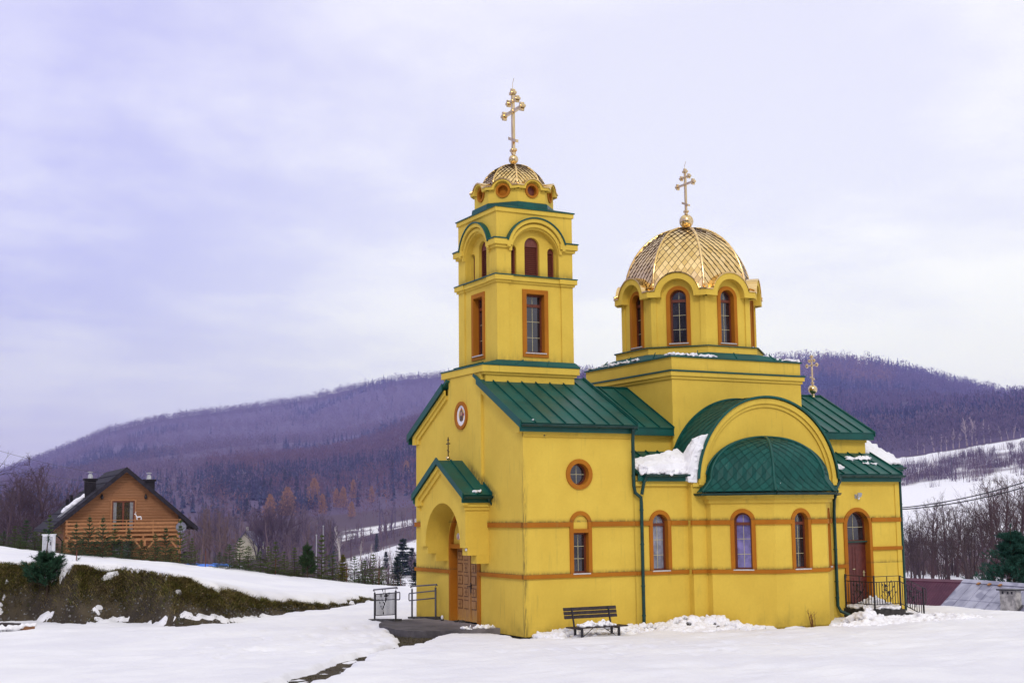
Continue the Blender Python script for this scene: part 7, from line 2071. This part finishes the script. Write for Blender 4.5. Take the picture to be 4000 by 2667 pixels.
# white utility cabinet and stakes
p = np.array([*(bearing(190, 2150, 61.5)[:2]), 0]); p[2] = surf(p[0], p[1])-.1
t = thing('utility_cabinet', 'tall white utility cabinet standing in the snow behind the bushy pine', 'cabinet', tuple(p), -.5)
mk('cabinet_body', 'white_plastic', t, (-.23, .23, -.15, .15, 0, .88)); mk('cabinet_roof', 'white_plastic', t, (-.26, .26, -.18, .18, .881, .92))
mk('door_panel', 'grey_plastic', t, (-.21, .21, -.165, -.151, .10, .82)); mk('handle', 'iron', t, (.12, .15, -.19, -.166, .45, .6))
def stake(u, r, h, lab, lean=0.05, rad=.022):
    q = bearing(u, 2100, r); z = surf(q[0], q[1]); mb = MB(); mb.tube([(0, 0, -.2), (lean, 0, h)], [rad, rad*.8], 6); o = mb.build('stake', M['brown'])
    o.location = (q[0], q[1], z); tag(o, lab, 'stake')
stake(300, 50.5, .36, 'short brown stake in the snow right of the bushy pine', .02)
for u, lab in ((804, 'thin dark fence stake near the blue sheet'), (1078, 'thin dark fence stake among the young spruces, left of the tall pine'), (1355, 'thin dark fence stake beside the yellowish spruce'), (1480, 'thin dark fence stake nearest the church')): stake(u, 64.3, .75, lab, .01, .018)
# blue tarpaulin
p = bearing(818, 2198, 66.5); mb = MB()
random.seed(4); nx = 14
P = [[np.array([p[0]-1.1+2.2*i/nx, p[1]+.4*j+.05*random.random(), surf(p[0], p[1])+.02+.10*random.random()+.14*(j == 1)]) for i in range(nx+1)] for j in range(3)]
for j in range(2):
    for i in range(nx): mb.add([P[j][i], P[j][i+1], P[j+1][i+1], P[j+1][i]], [(0, 1, 2, 3)], True)
M['blue'] = speckled('blue_tarpaulin', (.02, .12, .60), (.03, .2, .75), 4, .4)
tag(mb.build('tarpaulin', M['blue']), 'crumpled bright blue sheet on the crest right of the log house', 'tarpaulin')
# firewood at the left edge
random.seed(14)
for k, (u, v, lab) in enumerate(((10, 2395, 'dark weathered log lying uppermost at the left edge of the snow'), (55, 2430, 'dark log under snow, farther right at the foot of the bank'), (-12, 2415, 'dark log cut by the left picture edge'))):
    q = bearing(u, v, 44-.3*k); z = surf(q[0], q[1]); mb = MB(); L_ = .7-.1*k; a = .3+.5*k
    mb.tube([(-L_/2, 0, .08), (0, .02, .10), (L_/2, 0, .09)], [.10, .11, .09], 9); o = mb.build('log', M['bench']); o.location = (q[0], q[1], z); o.rotation_euler = (0, 0, a); tag(o, lab, 'log')
q = bearing(108, 2425, 43.5); z = surf(q[0], q[1]); mb = MB(); mb.box(-.2, .2, -.1, .1, 0, .1); o = mb.build('timber_offcut', M['log']); o.location = (q[0], q[1], z); tag(o, 'short brown timber offcut with snow on top by the bank foot', 'timber')
bl = [(q[0]+R_(-.22, .22), q[1]+R_(-.1, .1), z+.12, .07, 1.5, 1.2, .6) for i in range(20)]+[(q[0]-.55+R_(-.3, .3), q[1]-.1+R_(-.1, .1), z+.08, .09, 1.5, 1.2, .6) for i in range(20)]
clump('snow_patch', bl, 'rounded snow lying over the timber at the left edge', 'snow', seed=23, voxel=.03, amp=.01, mat='snow')

# ================================================================== ROOFS BELOW THE CREST ON THE RIGHT
t = NT('weathered_zinc_sheet'); P = t.pos(obj=True)
c = t.mix(t.ramp(t.noise(1.1, t.pos((.35, 2.2, 1), True), 5), .35, .65), (.26, .26, .34), (.38, .38, .47))
c = t.mix(t.ramp(t.noise(.8, P, 2), .55, .6), c, (.22, .22, .30)); t.base(c, .45, .35, .4); M['zinc'] = t.m
M['purple'] = speckled('wine_red_sheet', (.075, .022, .045), (.095, .030, .055), 2, .5)
M['rust'] = speckled('rusty_steel', (.25, .11, .03), (.35, .16, .05), 10, .7)
M['old_plaster'] = speckled('stained_plaster', (.42, .40, .38), (.20, .19, .19), 4, .9, bump=.2)
barn = thing('grey_barn', 'building with a weathered grey metal roof and a plastered chimney', 'building', (0, 0, 0))
Ra = bearing(3762, 2267, 78); Rb = bearing(4130, 2294, 75.5); Ra2 = bearing(3668, 2372, 76.0); dv_ = (Ra2-Ra)*2.2
Q_ = [Ra+dv_, Rb+dv_, Rb, Ra]
nrm = np.cross(Q_[1]-Q_[0], Q_[3]-Q_[0]); nrm /= np.linalg.norm(nrm); nrm = nrm if nrm[2] > 0 else -nrm
mb = MB(); mb.add(Q_+[p-nrm*.08 for p in Q_], [(0, 1, 2, 3), (7, 6, 5, 4), (0, 4, 5, 1), (1, 5, 6, 2), (2, 6, 7, 3), (3, 7, 4, 0)])
bk = [Ra, Rb, Rb+np.array([2.6, 2.2, -2.6]), Ra+np.array([2.6, 2.2, -2.6])]; mb.add(bk, [(0, 1, 2, 3)])
rf_ = mb.build('roof', M['zinc'], barn)
ex = (Rb-Ra)/np.linalg.norm(Rb-Ra)
for i in range(9):
    p = Ra+ex*(.02+i*.62); q2 = p+dv_; mb = MB(); mb.obox(p-ex*.012, ex*.024, q2-p, nrm*.022); mb.build('standing_seam', M['zinc'], rf_)
mb = MB(); pm = Ra+dv_*.30; mb.obox(pm, ex*5.4, dv_/np.linalg.norm(dv_)*.03, nrm*.02); mb.build('sheet_lap', M['zinc'], rf_)
mb = MB(); mb.obox(Ra-dv_*.02+nrm*.02, ex*5.6, dv_*.055, nrm*.03); mb.build('ridge_cap', M['zinc'], rf_)
for i in range(3):
    p = Ra+ex*(1.02+i*.62)+dv_*.03+nrm*.05; mb = MB(); mb.obox(p, ex*.14, dv_*.03+ex*-.05, nrm*.05); mb.build('rusty_clip', M['rust'], rf_)
# chimney stands on the slope
c0 = bearing(3945, 2385, 74.2); s_ = (c0-Ra)@ex; 
def on_roof(a, b): return Ra+ex*a+dv_*b
ca, cb = 3.42, .42
base = on_roof(ca, cb)
dxy = np.array([dv_[0], dv_[1], 0]); dxy /= np.linalg.norm(dxy); exy = np.array([ex[0], ex[1], 0]); exy /= np.linalg.norm(exy)
mb = MB(); mb.obox(base-K*.9, exy*.86, -dxy*.55, K*1.95); ch = mb.build('chimney', M['old_plaster'], rf_)
mb = MB(); mb.obox(base+K*1.05-exy*.12+dxy*.12, exy*1.10, -dxy*.79, K*.07); mb.build('cap', M['iron'], rf_)
for a in (.12, .40, .62):
    mb = MB(); mb.obox(base+K*.87+exy*a+dxy*.004, exy*.1, dxy*.01, K*.13); mb.build('flue_hole', M['iron'], rf_)
mb = MB(); f0 = on_roof(ca-.05, cb+.02)+nrm*.02; mb.obox(f0, ex*.98, dv_/np.linalg.norm(dv_)*.12, nrm*.03); mb.obox(on_roof(ca+.88, cb+.04)+nrm*.02, ex*.12, -dv_/np.linalg.norm(dv_)*.85, nrm*.03); mb.build('flashing', M['iron_grey'], rf_)
mb = MB()
Wl = [Ra+dv_*.9, Rb+dv_*.9]; mb.quad(Wl[0]-K*4, Wl[1]-K*4, Wl[1]-nrm*.1, Wl[0]-nrm*.1); mb.quad(Ra+dv_*.9-K*4, Ra-K*6, Ra-K*.1, Ra+dv_*.9-K*.1); mb.build('wall', M['old_plaster'], barn)
shed = thing('wine_red_shed', 'building with a wine-red corrugated roof behind the stair railing', 'building', (0, 0, 0))
S0 = bearing(3440, 2255, 83); S1 = bearing(3800, 2267, 82.5); sd_ = np.array([-.62, -1.0, 0]); sd_ = sd_/np.linalg.norm(sd_)*4.6-K*2.9
ex2 = (S1-S0)/np.linalg.norm(S1-S0); n2 = np.cross(ex2, sd_); n2 /= np.linalg.norm(n2); n2 = n2 if n2[2] > 0 else -n2
mb = MB(); nw = 120; L_ = np.linalg.norm(S1-S0)
for i in range(nw):
    a, b = S0+ex2*L_*i/nw, S0+ex2*L_*(i+1)/nw; o0, o1 = n2*(.035*(i % 2)), n2*(.035*((i+1) % 2)); mb.quad(a+sd_+o0, b+sd_+o1, b+o1, a+o0)
mb.add([S0, S1, S1+np.array([1.6, 2.6, -2.6]), S0+np.array([1.6, 2.6, -2.6])], [(0, 1, 2, 3)])
rr = mb.build('roof', M['purple'], shed)
mb = MB(); mb.obox(S0-K*.02, S1-S0, sd_*.05, n2*.07); mb.build('ridge_cap', M['purple'], rr)
mb = MB(); mb.quad(S0+sd_*.95-K*4, S1+sd_*.95-K*4, S1+sd_*.95-n2*.1, S0+sd_*.95-n2*.1); mb.build('wall', M['old_plaster'], shed)

# ================================================================== CREAM HOUSE IN THE VALLEY
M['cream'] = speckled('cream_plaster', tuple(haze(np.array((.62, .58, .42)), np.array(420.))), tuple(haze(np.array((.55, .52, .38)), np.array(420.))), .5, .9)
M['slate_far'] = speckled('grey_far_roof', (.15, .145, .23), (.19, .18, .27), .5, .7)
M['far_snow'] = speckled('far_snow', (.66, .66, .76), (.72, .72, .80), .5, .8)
p = tpoint(962, 440); ch_ = thing('cream_house', 'cream gabled house half hidden by bare trees in the valley', 'house', (p[0], p[1], p[2]-.5), -.52)
wz = 5.6; wa = 9.6; hw_ = 3.4
mb = MB(); mb.poly([(-hw_, 0), (hw_, 0), (hw_, wz), (0, wa), (-hw_, wz)], (0, 0, 0), (1, 0, 0), K); mb.quad((-hw_, 0, 0), (-hw_, 10, 0), (-hw_, 10, wz), (-hw_, 0, wz)); mb.build('wall', M['cream'], ch_)
mb = MB()
for s in (-1, 1):
    e = hw_+.7; ze = wz-.7*(wa-wz)/hw_
    mb.add([(s*e, -.6, ze+.15), (s*e, 10.5, ze+.15), (0, 10.5, wa+.2), (0, -.6, wa+.2)], [(0, 1, 2, 3)]); mb.add([(s*e, -.6, ze), (0, -.6, wa), (0, -.6, wa+.25), (s*e, -.6, ze+.2)], [(0, 1, 2, 3)])
r1 = mb.build('roof', M['slate_far'], ch_)
mb = MB(); e = hw_+.6; mb.add([(-e, .3, wz-.45), (-e, 10, wz-.45), (-1.3, 10, wa-1.15), (-.9, .0, wa-.75)], [(0, 1, 2, 3)]); mb.build('snow_sheet', M['far_snow'], r1)
mb = MB(); mb.box(-.6, .2, 3, 3.7, wa-.5, wa+1.5); mb.build('chimney', M['old_plaster'], r1)
p = tpoint(1012, 455); t = thing('low_outbuilding', 'low snow-roofed outbuilding right of the cream house', 'building', (p[0], p[1], p[2]), -.5)
mb = MB(); mb.box(-2.6, 2.6, 0, 5, 0, 5.6); mb.build('wall', M['cream'], t)
mb = MB(); mb.add([(-3, -.3, 5.5), (3, -.3, 5.5), (2.6, 3, 7.4), (-2.6, 3, 7.4)], [(0, 1, 2, 3)]); mb.build('roof', M['slate_far'], t)

# ================================================================== POLES AND WIRES
def pole(u, vt, r, lab, rad=.14, mat='grey_plastic', arm=False):
    p = tpoint(u, r); h = float(zat(u, vt, r))-p[2]
    t = thing('utility_pole', lab, 'pole', tuple(p)); mb = MB(); mb.tube([(0, 0, -.5), (0, 0, h)], [rad*1.3, rad], 8); mb.build('shaft', M[mat], t)
    mb = MB(); mb.box(-.7, .7, -.06, .06, h-.5, h-.36) if arm else mb.box(-.16, .16, -.12, .12, h-.3, h-.1); mb.build('crossarm', M[mat], t)
pole(3705, 1788, 560, 'thin wooden utility pole on the snowy field at the right', .16, 'iron_grey', True)
pole(1262, 2050, 330, 'pale concrete pole in the valley, the taller one', .08)
pole(1236, 2085, 330, 'short pale pole stump in the valley left of the taller pole', .10)
def wire(pts, r, lab, sag=0.0):
    P = []
    for a, b in zip(pts[:-1], pts[1:]):
        for i in range(16): q = i/16; P.append(a+(b-a)*q-K*sag*4*q*(1-q))
    P.append(pts[-1]); mb = MB(); mb.tube(P, r, 5); tag(mb.build('power_line', M['iron']), lab, 'power line')
wire([bearing(3470, 1986, 62), bearing(4120, 1843, 55)], .024, 'upper of the two thick black cables crossing the snowy field at right', .25)
wire([bearing(3470, 1991, 62), bearing(4120, 1866, 55)], .024, 'lower of the two thick black cables crossing the snowy field at right', .25)
wire([bearing(-60, 1742, 85), bearing(420, 1850, 100)], .010, 'faint upper wire above the log house at left', .2)
wire([bearing(-60, 1790, 85), bearing(380, 1885, 100)], .010, 'faint middle wire left of the log house', .2)
wire([hpt(8.7, -1.2, 3.4), bearing(1080, 2165, 120)], .014, 'single drooping cable running right from the log house', .4)
# ================================================================== LIGHT, SKY, CAMERA
w = bpy.data.worlds.new('World'); S.world = w; w.use_nodes = True
nt = w.node_tree; nt.nodes.clear()
def wn(typ, **props):
    n = nt.nodes.new('ShaderNode'+typ)
    for k, v in props.items(): setattr(n, k, v)
    return n
lk = nt.links.new
SUN_EL, SUN_AZ = math.radians(36), math.radians(208)      # compass-like: 0 = +Y, clockwise
out = wn('OutputWorld'); bg1 = wn('Background'); bg2 = wn('Background'); add = wn('AddShader')
sky = wn('TexSky', sky_type='NISHITA', sun_disc=False, sun_elevation=SUN_EL, sun_rotation=SUN_AZ, air_density=1.0, dust_density=2.0)
lk(sky.outputs[0], bg1.inputs[0]); bg1.inputs[1].default_value = .035
tc = wn('TexCoord'); sep = wn('SeparateXYZ'); lk(tc.outputs['Generated'], sep.inputs[0])
def mth(op, a, b=None, c=None):
    n = wn('Math', operation=op)
    for i, v in enumerate((a, b, c)):
        if v is None: continue
        if isinstance(v, (int, float)): n.inputs[i].default_value = v
        else: lk(v, n.inputs[i])
    return n.outputs[0]
def mixc(f, a, b):
    n = wn('Mix', data_type='RGBA')
    for i, v in ((0, f), (6, a), (7, b)):
        if isinstance(v, (int, float)): n.inputs[i].default_value = v
        elif isinstance(v, tuple): n.inputs[i].default_value = (*v, 1)
        else: lk(v, n.inputs[i])
    return n.outputs[2]
def mr(x, a, b):
    n = wn('MapRange', interpolation_type='SMOOTHSTEP'); lk(x, n.inputs[0]); n.inputs[1].default_value = a; n.inputs[2].default_value = b; return n.outputs[0]
# stratus deck: planar projection of the view direction so the layers close up toward the horizon
zz = mth('MAXIMUM', sep.outputs[2], .0)
den = mth('ADD', zz, .16)
cx = mth('DIVIDE', sep.outputs[0], den); cy = mth('DIVIDE', sep.outputs[1], den)
cmb = wn('CombineXYZ'); lk(cx, cmb.inputs[0]); lk(cy, cmb.inputs[1])
n1 = wn('TexNoise'); n1.inputs['Scale'].default_value = .75; n1.inputs['Detail'].default_value = 6; n1.inputs['Roughness'].default_value = .5; n1.inputs['Distortion'].default_value = .35; lk(cmb.outputs[0], n1.inputs['Vector'])
n2 = wn('TexNoise'); n2.inputs['Scale'].default_value = 2.1; n2.inputs['Detail'].default_value = 5; n2.inputs['Roughness'].default_value = .55; lk(cmb.outputs[0], n2.inputs['Vector'])
cl = mth('ADD', mth('MULTIPLY', n1.outputs[0], .7), mth('MULTIPLY', n2.outputs[0], .3))
# cloud is thicker (bluer) to the north-west, brighter to the north-east
side = mth('ADD', mth('MULTIPLY', sep.outputs[0], .882), mth('MULTIPLY', sep.outputs[1], -.471))     # to the right of north-north-east
br = mr(side, -.46, .10)
thin = mr(cl, .41, .57)
lo = mixc(br, (.38, .355, .83), (.79, .765, .925)); hi = mixc(br, (.68, .65, .95), (.985, .95, .985))
c = mixc(thin, lo, hi)
lowc = mixc(br, (.36, .335, .80), (.66, .635, .90))
c = mixc(mth('MULTIPLY', mr(sep.outputs[2], .22, .0), .85), c, lowc)
# overcast zenith is brighter than its rim
zen = mth('ADD', .95, mth('MULTIPLY', mr(sep.outputs[2], .42, .95), .04))
c = mixc(mr(sep.outputs[2], .42, .85), c, (.97, .95, .93))
lk(c, bg2.inputs[0]); lk(zen, bg2.inputs[1])
lk(bg1.outputs[0], add.inputs[0]); lk(bg2.outputs[0], add.inputs[1]); lk(add.outputs[0], out.inputs[0])

# valley mist: thin bluish scattering air beyond the church yard
hz_m = bpy.data.materials.new('valley_mist'); hz_m.use_nodes = True; ht = hz_m.node_tree; ht.nodes.clear()
ho = ht.nodes.new('ShaderNodeOutputMaterial'); hs = ht.nodes.new('ShaderNodeVolumeScatter')
hs.inputs['Color'].default_value = (.37, .37, .93, 1); hs.inputs['Density'].default_value = .00027; hs.inputs['Anisotropy'].default_value = .1
ht.links.new(hs.outputs[0], ho.inputs['Volume'])
nf = np.array([math.sin(YAW), math.cos(YAW)]); nr = np.array([math.cos(YAW), -math.sin(YAW)])
c0 = np.array([CAM[0], CAM[1]])
base = [c0+nf*180-nr*1200, c0+nf*180+nr*1200, c0+nf*2650+nr*2000, c0+nf*2650-nr*2000]
mb = MB(); mb.add([(*p, -40) for p in base]+[(*p, 330) for p in base], [(3, 2, 1, 0), (4, 5, 6, 7), (0, 1, 5, 4), (1, 2, 6, 5), (2, 3, 7, 6), (3, 0, 4, 7)])
tag(mb.build('haze', hz_m), kind='stuff', label='thin bluish winter haze lying in the valley before the hills', cat='haze')
S.cycles.volume_bounces = 1
sun = bpy.data.lights.new('sun', 'SUN'); sun.energy = 1.05; sun.angle = math.radians(12); sun.color = (1.0, .95, .88)
so = bpy.data.objects.new('sun', sun); COL.objects.link(so)
d = Vector((math.sin(SUN_AZ)*math.cos(SUN_EL), math.cos(SUN_AZ)*math.cos(SUN_EL), math.sin(SUN_EL)))
so.rotation_euler = d.to_track_quat('Z', 'Y').to_euler(); so.location = d*60

cd = bpy.data.cameras.new('camera'); co = bpy.data.objects.new('camera', cd); COL.objects.link(co)
cd.sensor_fit = 'HORIZONTAL'; cd.sensor_width = 36; cd.lens = 36*FPX/4000; cd.clip_start = .5; cd.clip_end = 9000
mw = Matrix([[R2[i], U2[i], -FW[i], CAM[i]] for i in range(3)]+[[0, 0, 0, 1]])
co.matrix_world = mw
S.camera = co
S.view_settings.view_transform = 'Standard'; S.view_settings.look = 'None'; S.view_settings.exposure = 0; S.view_settings.gamma = 1
S.cycles.max_bounces = 6; S.cycles.diffuse_bounces = 3; S.cycles.glossy_bounces = 3; S.cycles.use_denoising = True
